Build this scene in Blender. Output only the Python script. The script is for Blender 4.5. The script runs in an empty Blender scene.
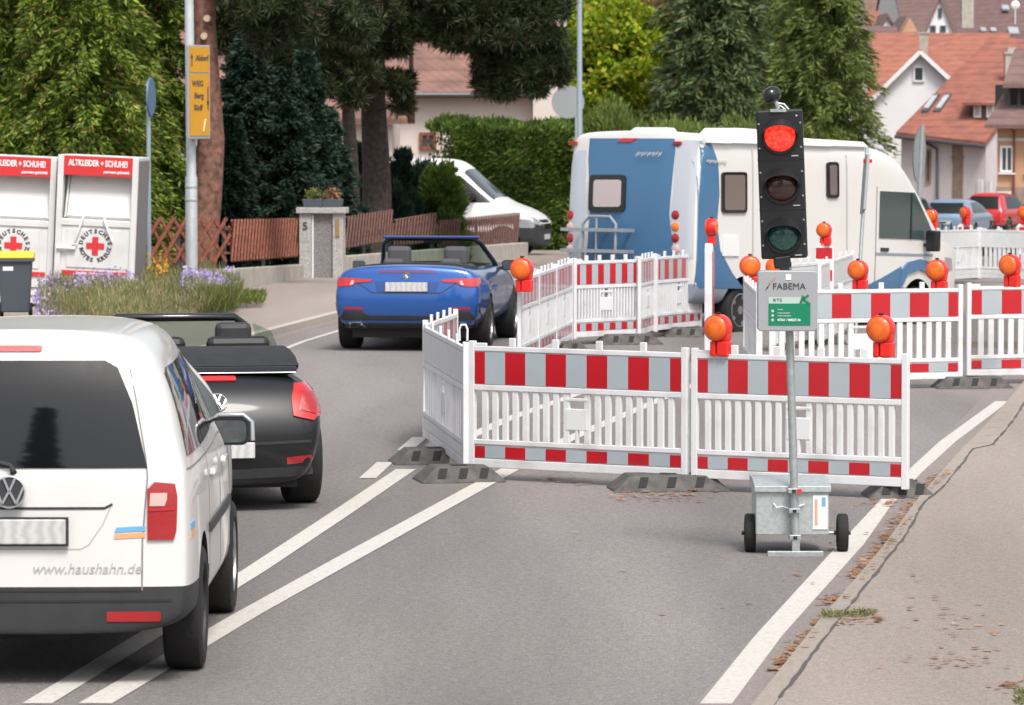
import bpy, bmesh, math, random
import numpy as np
from mathutils import Vector, Matrix, noise
from mathutils.bvhtree import BVHTree
from mathutils.geometry import delaunay_2d_cdt
R = math.radians
S = bpy.context.scene
C = S.collection
random.seed(7); rng = np.random.default_rng(7)

# ------------------------------------------------------------ camera, sky, sun, exposure
CH = 2.86; FP = 4500.0; YH = 118.0
TH = math.atan((352.5-YH)/FP)
cam = bpy.data.cameras.new('camera'); camo = bpy.data.objects.new('camera', cam); C.objects.link(camo)
camo.location = (0, 0, CH); camo.rotation_euler = (R(90)-TH, 0, 0)
cam.sensor_width = 36; cam.lens = 36*FP/1024; cam.clip_end = 3000; cam.clip_start = .5
cam.dof.use_dof = True; cam.dof.focus_distance = 31.5; cam.dof.aperture_fstop = 9
S.camera = camo
w = bpy.data.worlds.new('World'); S.world = w; w.use_nodes = True
nt = w.node_tree; bg = nt.nodes['Background']
sky = nt.nodes.new('ShaderNodeTexSky'); sky.sky_type = 'NISHITA'; sky.sun_disc = False
SUN_EL, SUN_AZ = R(57), R(160)
sky.sun_elevation = SUN_EL; sky.sun_rotation = SUN_AZ; sky.air_density = 1.0; sky.dust_density = 4.0; sky.ozone_density = 1.0
hs = nt.nodes.new('ShaderNodeHueSaturation'); hs.inputs['Saturation'].default_value = .42
nt.links.new(sky.outputs[0], hs.inputs['Color']); nt.links.new(hs.outputs[0], bg.inputs[0]); bg.inputs[1].default_value = .135
sun = bpy.data.lights.new('sun', 'SUN'); sun.energy = 1.9; sun.angle = R(16); sun.color = (1, .955, .895)
suno = bpy.data.objects.new('sun', sun); C.objects.link(suno)
sd = Vector((math.sin(SUN_AZ)*math.cos(SUN_EL), math.cos(SUN_AZ)*math.cos(SUN_EL), math.sin(SUN_EL)))
suno.rotation_euler = sd.to_track_quat('Z', 'Y').to_euler()
S.view_settings.view_transform = 'Standard'; S.view_settings.look = 'None'
S.view_settings.gamma = 1; S.view_settings.exposure = 0.62

# ------------------------------------------------------------ turning picture measurements into places
def ray(px, py):
    F = Vector((0, math.cos(TH), -math.sin(TH))); U = Vector((0, math.sin(TH), math.cos(TH)))
    return F*FP + Vector((1, 0, 0))*(px-512) + U*(352.5-py)
def W(px, py, Y):
    d = ray(px, py); t = Y/d.y
    return Vector((0, 0, CH)) + d*t
def ss(a, b, t):
    t = min(1, max(0, (t-a)/(b-a))); return t*t*(3-2*t)
def zg(x, y):
    if y < 55: z = 0
    elif y < 90: z = -2.07e-4*(y-55)**2
    else: z = -.2536-.0145*(min(y, 290)-90)
    z -= .02*min(10, max(0, x-1))*ss(52, 72, y)
    if y > 290:
        z += 36*ss(290, 620, y)
    if x < -14: z += .12*ss(-14, -40, x)*0 + 6*ss(14, 60, -x)*ss(60, 120, y)
    return z
def G(px, py, z=0):
    d = ray(px, py); t = (z-CH)/d.z
    return Vector((0, 0, CH)) + d*t
def GY(px, Y):
    p = W(px, 118, Y); return Vector((p.x, p.y, zg(p.x, p.y)))

# ------------------------------------------------------------ materials
def mat(name, col=(.5,.5,.5), rough=.6, metal=0, coat=0, spec=.5, var=0, vscale=8, bump=0, bscale=60, trans=0, emis=None, es=0, alpha=1, coords='Object', dirt=None):
    m = bpy.data.materials.new(name); m.use_nodes = True
    n = m.node_tree; b = n.nodes['Principled BSDF']
    b.inputs['Base Color'].default_value = (*col, 1); b.inputs['Roughness'].default_value = rough
    b.inputs['Metallic'].default_value = metal; b.inputs['Coat Weight'].default_value = coat
    b.inputs['Coat Roughness'].default_value = .06
    b.inputs['Specular IOR Level'].default_value = spec
    b.inputs['Transmission Weight'].default_value = trans
    if emis: b.inputs['Emission Color'].default_value = (*emis, 1); b.inputs['Emission Strength'].default_value = es
    tc = n.nodes.new('ShaderNodeTexCoord')
    if var or dirt:
        t = n.nodes.new('ShaderNodeTexNoise'); t.inputs['Scale'].default_value = vscale; t.inputs['Detail'].default_value = 5
        n.links.new(tc.outputs[coords], t.inputs['Vector'])
        mr = n.nodes.new('ShaderNodeMapRange'); mr.inputs[1].default_value = .3; mr.inputs[2].default_value = .7
        n.links.new(t.outputs['Fac'], mr.inputs[0])
        mx = n.nodes.new('ShaderNodeMix'); mx.data_type = 'RGBA'
        c2 = dirt if dirt else tuple(c*(1+var) for c in col)
        c1 = col if dirt else tuple(c*(1-var) for c in col)
        mx.inputs[6].default_value = (*c1, 1); mx.inputs[7].default_value = (*c2, 1)
        if dirt: mr.inputs[1].default_value = .5; mr.inputs[2].default_value = .9
        n.links.new(mr.outputs[0], mx.inputs[0]); n.links.new(mx.outputs[2], b.inputs['Base Color'])
    if bump:
        t2 = n.nodes.new('ShaderNodeTexNoise'); t2.inputs['Scale'].default_value = bscale; t2.inputs['Detail'].default_value = 4
        n.links.new(tc.outputs[coords], t2.inputs['Vector'])
        bu = n.nodes.new('ShaderNodeBump'); bu.inputs['Strength'].default_value = bump; bu.inputs['Distance'].default_value = .01
        n.links.new(t2.outputs['Fac'], bu.inputs['Height']); n.links.new(bu.outputs[0], b.inputs['Normal'])
    return m
def leafmat(name, cols, transl=.25, rough=.55):
    m = bpy.data.materials.new(name); m.use_nodes = True
    n = m.node_tree; b = n.nodes['Principled BSDF']; out = n.nodes['Material Output']
    g = n.nodes.new('ShaderNodeNewGeometry'); cr = n.nodes.new('ShaderNodeValToRGB')
    n.links.new(g.outputs['Random Per Island'], cr.inputs[0])
    e = cr.color_ramp.elements
    k = len(cols)
    for i, c in enumerate(cols):
        p = i/(k-1)
        if i == 0: el = e[0]
        elif i == k-1: el = e[-1]
        else: el = e.new(p)
        el.position = p; el.color = (*c, 1)
    tc = n.nodes.new('ShaderNodeTexCoord'); t = n.nodes.new('ShaderNodeTexNoise'); t.inputs['Scale'].default_value = 1.1; t.inputs['Detail'].default_value = 3
    n.links.new(tc.outputs['Object'], t.inputs['Vector'])
    mr = n.nodes.new('ShaderNodeMapRange'); mr.inputs[1].default_value = .3; mr.inputs[2].default_value = .7; mr.inputs[3].default_value = .6; mr.inputs[4].default_value = 1.45
    n.links.new(t.outputs['Fac'], mr.inputs[0])
    mx = n.nodes.new('ShaderNodeVectorMath'); mx.operation = 'SCALE'
    n.links.new(cr.outputs[0], mx.inputs[0]); n.links.new(mr.outputs[0], mx.inputs['Scale'])
    n.links.new(mx.outputs[0], b.inputs['Base Color']); b.inputs['Roughness'].default_value = rough; b.inputs['Specular IOR Level'].default_value = .3
    tr = n.nodes.new('ShaderNodeBsdfTranslucent'); n.links.new(mx.outputs[0], tr.inputs[0])
    ms = n.nodes.new('ShaderNodeMixShader'); ms.inputs[0].default_value = transl
    n.links.new(b.outputs[0], ms.inputs[1]); n.links.new(tr.outputs[0], ms.inputs[2]); n.links.new(ms.outputs[0], out.inputs[0])
    return m
def clearglass(name, col=(.75,.85,.82), k=.8):
    m = bpy.data.materials.new(name); m.use_nodes = True
    n = m.node_tree; out = n.nodes['Material Output']; b = n.nodes['Principled BSDF']
    b.inputs['Base Color'].default_value = (.02,.03,.03,1); b.inputs['Roughness'].default_value = .03
    tr = n.nodes.new('ShaderNodeBsdfTransparent'); tr.inputs[0].default_value = (*col, 1)
    ms = n.nodes.new('ShaderNodeMixShader'); ms.inputs[0].default_value = k
    n.links.new(b.outputs[0], ms.inputs[1]); n.links.new(tr.outputs[0], ms.inputs[2]); n.links.new(ms.outputs[0], out.inputs[0])
    return m
def asphalt(name, c1, c2, sp=.35, big=.35):
    m = bpy.data.materials.new(name); m.use_nodes = True
    n = m.node_tree; b = n.nodes['Principled BSDF']; b.inputs['Roughness'].default_value = .85; b.inputs['Specular IOR Level'].default_value = .25
    tc = n.nodes.new('ShaderNodeTexCoord')
    def N(s, d, st=None):
        t = n.nodes.new('ShaderNodeTexNoise'); t.inputs['Scale'].default_value = s; t.inputs['Detail'].default_value = d
        if st:
            mp = n.nodes.new('ShaderNodeMapping'); mp.inputs['Scale'].default_value = st[:3]; mp.inputs['Rotation'].default_value = (0, 0, st[3])
            n.links.new(tc.outputs['Object'], mp.inputs[0]); n.links.new(mp.outputs[0], t.inputs['Vector'])
        else: n.links.new(tc.outputs['Object'], t.inputs['Vector'])
        return t
    a = N(.45, 4, (1, .12, 1, R(8))); f = N(90, 3); v = N(22, 4)
    m1 = n.nodes.new('ShaderNodeMapRange'); m1.inputs[1].default_value = .35; m1.inputs[2].default_value = .65
    n.links.new(a.outputs['Fac'], m1.inputs[0])
    mx = n.nodes.new('ShaderNodeMix'); mx.data_type = 'RGBA'; mx.inputs[6].default_value = (*c1, 1); mx.inputs[7].default_value = (*c2, 1)
    n.links.new(m1.outputs[0], mx.inputs[0])
    m2 = n.nodes.new('ShaderNodeMapRange'); m2.inputs[1].default_value = .3; m2.inputs[2].default_value = .7; m2.inputs[3].default_value = 1-sp; m2.inputs[4].default_value = 1+sp
    n.links.new(f.outputs['Fac'], m2.inputs[0])
    m3 = n.nodes.new('ShaderNodeMapRange'); m3.inputs[1].default_value = .3; m3.inputs[2].default_value = .7; m3.inputs[3].default_value = 1-sp*.35; m3.inputs[4].default_value = 1+sp*.35
    n.links.new(v.outputs['Fac'], m3.inputs[0])
    mu = n.nodes.new('ShaderNodeMath'); mu.operation = 'MULTIPLY'; n.links.new(m2.outputs[0], mu.inputs[0]); n.links.new(m3.outputs[0], mu.inputs[1])
    s = n.nodes.new('ShaderNodeVectorMath'); s.operation = 'SCALE'
    n.links.new(mx.outputs[2], s.inputs[0]); n.links.new(mu.outputs[0], s.inputs['Scale']); n.links.new(s.outputs[0], b.inputs['Base Color'])
    bu = n.nodes.new('ShaderNodeBump'); bu.inputs['Strength'].default_value = .4; bu.inputs['Distance'].default_value = .004
    n.links.new(f.outputs['Fac'], bu.inputs['Height']); n.links.new(bu.outputs[0], b.inputs['Normal'])
    return m
def tiles(name, c1, c2, band=.34, wob=1.0):
    """roof tiles: rows across the slope (along the roof's own height) and columns along it"""
    m = bpy.data.materials.new(name); m.use_nodes = True
    n = m.node_tree; b = n.nodes['Principled BSDF']; b.inputs['Roughness'].default_value = .85
    tc = n.nodes.new('ShaderNodeTexCoord'); sp = n.nodes.new('ShaderNodeSeparateXYZ'); n.links.new(tc.outputs['Object'], sp.inputs[0])
    def frac(sock, per):
        d = n.nodes.new('ShaderNodeMath'); d.operation = 'DIVIDE'; d.inputs[1].default_value = per; n.links.new(sock, d.inputs[0])
        f = n.nodes.new('ShaderNodeMath'); f.operation = 'FRACT'; n.links.new(d.outputs[0], f.inputs[0]); return f, d
    fz, dz = frac(sp.outputs['Z'], band)
    cx = n.nodes.new('ShaderNodeMath'); cx.operation = 'ADD'; n.links.new(sp.outputs['X'], cx.inputs[0]); n.links.new(sp.outputs['Y'], cx.inputs[1])
    fx, dx = frac(cx.outputs[0], .3)
    t = n.nodes.new('ShaderNodeTexNoise'); t.inputs['Scale'].default_value = 1.6*wob; t.inputs['Detail'].default_value = 6; n.links.new(tc.outputs['Object'], t.inputs['Vector'])
    mr = n.nodes.new('ShaderNodeMapRange'); mr.inputs[1].default_value = .35; mr.inputs[2].default_value = .65; n.links.new(t.outputs['Fac'], mr.inputs[0])
    mx = n.nodes.new('ShaderNodeMix'); mx.data_type = 'RGBA'; mx.inputs[6].default_value = (*c1, 1); mx.inputs[7].default_value = (*c2, 1); n.links.new(mr.outputs[0], mx.inputs[0])
    m2 = n.nodes.new('ShaderNodeMapRange'); m2.inputs[1].default_value = 0; m2.inputs[2].default_value = .3; m2.inputs[3].default_value = .72; m2.inputs[4].default_value = 1.03; n.links.new(fz.outputs[0], m2.inputs[0])
    m3 = n.nodes.new('ShaderNodeMapRange'); m3.inputs[1].default_value = 0; m3.inputs[2].default_value = .3; m3.inputs[3].default_value = .8; m3.inputs[4].default_value = 1.0; n.links.new(fx.outputs[0], m3.inputs[0])
    mu = n.nodes.new('ShaderNodeMath'); mu.operation = 'MULTIPLY'; n.links.new(m2.outputs[0], mu.inputs[0]); n.links.new(m3.outputs[0], mu.inputs[1])
    s = n.nodes.new('ShaderNodeVectorMath'); s.operation = 'SCALE'
    n.links.new(mx.outputs[2], s.inputs[0]); n.links.new(mu.outputs[0], s.inputs['Scale']); n.links.new(s.outputs[0], b.inputs['Base Color'])
    return m
M = {}
M['asphalt'] = asphalt('asphalt', (.138,.125,.119), (.236,.214,.203), .40)
M['walk'] = asphalt('pavement', (.235,.199,.173), (.32,.275,.24), .33)
M['kerb'] = asphalt('kerb stone', (.25,.215,.183), (.33,.285,.248), .25)
M['gutter'] = asphalt('gutter', (.19,.166,.155), (.25,.215,.2), .3)
M['paint'] = mat('road paint', (.52,.49,.45), .85, dirt=(.25,.22,.205), vscale=38, bump=.3)
M['crack'] = mat('crack', (.075,.07,.065), .9)
M['kerb_light'] = asphalt('pale kerb stone', (.36,.325,.28), (.46,.42,.37), .25)
M['earth'] = asphalt('earth', (.10,.085,.06), (.14,.13,.07), .3)
M['white_pl'] = mat('white plastic', (.72,.72,.73), .45, var=.04, vscale=3, dirt=(.43,.415,.39))
M['red_film'] = mat('red film', (.46,.008,.016), .35, coat=.3, var=.1, vscale=3)
M['grey_film'] = mat('reflective film', (.38,.43,.46), .35, coat=.3, var=.05, vscale=3)
M['back_film'] = mat('board back', (.66,.66,.66), .5, var=.05)
M['rubber_foot'] = mat('recycled rubber', (.085,.08,.074), .8, var=.35, vscale=12, bump=.6)
M['recess'] = mat('recess', (.025,.024,.023), .9)
M['amber'] = mat('amber lens', (.80,.125,.004), .22, coat=.6, bump=.6, bscale=120, var=.12, vscale=20)
M['amberc'] = mat('amber lens centre', (.88,.17,.008), .2, coat=.8, bump=.5, bscale=160)
M['lamp_red'] = mat('red lamp housing', (.75,.015,.01), .35, coat=.4)
M['galv'] = mat('galvanised steel', (.40,.44,.44), .42, metal=.55, var=.14, vscale=26)
M['galv_box'] = mat('galvanised sheet', (.45,.49,.49), .45, metal=.45, var=.16, vscale=35)
M['pole_grey'] = mat('pole grey', (.46,.49,.50), .5, metal=.3, var=.1, vscale=9)
M['pole_blue'] = mat('pale blue pole', (.33,.40,.45), .5, metal=.2)
M['black_pl'] = mat('black plastic', (.008,.0085,.009), .5, var=.2, vscale=20)
M['black_gl'] = mat('black gloss', (.008,.008,.009), .15, coat=.5)
M['black_mt'] = mat('dark trim', (.028,.029,.031), .6, var=.2, vscale=6)
M['tyre'] = mat('tyre', (.016,.016,.016), .85, bump=.4, bscale=40)
M['rim'] = mat('alloy rim', (.35,.36,.37), .35, metal=.8)
M['chrome'] = mat('chrome', (.75,.76,.78), .15, metal=1)
M['van_white'] = mat('van white paint', (.69,.68,.66), .35, coat=.7, dirt=(.59,.57,.54), vscale=2)
M['white_paint'] = mat('white paint', (.76,.76,.74), .4, coat=.5)
M['mh_white'] = mat('motorhome white', (.68,.66,.63), .4, coat=.4, dirt=(.62,.60,.565), vscale=1.3)
M['mh_grey'] = mat('motorhome grey', (.50,.53,.57), .4, coat=.4)
M['mh_blue'] = mat('motorhome blue', (.055,.155,.29), .35, coat=.5, var=.08, vscale=1)
M['mh_skirt'] = mat('motorhome skirt', (.24,.28,.33), .45)
M['bmw_blue'] = mat('blue car paint', (.012,.088,.35), .3, metal=.35, coat=1)
M['beetle_black'] = mat('black car paint', (.004,.005,.007), .45, coat=.25)
M['red_paint'] = mat('red paint', (.5,.01,.015), .3, coat=.8)
M['grey_paint'] = mat('grey paint', (.10,.12,.15), .3, metal=.4, coat=.8)
M['blue_paint'] = mat('light blue paint', (.22,.33,.45), .3, metal=.4, coat=.8)
M['silver_paint'] = mat('silver paint', (.42,.44,.46), .3, metal=.5, coat=.8)
M['glass_dk'] = mat('dark glass', (.006,.007,.008), .04, spec=.5)
M['seam'] = mat('panel gap', (.20,.195,.19), .6)
M['glass_md'] = mat('window glass', (.05,.06,.065), .06, spec=.9)
M['glass_clear'] = clearglass('clear glass', (.80,.88,.83), .88)
M['tail_red'] = mat('tail light', (.36,.008,.01), .15, coat=1, bump=.3, bscale=200)
M['tail_lit'] = mat('lit tail light', (.40,.008,.008), .2, coat=1, emis=(1,.03,.02), es=.10)
M['tail_pale'] = mat('pale lamp', (.62,.42,.40), .2, coat=1)
M['tail_orange'] = mat('orange lamp', (.8,.2,.02), .2, coat=1)
M['seat'] = mat('seat grey', (.07,.07,.078), .7)
M['roofcloth'] = mat('soft top cloth', (.02,.021,.023), .9, var=.2, vscale=10)
M['sticker_blue'] = mat('sticker blue', (.14,.38,.62), .5)
M['sticker_orange'] = mat('sticker orange', (.75,.36,.18), .5)
M['text_grey'] = mat('text grey', (.42,.41,.40), .5)
M['text_dark'] = mat('text dark', (.05,.05,.055), .5)
M['text_white'] = mat('text white', (.8,.8,.8), .5)
M['cont_white'] = mat('container white', (.66,.66,.65), .5, var=.05, vscale=3, dirt=(.52,.51,.49))
M['cont_red'] = mat('container red', (.62,.03,.035), .45)
M['cont_side'] = mat('container side', (.20,.19,.19), .6, dirt=(.36,.05,.05), vscale=2.2)
M['yellow_lid'] = mat('yellow lid', (.75,.55,.04), .5)
M['bin_grey'] = mat('bin grey', (.06,.075,.09), .55)
M['sign_yellow'] = mat('sign yellow', (.55,.27,.015), .45, var=.05, vscale=3)
M['sign_silver'] = mat('sign box silver', (.34,.355,.37), .5, metal=.2)
M['sign_back'] = mat('sign back', (.34,.36,.37), .5, metal=.4)
M['sign_green'] = mat('sign green', (.0,.19,.095), .4)
M['sign_pale'] = mat('sign pale green', (.42,.54,.48), .45)
M['sign_bluegrey'] = mat('blue sign edge', (.10,.17,.27), .5)
M['wood_fence'] = mat('stained wood', (.20,.062,.035), .75, var=.35, vscale=14, bump=.3)
M['wood_dark'] = mat('stained wood dark', (.12,.055,.042), .75, var=.35, vscale=14, bump=.3)
M['concrete'] = mat('concrete wall', (.40,.365,.315), .85, var=.15, vscale=3, bump=.4)
M['granite'] = mat('pillar stone', (.40,.385,.37), .8, var=.35, vscale=45, bump=.5)
M['pebble'] = mat('pebble dash', (.22,.21,.205), .9, var=.6, vscale=55, bump=.8)
M['bark_red'] = mat('red bark', (.17,.085,.06), .9, var=.55, vscale=9, bump=1.0, bscale=22)
M['bark_dark'] = mat('dark bark', (.055,.042,.036), .9, var=.5, vscale=9, bump=1.0, bscale=22)
M['bark'] = mat('bark', (.10,.08,.06), .9, var=.4, vscale=9, bump=.8, bscale=22)
M['render_white'] = mat('white render', (.74,.73,.74), .85, var=.03, vscale=1)
M['render_cream'] = mat('cream render', (.62,.54,.49), .85, var=.04, vscale=1)
M['render_pink'] = mat('pale pink render', (.60,.545,.56), .85, var=.05, vscale=1)
M['render_ochre'] = mat('ochre render', (.48,.28,.17), .85, var=.1, vscale=1)
M['stone_brown'] = mat('brown stone', (.26,.19,.15), .85, var=.25, vscale=3)
M['tile_red'] = tiles('red roof tiles', (.34,.12,.08), (.22,.085,.062), .30)
M['tile_orange'] = tiles('orange roof tiles', (.38,.14,.085), (.27,.10,.07), .30)
M['tile_brown'] = tiles('brown roof tiles', (.19,.115,.105), (.145,.085,.08), .36)
M['tile_pinkb'] = tiles('old roof tiles', (.25,.135,.105), (.16,.09,.075), .34)
M['lead'] = mat('zinc gutter', (.12,.12,.13), .5, metal=.5)
M['copper'] = mat('copper pipe', (.22,.07,.05), .5, metal=.3)
M['window_wh'] = mat('window frame white', (.7,.7,.7), .5)
M['plate'] = None
# smeared number plate: soft grey waves
pm = bpy.data.materials.new('number plate'); pm.use_nodes = True; n_ = pm.node_tree
wv = n_.nodes.new('ShaderNodeTexWave'); wv.inputs['Scale'].default_value = 2.2; wv.inputs['Distortion'].default_value = 4; wv.inputs['Detail'].default_value = 2
mp_ = n_.nodes.new('ShaderNodeMapping'); mp_.inputs['Scale'].default_value = (2.2, 1, 7); tc_ = n_.nodes.new('ShaderNodeTexCoord')
n_.links.new(tc_.outputs['Object'], mp_.inputs[0]); n_.links.new(mp_.outputs[0], wv.inputs['Vector'])
cr_ = n_.nodes.new('ShaderNodeValToRGB'); cr_.color_ramp.elements[0].color = (.45,.45,.44,1); cr_.color_ramp.elements[1].color = (.58,.58,.57,1)
n_.links.new(wv.outputs['Fac'], cr_.inputs[0]); n_.links.new(cr_.outputs[0], n_.nodes['Principled BSDF'].inputs['Base Color'])
M['plate'] = pm

# ------------------------------------------------------------ mesh helpers
class MB:
    def __init__(s): s.v = []; s.f = []; s.m = []
    def add(s, vs, fs, mi=0):
        o = len(s.v); s.v += [Vector(p) for p in vs]; s.f += [tuple(i+o for i in f) for f in fs]; s.m += [mi]*len(fs); return s
    def box(s, c, d, mi=0, rot=None):
        x, y, z = (k/2 for k in d); P = [Vector((a*x, b*y, e*z)) for e in (-1, 1) for b in (-1, 1) for a in (-1, 1)]
        if rot is not None: P = [rot @ p for p in P]
        P = [p+Vector(c) for p in P]
        return s.add(P, [(0,2,3,1),(4,5,7,6),(0,1,5,4),(2,6,7,3),(0,4,6,2),(1,3,7,5)], mi)
    def bb(s, a, b, mi=0):
        return s.box([(a[i]+b[i])/2 for i in range(3)], [abs(b[i]-a[i]) for i in range(3)], mi)
    def bar(s, p, q, w, h=None, mi=0, up=(0,0,1)):
        p, q = Vector(p), Vector(q); h = h or w; d = (q-p).normalized(); u = Vector(up)
        if abs(d.dot(u)) > .98: u = Vector((0, 1, 0))
        sx = d.cross(u).normalized()*w/2; sz = sx.normalized().cross(d).normalized()*h/2
        P = [p-sx-sz, p+sx-sz, p+sx+sz, p-sx+sz, q-sx-sz, q+sx-sz, q+sx+sz, q-sx+sz]
        return s.add(P, [(0,1,2,3),(7,6,5,4),(0,4,5,1),(1,5,6,2),(2,6,7,3),(3,7,4,0)], mi)
    def tube(s, pts, r, n=10, mi=0, cap=True):
        pts = [Vector(p) for p in pts]; rs = r if isinstance(r, (list, tuple)) else [r]*len(pts)
        o = []; prev = None
        for i, p in enumerate(pts):
            d = (pts[min(i+1, len(pts)-1)]-pts[max(i-1, 0)]).normalized()
            u = prev if prev is not None else (Vector((1,0,0)) if abs(d.x) < .9 else Vector((0,1,0)))
            a = (u-d*u.dot(d)).normalized(); b = d.cross(a); prev = a
            for k in range(n):
                t = 2*math.pi*k/n; o.append(p+(a*math.cos(t)+b*math.sin(t))*rs[i])
        F = [(i*n+k, i*n+(k+1)%n, (i+1)*n+(k+1)%n, (i+1)*n+k) for i in range(len(pts)-1) for k in range(n)]
        if cap: F += [tuple(range(n))[::-1], tuple(range((len(pts)-1)*n, len(pts)*n))]
        return s.add(o, F, mi)
    def lathe(s, prof, axis='z', n=24, o=(0,0,0), mi=0):
        vs = []
        for (a, r) in prof:
            for k in range(n):
                t = 2*math.pi*k/n; c, q = r*math.cos(t), r*math.sin(t)
                p = {'z': (c, q, a), 'y': (q, a, c), 'x': (a, c, q)}[axis]
                vs.append(Vector(p)+Vector(o))
        F = [(i*n+k, i*n+(k+1)%n, (i+1)*n+(k+1)%n, (i+1)*n+k) for i in range(len(prof)-1) for k in range(n)]
        F += [tuple(range(n))[::-1], tuple(range((len(prof)-1)*n, len(prof)*n))]
        return s.add(vs, F, mi)
    def prism(s, poly, axis, a, b, mi=0):
        f = {'x': lambda u, v, t: (t, u, v), 'y': lambda u, v, t: (u, t, v), 'z': lambda u, v, t: (u, v, t)}[axis]
        n = len(poly); vs = [f(u, v, a) for u, v in poly]+[f(u, v, b) for u, v in poly]
        return s.add(vs, [tuple(range(n)), tuple(range(n, 2*n))[::-1]]+[(i, n+i, n+(i+1)%n, (i+1)%n) for i in range(n)], mi)
    def build(s, name, mats, parent=None, smooth=None, bevel=0, loc=None, rot=None):
        me = bpy.data.meshes.new(name); me.from_pydata([tuple(v) for v in s.v], [], s.f)
        if not isinstance(mats, (list, tuple)): mats = [mats]
        for q in mats: me.materials.append(q)
        me.polygons.foreach_set('material_index', s.m)
        bm = bmesh.new(); bm.from_mesh(me); bmesh.ops.recalc_face_normals(bm, faces=bm.faces); bm.to_mesh(me); bm.free()
        if smooth: me.polygons.foreach_set('use_smooth', [True]*len(me.polygons)); me.set_sharp_from_angle(angle=R(smooth))
        o = bpy.data.objects.new(name, me); C.objects.link(o); o.parent = parent
        if loc is not None: o.location = loc
        if rot is not None: o.rotation_euler = rot
        if bevel:
            b = o.modifiers.new('bevel', 'BEVEL'); b.width = bevel; b.segments = 2; b.limit_method = 'ANGLE'; b.angle_limit = R(40)
        return o
def tag(o, label=None, cat=None, group=None, kind=None):
    if label: o['label'] = label
    if cat: o['category'] = cat
    if group: o['group'] = group
    if kind: o['kind'] = kind
    return o
def empty(name, loc=(0,0,0), rz=0, label=None, cat=None, group=None, rot=None):
    o = bpy.data.objects.new(name, None); C.objects.link(o); o.location = loc; o.rotation_euler = rot if rot else (0, 0, rz); o.empty_display_size = .2
    return tag(o, label, cat, group)
def copy_tree(o, parent=None):
    c = o.copy(); C.objects.link(c); c.parent = parent
    for ch in list(o.children): copy_tree(ch, c)
    return c
def text(body, size, name, material, parent, loc, rot=(R(90),0,0), bold=0, shear=0, ext=.002, align='CENTER', sx=1):
    cu = bpy.data.curves.new(name, 'FONT'); cu.body = body; cu.size = size; cu.align_x = align; cu.align_y = 'CENTER'
    cu.offset = bold; cu.shear = shear; cu.extrude = ext; cu.resolution_u = 3
    t = bpy.data.objects.new(name, cu); C.objects.link(t)
    bpy.context.view_layer.update(); dg = bpy.context.evaluated_depsgraph_get()
    me = bpy.data.meshes.new_from_object(t.evaluated_get(dg)); bpy.data.objects.remove(t); bpy.data.curves.remove(cu)
    me.materials.clear(); me.materials.append(material)
    o = bpy.data.objects.new(name, me); C.objects.link(o); o.parent = parent; o.location = loc; o.rotation_euler = rot; o.scale = (sx, 1, 1)
    return o
def ring_text(s, r, size, name, material, parent, c, start, step, flip=False, bold=.004):
    """letters set round a circle in the xz plane, one mesh"""
    allv = []; allf = []
    for i, ch in enumerate(s):
        if ch == ' ': continue
        cu = bpy.data.curves.new('t', 'FONT'); cu.body = ch; cu.size = size; cu.align_x = 'CENTER'; cu.align_y = 'CENTER'; cu.offset = bold; cu.extrude = .002; cu.resolution_u = 2
        t = bpy.data.objects.new('t', cu); C.objects.link(t); bpy.context.view_layer.update()
        me = bpy.data.meshes.new_from_object(t.evaluated_get(bpy.context.evaluated_depsgraph_get()))
        bpy.data.objects.remove(t); bpy.data.curves.remove(cu)
        a = start+step*i; rr = a-math.pi/2 if not flip else a+math.pi/2
        base = len(allv)
        for v in me.vertices:
            x, z = v.co.x, v.co.y
            X = x*math.cos(rr)-z*math.sin(rr)+r*math.cos(a); Z = x*math.sin(rr)+z*math.cos(rr)+r*math.sin(a)
            allv.append((c[0]+X, c[1]-v.co.z, c[2]+Z))
        allf += [tuple(base+k for k in p.vertices) for p in me.polygons]; bpy.data.meshes.remove(me)
    me = bpy.data.meshes.new(name); me.from_pydata(allv, [], allf); me.materials.append(material)
    o = bpy.data.objects.new(name, me); C.objects.link(o); o.parent = parent; return o
def text_on(bvh, body, size, name, material, parent, x, z, **k):
    o = text(body, size, name, material, parent, (0, 0, 0), rot=(0, 0, 0), **k)
    for v in o.data.vertices:
        X, Z = x+v.co.x, z+v.co.y; h = bvh.ray_cast(Vector((X, -5, Z)), Vector((0, 1, 0)))[0]
        v.co = Vector((X, (h.y if h else 0)-.002-(v.co.z+.002)*.5, Z))
    return o
def rrect(x0, y0, x1, y1, r, n=4):
    P = []
    for cx, cy, a in ((x1-r, y1-r, 0), (x0+r, y1-r, 90), (x0+r, y0+r, 180), (x1-r, y0+r, 270)):
        for k in range(n+1):
            t = R(a+90*k/n); P.append((cx+r*math.cos(t), cy+r*math.sin(t)))
    return P
def circ(cx, cy, r, n=20, ry=None): return [(cx+r*math.cos(2*math.pi*k/n), cy+(ry or r)*math.sin(2*math.pi*k/n)) for k in range(n)]

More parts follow.
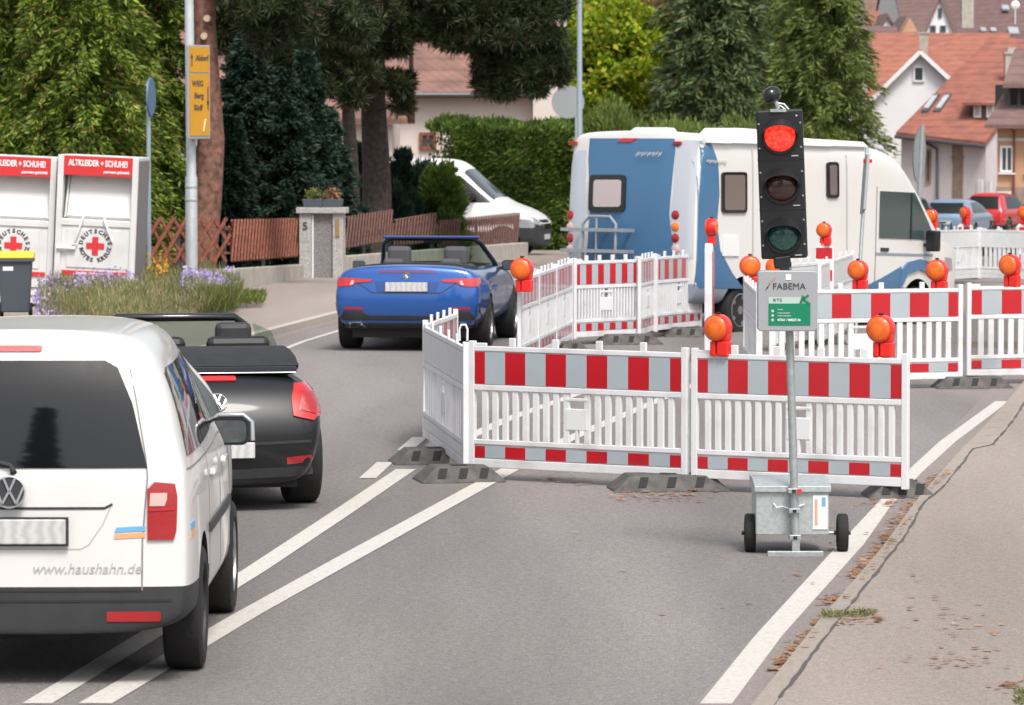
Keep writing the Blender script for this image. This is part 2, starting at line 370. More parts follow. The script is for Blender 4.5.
# ------------------------------------------------------------ vehicle helpers
def loft_body(name, rings, mats, matfn, parent, levels=2, bulge=(.02, .02), cuts=(), cutmat=None):
    N = len(rings[0]); L = 2*N-2; V = []; F = []; Mi = []
    for r in rings:
        V += [Vector(p) for p in r] + [Vector((-p[0], p[1], p[2])) for p in reversed(r[1:-1])]
    n = len(rings)
    def jj(k): return min(k, L-1-k) if k < L else 0
    for i in range(n-1):
        for k in range(L):
            F.append((i*L+k, i*L+(k+1) % L, (i+1)*L+(k+1) % L, (i+1)*L+k)); Mi.append(matfn('side', i, min(k, L-1-k)))
    for end, i in (('rear', 0), ('front', n-1)):
        b = bulge[0] if end == 'rear' else -bulge[1]; mids = {}
        for j in range(1, N-1):
            p = rings[i][j]; mids[j] = len(V); V.append(Vector((0, p[1]-b, p[2])))
        R_ = lambda j: i*L+j
        L_ = lambda j: i*L+(L-j) % L
        for j in range(0, N-1):
            for side in (R_, L_):
                if j == 0: f = (side(0), side(1), mids[1])
                elif j == N-2: f = (side(j), i*L+N-1, mids[j])
                else: f = (side(j), side(j+1), mids[j+1], mids[j])
                F.append(f); Mi.append(matfn(end, i, j))
    me = bpy.data.meshes.new(name); me.from_pydata([tuple(v) for v in V], [], F)
    for q in mats: me.materials.append(q)
    me.polygons.foreach_set('material_index', Mi)
    bm = bmesh.new(); bm.from_mesh(me); bmesh.ops.recalc_face_normals(bm, faces=bm.faces); bm.to_mesh(me); bm.free()
    o = bpy.data.objects.new(name, me); C.objects.link(o)
    sm = o.modifiers.new('s', 'SUBSURF'); sm.levels = levels; sm.render_levels = levels
    bpy.context.view_layer.update(); dg = bpy.context.evaluated_depsgraph_get()
    me2 = bpy.data.meshes.new_from_object(o.evaluated_get(dg))
    bvh = BVHTree.FromPolygons([v.co.copy() for v in me2.vertices], [tuple(p.vertices) for p in me2.polygons])
    tmp = []
    if cuts:
        o.modifiers.clear(); o.data = me2; me2.materials.append(cutmat)
        for cm in cuts:
            q = cm.build('cut', cutmat); q.data.materials.clear(); q.data.materials.append(cutmat); tmp.append(q)
            bo = o.modifiers.new('b', 'BOOLEAN'); bo.object = q; bo.operation = 'DIFFERENCE'; bo.solver = 'EXACT'; bo.material_mode = 'TRANSFER'
        bpy.context.view_layer.update(); dg = bpy.context.evaluated_depsgraph_get()
        me2 = bpy.data.meshes.new_from_object(o.evaluated_get(dg)); o.modifiers.clear()
    bpy.data.objects.remove(o)
    for q in tmp: bpy.data.objects.remove(q)
    me2.polygons.foreach_set('use_smooth', [True]*len(me2.polygons)); me2.set_sharp_from_angle(angle=R(38))
    me2.name = name
    ob = bpy.data.objects.new(name, me2); C.objects.link(ob); ob.parent = parent
    return ob, bvh
def arch(x, y, z, r, depth=.3):
    m = MB(); sgn = 1 if x > 0 else -1
    m.lathe([(x-sgn*depth, r), (x+sgn*.3, r)], 'x', 28, (0, y, z)); return m
def patch(bvh, poly, side, name, material, parent, off=.004, step=.08, depth=.03, pref=None):
    """a panel that follows the bodywork: outline given in the view plane, laid onto the surface"""
    xs = [p[0] for p in poly]; ys = [p[1] for p in poly]
    pts = [Vector(p) for p in poly]; 
    P2 = []; n = len(pts)
    for i in range(n):
        a, b = pts[i], pts[(i+1) % n]; k = max(1, int((b-a).length/step))
        P2 += [a+(b-a)*t/k for t in range(k)]
    nb = len(P2); edges = [(i, (i+1) % nb) for i in range(nb)]
    gx = np.arange(min(xs)+step*.5, max(xs), step); gy = np.arange(min(ys)+step*.5, max(ys), step)
    allp = P2+[Vector((a, b)) for a in gx for b in gy]
    vo, eo, fo, *_ = delaunay_2d_cdt(allp, edges, [], 1, 1e-5)
    def hit(a, b):
        if side == 'rear': o, d, nd = Vector((a, -5, b)), Vector((0, 1, 0)), Vector((0, -1, 0))
        elif side == 'front': o, d, nd = Vector((a, 12, b)), Vector((0, -1, 0)), Vector((0, 1, 0))
        elif side == 'right': o, d, nd = Vector((5, a, b)), Vector((-1, 0, 0)), Vector((1, 0, 0))
        elif side == 'left': o, d, nd = Vector((-5, a, b)), Vector((1, 0, 0)), Vector((-1, 0, 0))
        else: o, d, nd = Vector((a, b, 8)), Vector((0, 0, -1)), Vector((0, 0, 1))
        r = bvh.ray_cast(o, d)
        if r[0] is None: return None, nd
        nn = r[1] if r[1].dot(nd) > 0 else -r[1]
        return r[0], (nn+nd*.3).normalized()
    H = []; ND = []
    for v in vo:
        h, nn = hit(v.x, v.y); H.append(h); ND.append(nn)
    ok = [h for h in H if h is not None]
    if not ok: return None
    ax = {'rear': 1, 'front': 1, 'right': 0, 'left': 0, 'top': 2}[side]
    for i, h in enumerate(H):
        if h is None:
            j = min((k for k in range(len(H)) if H[k] is not None), key=lambda k: (vo[k]-vo[i]).length)
            H[i] = H[j].copy(); 
            a = [0,1,2]; a.remove(ax); H[i][a[0]] = vo[i].x; H[i][a[1]] = vo[i].y
    top = [h+nn*off for h, nn in zip(H, ND)]; bot = [h-nn*depth for h, nn in zip(H, ND)]
    m = MB(); nv = len(top)
    from collections import Counter
    ec = Counter(); dr = {}
    for f in fo:
        for a, b in zip(f, list(f[1:])+[f[0]]): ec[frozenset((a, b))] += 1; dr[frozenset((a, b))] = (a, b)
    fs = [tuple(f) for f in fo]+[(b, a, a+nv, b+nv) for k, (a, b) in dr.items() if ec[k] == 1]
    m.add(top+bot, fs)
    me = bpy.data.meshes.new(name); me.from_pydata([tuple(v) for v in m.v], [], m.f); me.materials.append(material)
    bm = bmesh.new(); bm.from_mesh(me); bmesh.ops.delete(bm, geom=[v for v in bm.verts if not v.link_faces], context='VERTS'); bm.to_mesh(me); bm.free()
    me.polygons.foreach_set('use_smooth', [True]*len(me.polygons)); me.set_sharp_from_angle(angle=R(40))
    # outward normals
    c = Vector((0, 2, .8))
    o = bpy.data.objects.new(name, me); C.objects.link(o); o.parent = parent
    return o
def ribbon(path, wd):
    P = [Vector(p) for p in path]; A = []; B = []
    for i, p in enumerate(P):
        d = (P[min(i+1, len(P)-1)]-P[max(0, i-1)]).normalized(); nn = Vector((-d.y, d.x))*wd/2; A.append(tuple(p+nn)); B.append(tuple(p-nn))
    return A+B[::-1]
def wheel(parent, x, y, r, wd, spokes=5, rimr=.66, steer=0, rimmat='rim'):
    s = 1 if x > 0 else -1; t = MB(); h = wd/2
    t.lathe([(-h*.8, rimr*r), (-h, rimr*r*1.1), (-h, r*.9), (-h*.86, r*.975), (-h*.6, r), (h*.6, r), (h*.86, r*.975), (h, r*.9), (h, rimr*r*1.1), (h*.8, rimr*r)], 'x', 36)
    w = t.build('wheel', M['tyre'], parent, 30, loc=(x, y, r), rot=(0, 0, steer))
    q = MB(); q.lathe([(s*h*.2, rimr*r), (s*h*.9, rimr*r*.99), (s*h*.94, rimr*r*.92), (s*h*.5, rimr*r*.88), (s*h*.3, .02)], 'x', 30)
    q.lathe([(s*h*.3, .07), (s*h*.8, .06), (s*h*.82, .01)], 'x', 16)
    for k in range(spokes):
        a = 2*math.pi*k/spokes
        q.bar((s*h*.55, .04*math.cos(a), .04*math.sin(a)), (s*h*.72, rimr*r*.92*math.cos(a), rimr*r*.92*math.sin(a)), r*.16, .03, up=(1, 0, 0))
    q.build('rim', M[rimmat], w, 30)
    return w
# ------------------------------------------------------------ ground, road, pavements
def sheet(name, pts, m, dz, step=None, kind='structure', thick=0):
    """a flat polygon laid on the terrain"""
    P = [Vector(p) for p in pts]; P2 = []
    n = len(P)
    for i in range(n):
        a, b = P[i], P[(i+1) % n]; k = max(1, int((b-a).length/(step or 6)))
        P2 += [a+(b-a)*t/k for t in range(k)]
    nb = len(P2); xs = [p.x for p in P2]; ys = [p.y for p in P2]; st = step or 6
    gp = [Vector((a, b)) for a in np.arange(min(xs)+st/2, max(xs), st) for b in np.arange(min(ys)+st/2, max(ys), st)]
    vo, eo, fo, *_ = delaunay_2d_cdt(P2+gp, [(i, (i+1) % nb) for i in range(nb)], [], 1, 1e-5)
    used = sorted({i for f in fo for i in f}); mp = {u: i for i, u in enumerate(used)}
    V = [(vo[u].x, vo[u].y, zg(vo[u].x, vo[u].y)+dz) for u in used]; F = [tuple(mp[i] for i in f) for f in fo]
    if thick:
        nv = len(V); V += [(x, y, z-thick) for x, y, z in V]; dr = {}; ct = {}
        for f in F:
            for a, b in zip(f, list(f[1:])+[f[0]]): k = frozenset((a, b)); ct[k] = ct.get(k, 0)+1; dr[k] = (a, b)
        F += [(b, a, a+nv, b+nv) for k, (a, b) in dr.items() if ct[k] == 1]
    me = bpy.data.meshes.new(name); me.from_pydata(V, [], F); me.materials.append(m)
    bm = bmesh.new(); bm.from_mesh(me); bmesh.ops.recalc_face_normals(bm, faces=bm.faces)
    if not thick:
        for f in bm.faces:
            if f.normal.z < 0: f.normal_flip()
    bm.to_mesh(me); bm.free()
    o = bpy.data.objects.new(name, me); C.objects.link(o); tag(o, kind=kind); return o
xs = sorted(set([-300,-200,-150,-110,-80,-60,-50,-40]+list(np.arange(-34, 40, 2.0))+[42,46,50,60,80,110,150,200,300]))
ys = sorted(set([-90,-60,-30]+list(np.arange(-10, 120, 2.5))+list(np.arange(120, 300, 8))+list(np.arange(300, 700, 20))+[760, 860]))
V = [(float(x), float(y), zg(x, y)) for y in ys for x in xs]; nx = len(xs)
F = [(j*nx+i, j*nx+i+1, (j+1)*nx+i+1, (j+1)*nx+i) for j in range(len(ys)-1) for i in range(nx-1)]
me = bpy.data.meshes.new('ground'); me.from_pydata(V, [], F); me.materials.append(M['earth']); me.polygons.foreach_set('use_smooth', [True]*len(F))
go = bpy.data.objects.new('ground', me); C.objects.link(go); tag(go, kind='structure')

def gp(*pts): return [(G(x, y).x, G(x, y).y) for x, y in pts]
# left kerb and right kerb lines in plan
lk_face = [(-8.9, 10), (-5.95, 35), (-3.33, 57.2), (-2.49, 64.3), (-1.35, 72), (.6, 84), (3.6, 98), (8, 114), (14, 140), (22, 190), (26, 260), (30, 330)]
rk_px = [(757, 705), (820, 625), (881, 554), (920, 500), (963, 451), (975, 440), (1004, 408), (1024, 384)]
rk = gp(*rk_px); r0 = rk[0]; rd = (Vector(rk[1])-Vector(rk[0])).normalized()
rk = [(r0[0]-rd.x*25, r0[1]-rd.y*25)] + rk + [(7.6, 60), (11, 78), (14.5, 95), (20, 118), (27, 150), (33, 200), (38, 260), (42, 330)]
sheet('road', lk_face+rk[::-1], M['asphalt'], .004, 4)
# junction apron on the right and street beyond the works
# right pavement (nearly level with the road) and its kerb stones
ck_px = [(779, 705), (798, 680), (850, 611), (884, 568), (905, 541), (922, 509), (945, 489), (973, 453), (992, 449), (1004, 435), (1018, 417), (1026, 401)]
ck = gp(*ck_px); ck = [(ck[0][0]-rd.x*25, ck[0][1]-rd.y*25)]+ck+[(8.1, 60), (11.5, 78), (15, 95), (20.5, 118), (27.5, 150), (33.5, 200), (38.5, 260), (42.5, 330)]
def off(pl, d):
    out = []
    for i, p in enumerate(pl):
        a = Vector(pl[max(0, i-1)]); b = Vector(pl[min(len(pl)-1, i+1)]); t = (b-a).normalized(); out.append((p[0]+t.y*d, p[1]-t.x*d))
    return out
kb = sheet('kerb', rk+ck[::-1], M['kerb'], .035, 3, thick=.06)
sheet('pavement', off(ck, .006)+[(120, 330), (120, -60), (12, -60)], M['walk'], .037, 8, thick=.06)
def jag(pl, amp, st=.35):
    out = []
    for a, b in zip(pl[:-1], pl[1:]):
        a, b = Vector(a), Vector(b); k = max(1, int((b-a).length/st)); t_ = (b-a).normalized(); nn = Vector((t_.y, -t_.x))
        for i in range(k): out.append(tuple(a+(b-a)*i/k+nn*random.uniform(-amp, amp)))
    return out
vis = [p for p in ck if p[1] < 60 and p[1] > 14]
sheet('pavement_joint', jag(off(vis, -.004), .008, .2)+jag(off(vis, .014), .008, .2)[::-1], M['crack'], .0395, 4)
for i in range(26):
    t = 19+i*1.0+random.uniform(-.05, .05)
    def atY(pl, y):
        for a, b in zip(pl[:-1], pl[1:]):
            if a[1] <= y <= b[1]: return a[0]+(b[0]-a[0])*(y-a[1])/(b[1]-a[1])
    xa, xb = atY(rk, t), atY(ck, t+.06)
    if xa and xb: sheet('kerb_joint', jag([(xa, t), (xb, t+.06)], .004, .08)+jag([(xb, t+.075), (xa, t+.012)], .004, .08), M['crack'], .0392, 1)
sheet('gutter', off(rk, -.30)+rk[::-1], M['gutter'], .008, 4)
# left pavement with kerb
lo = off(lk_face, -.14)
sheet('kerb', lk_face+lo[::-1], M['kerb_light'], .10, 3, thick=.14)
sheet('pavement', lo+[(20, 333), (-6, 130), (-9, 96), (-12, 82), (-60, 82), (-60, 8)], M['walk'], .09, 6, thick=.10)
sheet('gutter', off(lk_face, .16)+lk_face[::-1], M['gutter'], .007, 3)

# painted lines
def line(px, w1=None):
    P = [Vector(gp(p)[0]) for p in px]; return P
def stripe(pxL, pxR): sheet('road_marking', gp(*pxL)+gp(*pxR)[::-1], M['paint'], .0085, 1.5)
stripe([(22,705),(243,571),(327,516),(396,470)], [(52,705),(267,571),(349,516),(416,470)])
stripe([(78,705),(236,614),(345,554),(430,508),(500,470),(560,440),(690,385)], [(112,705),(263,614),(370,554),(452,508),(520,470),(576,440),(700,385)])
stripe([(700,705),(755,637),(852-13,545),(874,508),(905,474),(940,442),(995,402)], [(732,705),(782,637),(852+12,545),(890,508),(921,474),(956,442),(1009,402)])
stripe([(359,479),(377,463)], [(376,479),(393,463)])
stripe([(397,451),(412,438)], [(412,451),(428,438)])
stripe([(270,354),(300,342),(338,330),(420,306)], [(277,354),(306,342),(344,330),(428,306)])
stripe([(430,452),(500,420),(640,370)], [(446,452),(514,420),(650,370)])
# shallow crack lines in the right pavement
# ------------------------------------------------------------ foliage
def leafcloud(name, P, D, ln, wd, m, parent, loc=None):
    """each leaf or spray is one small rhombus"""
    P = np.asarray(P, float); D = np.asarray(D, float); n = len(P)
    D /= np.linalg.norm(D, axis=1, keepdims=True)+1e-9
    A = rng.normal(size=(n, 3)); Wv = np.cross(D, A); Wv /= np.linalg.norm(Wv, axis=1, keepdims=True)+1e-9
    l = (ln*rng.uniform(.6, 1.35, n))[:, None]; q = (wd*rng.uniform(.6, 1.3, n))[:, None]
    v = np.empty((n, 4, 3)); v[:, 0] = P; v[:, 1] = P+D*l*.45+Wv*q/2; v[:, 2] = P+D*l; v[:, 3] = P+D*l*.45-Wv*q/2
    me = bpy.data.meshes.new(name); me.vertices.add(n*4); me.vertices.foreach_set('co', v.ravel().astype('f'))
    me.loops.add(n*4); me.loops.foreach_set('vertex_index', np.arange(n*4, dtype='i'))
    me.polygons.add(n); me.polygons.foreach_set('loop_start', np.arange(0, n*4, 4, dtype='i')); me.update(calc_edges=True); me.validate()
    me.materials.append(m); o = bpy.data.objects.new(name, me); C.objects.link(o); o.parent = parent
    if loc is not None: o.location = loc
    return o
def unit(n):
    a = rng.normal(size=(n, 3)); return a/np.linalg.norm(a, axis=1, keepdims=True)
def trunk(name, H, r0, r1, m, root, lean=(0, 0), limbs=(), n=12, wob=.05):
    b = MB(); k = 10; pts = []
    for i in range(k+1):
        t = i/k; pts.append((lean[0]*t+math.sin(t*7)*wob, lean[1]*t+math.cos(t*5)*wob-wob, H*t))
    b.tube(pts, [(r0*(1-t)+r1*t)*(1+.5*max(0, .08-t)/.08*.8) for t in [i/k for i in range(k+1)]], n)
    for p, q, a in limbs:
        mid = [(p[i]+q[i])/2+(0, 0, .12)[i]*a*4 for i in range(3)]; b.tube([p, mid, q], [a, a*.7, a*.25], 7)
    return b.build(name, m, root, 60)
def conifer(label, x, y, H, Rm, m, cat='tree', bark='bark', group=None, n=200, per=70, ln=.32, wd=.09, droop=.35, z0=.3, power=.8, name='conifer_tree', zb=None, up=.1, zmax=None, inner=True):
    r = empty(name, (x, y, zg(x, y) if zb is None else zb), 0, label, cat, group)
    P = []; D = []; limbs = []
    for i in range(n):
        z = z0+(H-z0)*(i+rng.random())/n
        if zmax and z > zmax: continue
        R0 = Rm*(max(.02, 1-z/H))**power*rng.uniform(.72, 1.12)
        a = i*2.39996+rng.normal()*.3; dr = np.array([math.cos(a), math.sin(a), 0]); sd_ = np.array([-math.sin(a), math.cos(a), 0])
        t = rng.uniform(0 if inner else .25, 1, per)**.7
        lat = rng.uniform(-1, 1, per)*R0*.34*(1.1-t)
        zz = z+R0*(up*t-droop*t*t)+rng.normal(size=per)*.06*R0-np.abs(lat)*.25
        p = dr[None]*(R0*t)[:, None]+sd_[None]*lat[:, None]; p[:, 2] = zz
        d = dr[None]*rng.uniform(.4, 1.2, per)[:, None]+sd_[None]*(np.sign(lat)*rng.uniform(0, 1, per))[:, None]+rng.normal(size=(per, 3))*.3; d[:, 2] -= rng.uniform(.1, .7, per)*(.5+droop)
        P.append(p); D.append(d)
        if i % 5 == 0: limbs.append(((0, 0, z), tuple((dr*R0*.85)[:2])+(z+R0*(up-droop*.7),), max(.012, .05*(1-z/H))))
    trunk('trunk', min(H*.97, (zmax or 1e9)*1.02), Rm*.09+.05, .03, M[bark], r, limbs=limbs)
    leafcloud('crown', np.concatenate(P), np.concatenate(D), ln, wd, m, r)
    return r
def broadleaf(label, x, y, H, Rm, m, cat='tree', n=70, per=170, ln=.2, wd=.14, zc=.6, flat=.75, name='broadleaf_tree', group=None, zb=None, tr=.18, cl=.32, bark='bark', clip=None):
    r = empty(name, (x, y, zg(x, y) if zb is None else zb), 0, label, cat, group)
    c = unit(n)*rng.uniform(.35, 1, (n, 1))**.45; c[:, 0] *= Rm; c[:, 1] *= Rm; c[:, 2] = c[:, 2]*H*(1-zc)*1.0+H*zc
    c[:, 2] = np.maximum(c[:, 2], .2)
    P = []; D = []; limbs = []
    for q in c:
        s = Rm*cl*rng.uniform(.6, 1.25); u = unit(per)*rng.uniform(.25, 1, (per, 1))**.5
        P.append(q+u*s*np.array([1, 1, .75])); d = u*.8+rng.normal(size=(per, 3))*.6; d[:, 2] -= .35; D.append(d)
    for q in c[::3]: limbs.append(((0, 0, H*zc*.55), tuple(q), tr*.3))
    trunk('trunk', H*zc, tr, tr*.5, M[bark], r, limbs=limbs)
    leafcloud('crown', np.concatenate(P), np.concatenate(D), ln, wd, m, r)
    return r
def shrub(label, x, y, H, Rm, m, name='shrub', cat='shrub', n=40, per=150, ln=.12, wd=.06, group=None, zb=None, updir=.6):
    r = empty(name, (x, y, zg(x, y) if zb is None else zb), 0, label, cat, group)
    P = []; D = []; b = MB()
    for i in range(n):
        u = unit(1)[0]; u[2] = abs(u[2]); q = u*np.array([Rm*.85, Rm*.85, H*.85])*rng.uniform(.4, 1)
        s = Rm*.3; w_ = unit(per)*rng.uniform(.2, 1, (per, 1))**.5; P.append(np.maximum(q+w_*s, [-99, -99, .02])); D.append(w_+u+np.array([0, 0, updir]))
        if i % 4 == 0: b.tube([(0, 0, 0), tuple(q*np.array([.5, .5, .6])), tuple(q)], [.03, .02, .008], 5)
    b.build('stems', M['bark'], r, 60)
    leafcloud('foliage', np.concatenate(P), np.concatenate(D), ln, wd, m, r); return r
L = {}
L['thuja'] = leafmat('bright cypress', [(.035,.07,.010),(.08,.14,.017),(.13,.20,.024),(.24,.31,.035),(.22,.17,.06)], .22)
L['spruce_b'] = leafmat('blue green conifer', [(.008,.024,.016),(.014,.037,.024),(.024,.05,.03),(.038,.065,.036)], .15)
L['pine'] = leafmat('pine needles', [(.010,.020,.007),(.018,.036,.009),(.036,.062,.014),(.06,.042,.022),(.014,.026,.009)], .1)
L['hedge'] = leafmat('hedge green', [(.04,.075,.014),(.07,.12,.02),(.10,.17,.03),(.15,.21,.04)], .3)
L['yellow'] = leafmat('yellow green leaves', [(.13,.22,.012),(.20,.30,.015),(.29,.37,.02),(.42,.42,.03),(.10,.17,.015)], .4)
L['spruce'] = leafmat('spruce green', [(.045,.08,.036),(.075,.12,.048),(.11,.16,.055),(.15,.18,.07),(.12,.11,.05)], .2)
L['spruce_l'] = leafmat('olive spruce', [(.065,.10,.026),(.11,.15,.036),(.16,.20,.045),(.22,.24,.075)], .25)
L['autumn'] = leafmat('autumn brown leaves', [(.12,.10,.03),(.17,.12,.05),(.22,.14,.07),(.15,.13,.04)], .3)
L['bush'] = leafmat('bush green', [(.09,.13,.035),(.13,.19,.045),(.18,.24,.055),(.24,.27,.07)], .3)
L['flowerlf'] = leafmat('dry perennial leaves', [(.11,.16,.05),(.20,.19,.09),(.28,.24,.13),(.11,.19,.05),(.40,.30,.16),(.16,.22,.08)], .3)
L['lavender'] = leafmat('mauve flowers', [(.36,.28,.58),(.45,.36,.68),(.58,.50,.75),(.42,.30,.52)], .3)
L['orangefl'] = leafmat('orange flowers', [(.55,.25,.03),(.65,.35,.05),(.5,.3,.08)], .3)
L['grass'] = leafmat('grass', [(.09,.13,.03),(.14,.18,.04),(.22,.22,.08)], .3)
L['dryleaf'] = leafmat('fallen leaves', [(.25,.10,.04),(.40,.17,.07),(.46,.25,.13),(.18,.08,.045),(.45,.32,.21)], .2)
L['redfl'] = leafmat('red flowers', [(.5,.02,.06),(.6,.05,.12),(.65,.35,.35),(.35,.01,.04)], .3)

# tall bright cypresses behind the containers
for px, Y, H, rm, lb in ((10, 77, 9, 1.75, 'tall bright green cypress above the left clothing container, at the picture edge'),
                         (84, 76, 9, 1.7, 'tall bright green cypress standing right behind the gap between the containers'),
                         (146, 78, 8.4, 1.25, 'bright green cypress behind the blue round sign, nearest the yellow road sign')):
    p = GY(px, Y); conifer(lb, p.x, p.y, H, rm, L['thuja'], n=320, per=230, ln=.14, wd=.042, droop=.55, power=.45, z0=.1, name='cypress_tree', cat='cypress', group='tall cypresses behind the containers', up=.25, zmax=5.6)
# dark blue-green conifers behind the lattice fence
for px, Y, H, rm, lb in ((248, 84, 4.6, 1.05, 'dark blue green conifer rising left of the stone pillar, the tallest one'),
                         (285, 84, 3.9, .95, 'dark blue green conifer directly left of the stone pillar, behind the lattice fence'),
                         (306, 87, 4.3, .8, 'dark blue green conifer in the gap between the two tallest ones'),
 (324, 88, 3.3, .8, 'dark blue green pointed conifer right behind the flower pots on the pillar'),
                         (230, 80, 3.0, .6, 'low dark blue green conifer just right of the big red brown trunk')):
    p = GY(px, Y); conifer(lb, p.x, p.y, H, rm, L['spruce_b'], n=220, per=150, ln=.14, wd=.045, droop=.1, power=.55, z0=.05, name='juniper_tree', cat='conifer', group='dark conifers behind the lattice fence', up=.5)
# pine with the red-brown trunk behind the yellow sign
p = GY(207, 77); r = empty('pine_tree', p, 0, 'old pine with thick red brown trunk and sawn off branch stubs behind the yellow sign', 'pine')
b = MB(); b.tube([(-.22, 0, 0), (-.12, 0, .7), (.0, 0, 1.6), (.07, 0, 2.6), (.02, 0, 3.4), (-.05, 0, 4.6), (0, 0, 6)], [.38, .30, .25, .23, .22, .2, .17], 18)
t = b.build('trunk', M['bark_red'], r, 60)
for k, (zx, zz) in enumerate(((.02, 4.65), (-.03, 4.35), (.12, 5.3))):
    q = MB(); q.lathe([(-.30, .055), (-.14, .07)], 'y', 12, (zx, 0, zz)); q.build('branch_stub', mat('cut wood', (.55,.42,.3), .8) if k == 0 else bpy.data.materials['cut wood'], t)
P = []; D = []
def tufts(P, D, c, s, k, per=60, ln=1):
    for _ in range(k):
        q = np.array(c)+unit(1)[0]*s*rng.random()**.5*np.array([1, 1, .6]); u = unit(per); u[:, 2] += .25
        P.append(q+u*.12*rng.random((per, 1))); D.append(u)
limbs = MB()
for c, s, k in (((1.3, -.6, 4.9), .8, 60), ((2.2, 0, 4.6), .8, 70), ((-1.2, .2, 5.3), .7, 30), ((.4, .6, 5.9), 1.2, 60), ((1.0, -.3, 4.3), .5, 30), ((.55, -.5, 5.3), .6, 40)):
    tufts(P, D, c, s, k, 90); limbs.tube([(0, 0, 5.5), (c[0]*.5, c[1]*.5, max(c[2], 5.0)), c], [.09, .06, .03], 6)
limbs.build('branches', M['bark_red'], r, 60)
leafcloud('crown', np.concatenate(P), np.concatenate(D), .16, .022, L['pine'], r)
# big dark pines spreading over the drive
def pine(label, px, Y, tp, clumps, tr=.16, lean=0, per=110):
    p = GY(px, Y); r = empty('pine_tree', p, 0, label, 'pine', 'dark pines spreading over the drive'); P = []; D = []; lb = []
    s = FP/Y
    for (cx, cy, sz, k) in clumps:
        for dy in (-1.2, .2, 1.3):
            c = W(cx, cy, Y+dy*1.3)-p; tufts(P, D, tuple(c), sz, int(k*.85), per)
            if abs(c.x) < 1.3: lb.append(((lean*.6, 0, max(1.2, c.z-.15)), tuple(c), .035))
    trunk('trunk', tp, tr, tr*.6, M['bark_dark'], r, lean=(lean, 0), limbs=lb)
    leafcloud('crown', np.concatenate(P), np.concatenate(D), .19, .026, L['pine'], r)
pine('dark pine with a straight slim trunk, left of the two trunks behind the pillar', 350, 92, 6, [(235,5,.6,34),(262,25,.7,40),(290,12,.7,46),(300,48,.55,34),(262,60,.4,20),(330,10,.7,46),(312,92,.28,12),(335,84,.35,18),(352,98,.25,10),(345,42,.55,30),(300,80,.3,10),(375,-8,.8,34),(318,72,.3,12),(228,40,.35,14),(245,48,.45,24),(275,72,.35,14),(325,45,.5,28),(350,20,.6,34),(360,70,.35,16),(240,12,.6,36)], .17)
pine('dark pine with a thick shaggy trunk and a wide crown reaching over the white house', 374, 94, 6, [(400,8,.7,50),(430,0,.8,56),(393,45,.35,26),(458,14,.7,52),(480,12,.8,60),(500,42,.8,60),(494,66,.4,28),(520,20,.7,46),(540,62,.45,30),(520,78,.35,22),(560,76,.2,9),(545,8,.5,28),(396,84,.3,16),(402,105,.2,7),(448,36,.45,22),(425,28,.45,22),(505,92,.2,8),(372,30,.7,34),(486,30,.6,44),(520,48,.5,34),(545,40,.4,24),(490,85,.3,14),(535,88,.2,9),(385,30,.6,34),(500,0,.7,44),(555,55,.25,12)], .34, .05)
# shrubs in front of the house
for px, py, Y, H, rm, mm, lb in ((441, 0, 99, 2.7, .62, 'hedge', 'tall dark green shrub hiding the tail of the parked white van'), (402, 0, 98, 3.0, .4, 'spruce_b', 'dark upright shrub between the thick pine and the parked white van'), (368, 0, 98, 3.3, .85, 'spruce_b', 'dark shrub filling the gap between the two dark pine trunks'), (340, 0, 92, 2.6, .6, 'spruce_b', 'dark shrub right behind the stone pillar and its flowers'), (424, 0, 100, 2.75, .95, 'spruce_b', 'dark loose conifer shrub left of the white van behind the brown fence'),
                            (446, 0, 98, 1.3, .5, 'hedge', 'low dark green shrub beside the white van cab, behind the fence'),
                            (386, 0, 96, 2.2, .65, 'spruce_b', 'small dark shrub at the foot of the thick shaggy pine')):
    p = GY(px, Y); shrub(lb, p.x, p.y, H, rm, L[mm], n=110, per=190, ln=.14, wd=.05)
# the long clipped hedge
p0, p1 = GY(438, 117), GY(645, 120)
def hedge(label, a, b, H, T, m, n, ln, wd, name='hedge'):
    a, b = Vector(a), Vector(b); r = empty(name, a, 0, label, 'hedge'); d = (b-a); Ln = d.length; d.z = 0; d.normalize(); nrm = Vector((-d.y, d.x, 0)); dz = b.z-a.z
    u = rng.random(n); side = rng.random(n); v = rng.random(n); P = np.zeros((n, 3)); D = np.zeros((n, 3))
    for i in range(n):
        x = u[i]*Ln; nz = noise.noise(Vector((x*.8, v[i]*3, 0)))
        if side[i] < .55: q = (-T/2-nz*.28, v[i]*H, (-1, 0.25))
        elif side[i] < .85: q = ((v[i]-.5)*T, H+nz*.35, (0, 1))
        else: q = ((v[i]-.5)*T*.9, rng.random()*H, (-.3, .6))
        o, z, (dn, du) = q; o += rng.normal()*.07; z += abs(rng.normal())*.07
        pt = d*x+nrm*o*-1*-1; P[i] = (pt.x, pt.y, z+dz*u[i]); e = nrm*(dn)+Vector((0, 0, du+.35))+d*rng.normal()*.5
        D[i] = (e.x, e.y, e.z)
    core = MB(); nr = 12
    for k in range(nr): 
        x = Ln*(k+.5)/nr; core.tube([tuple(d*x)[:2]+(dz*k/nr-.05,), tuple(d*x+nrm*.1)[:2]+(H*.9+dz*k/nr,)], [.06, .02], 6)
    core.build('stems', M['bark'], r, 60)
    leafcloud('foliage', P, D+rng.normal(size=(n, 3))*.35, ln, wd, m, r); return r
hedge('long clipped green hedge between the white van and the motorhome', p0, p1, 3.15, 1.3, L['hedge'], 95000, .15, .055)
q0, q1 = GY(700, 88), GY(560, 112)
hedge('low rough green hedge seen above the roof of the motorhome', GY(560, 124), GY(850, 128), 3.1, 1.6, L['bush'], 52000, .2, .06)
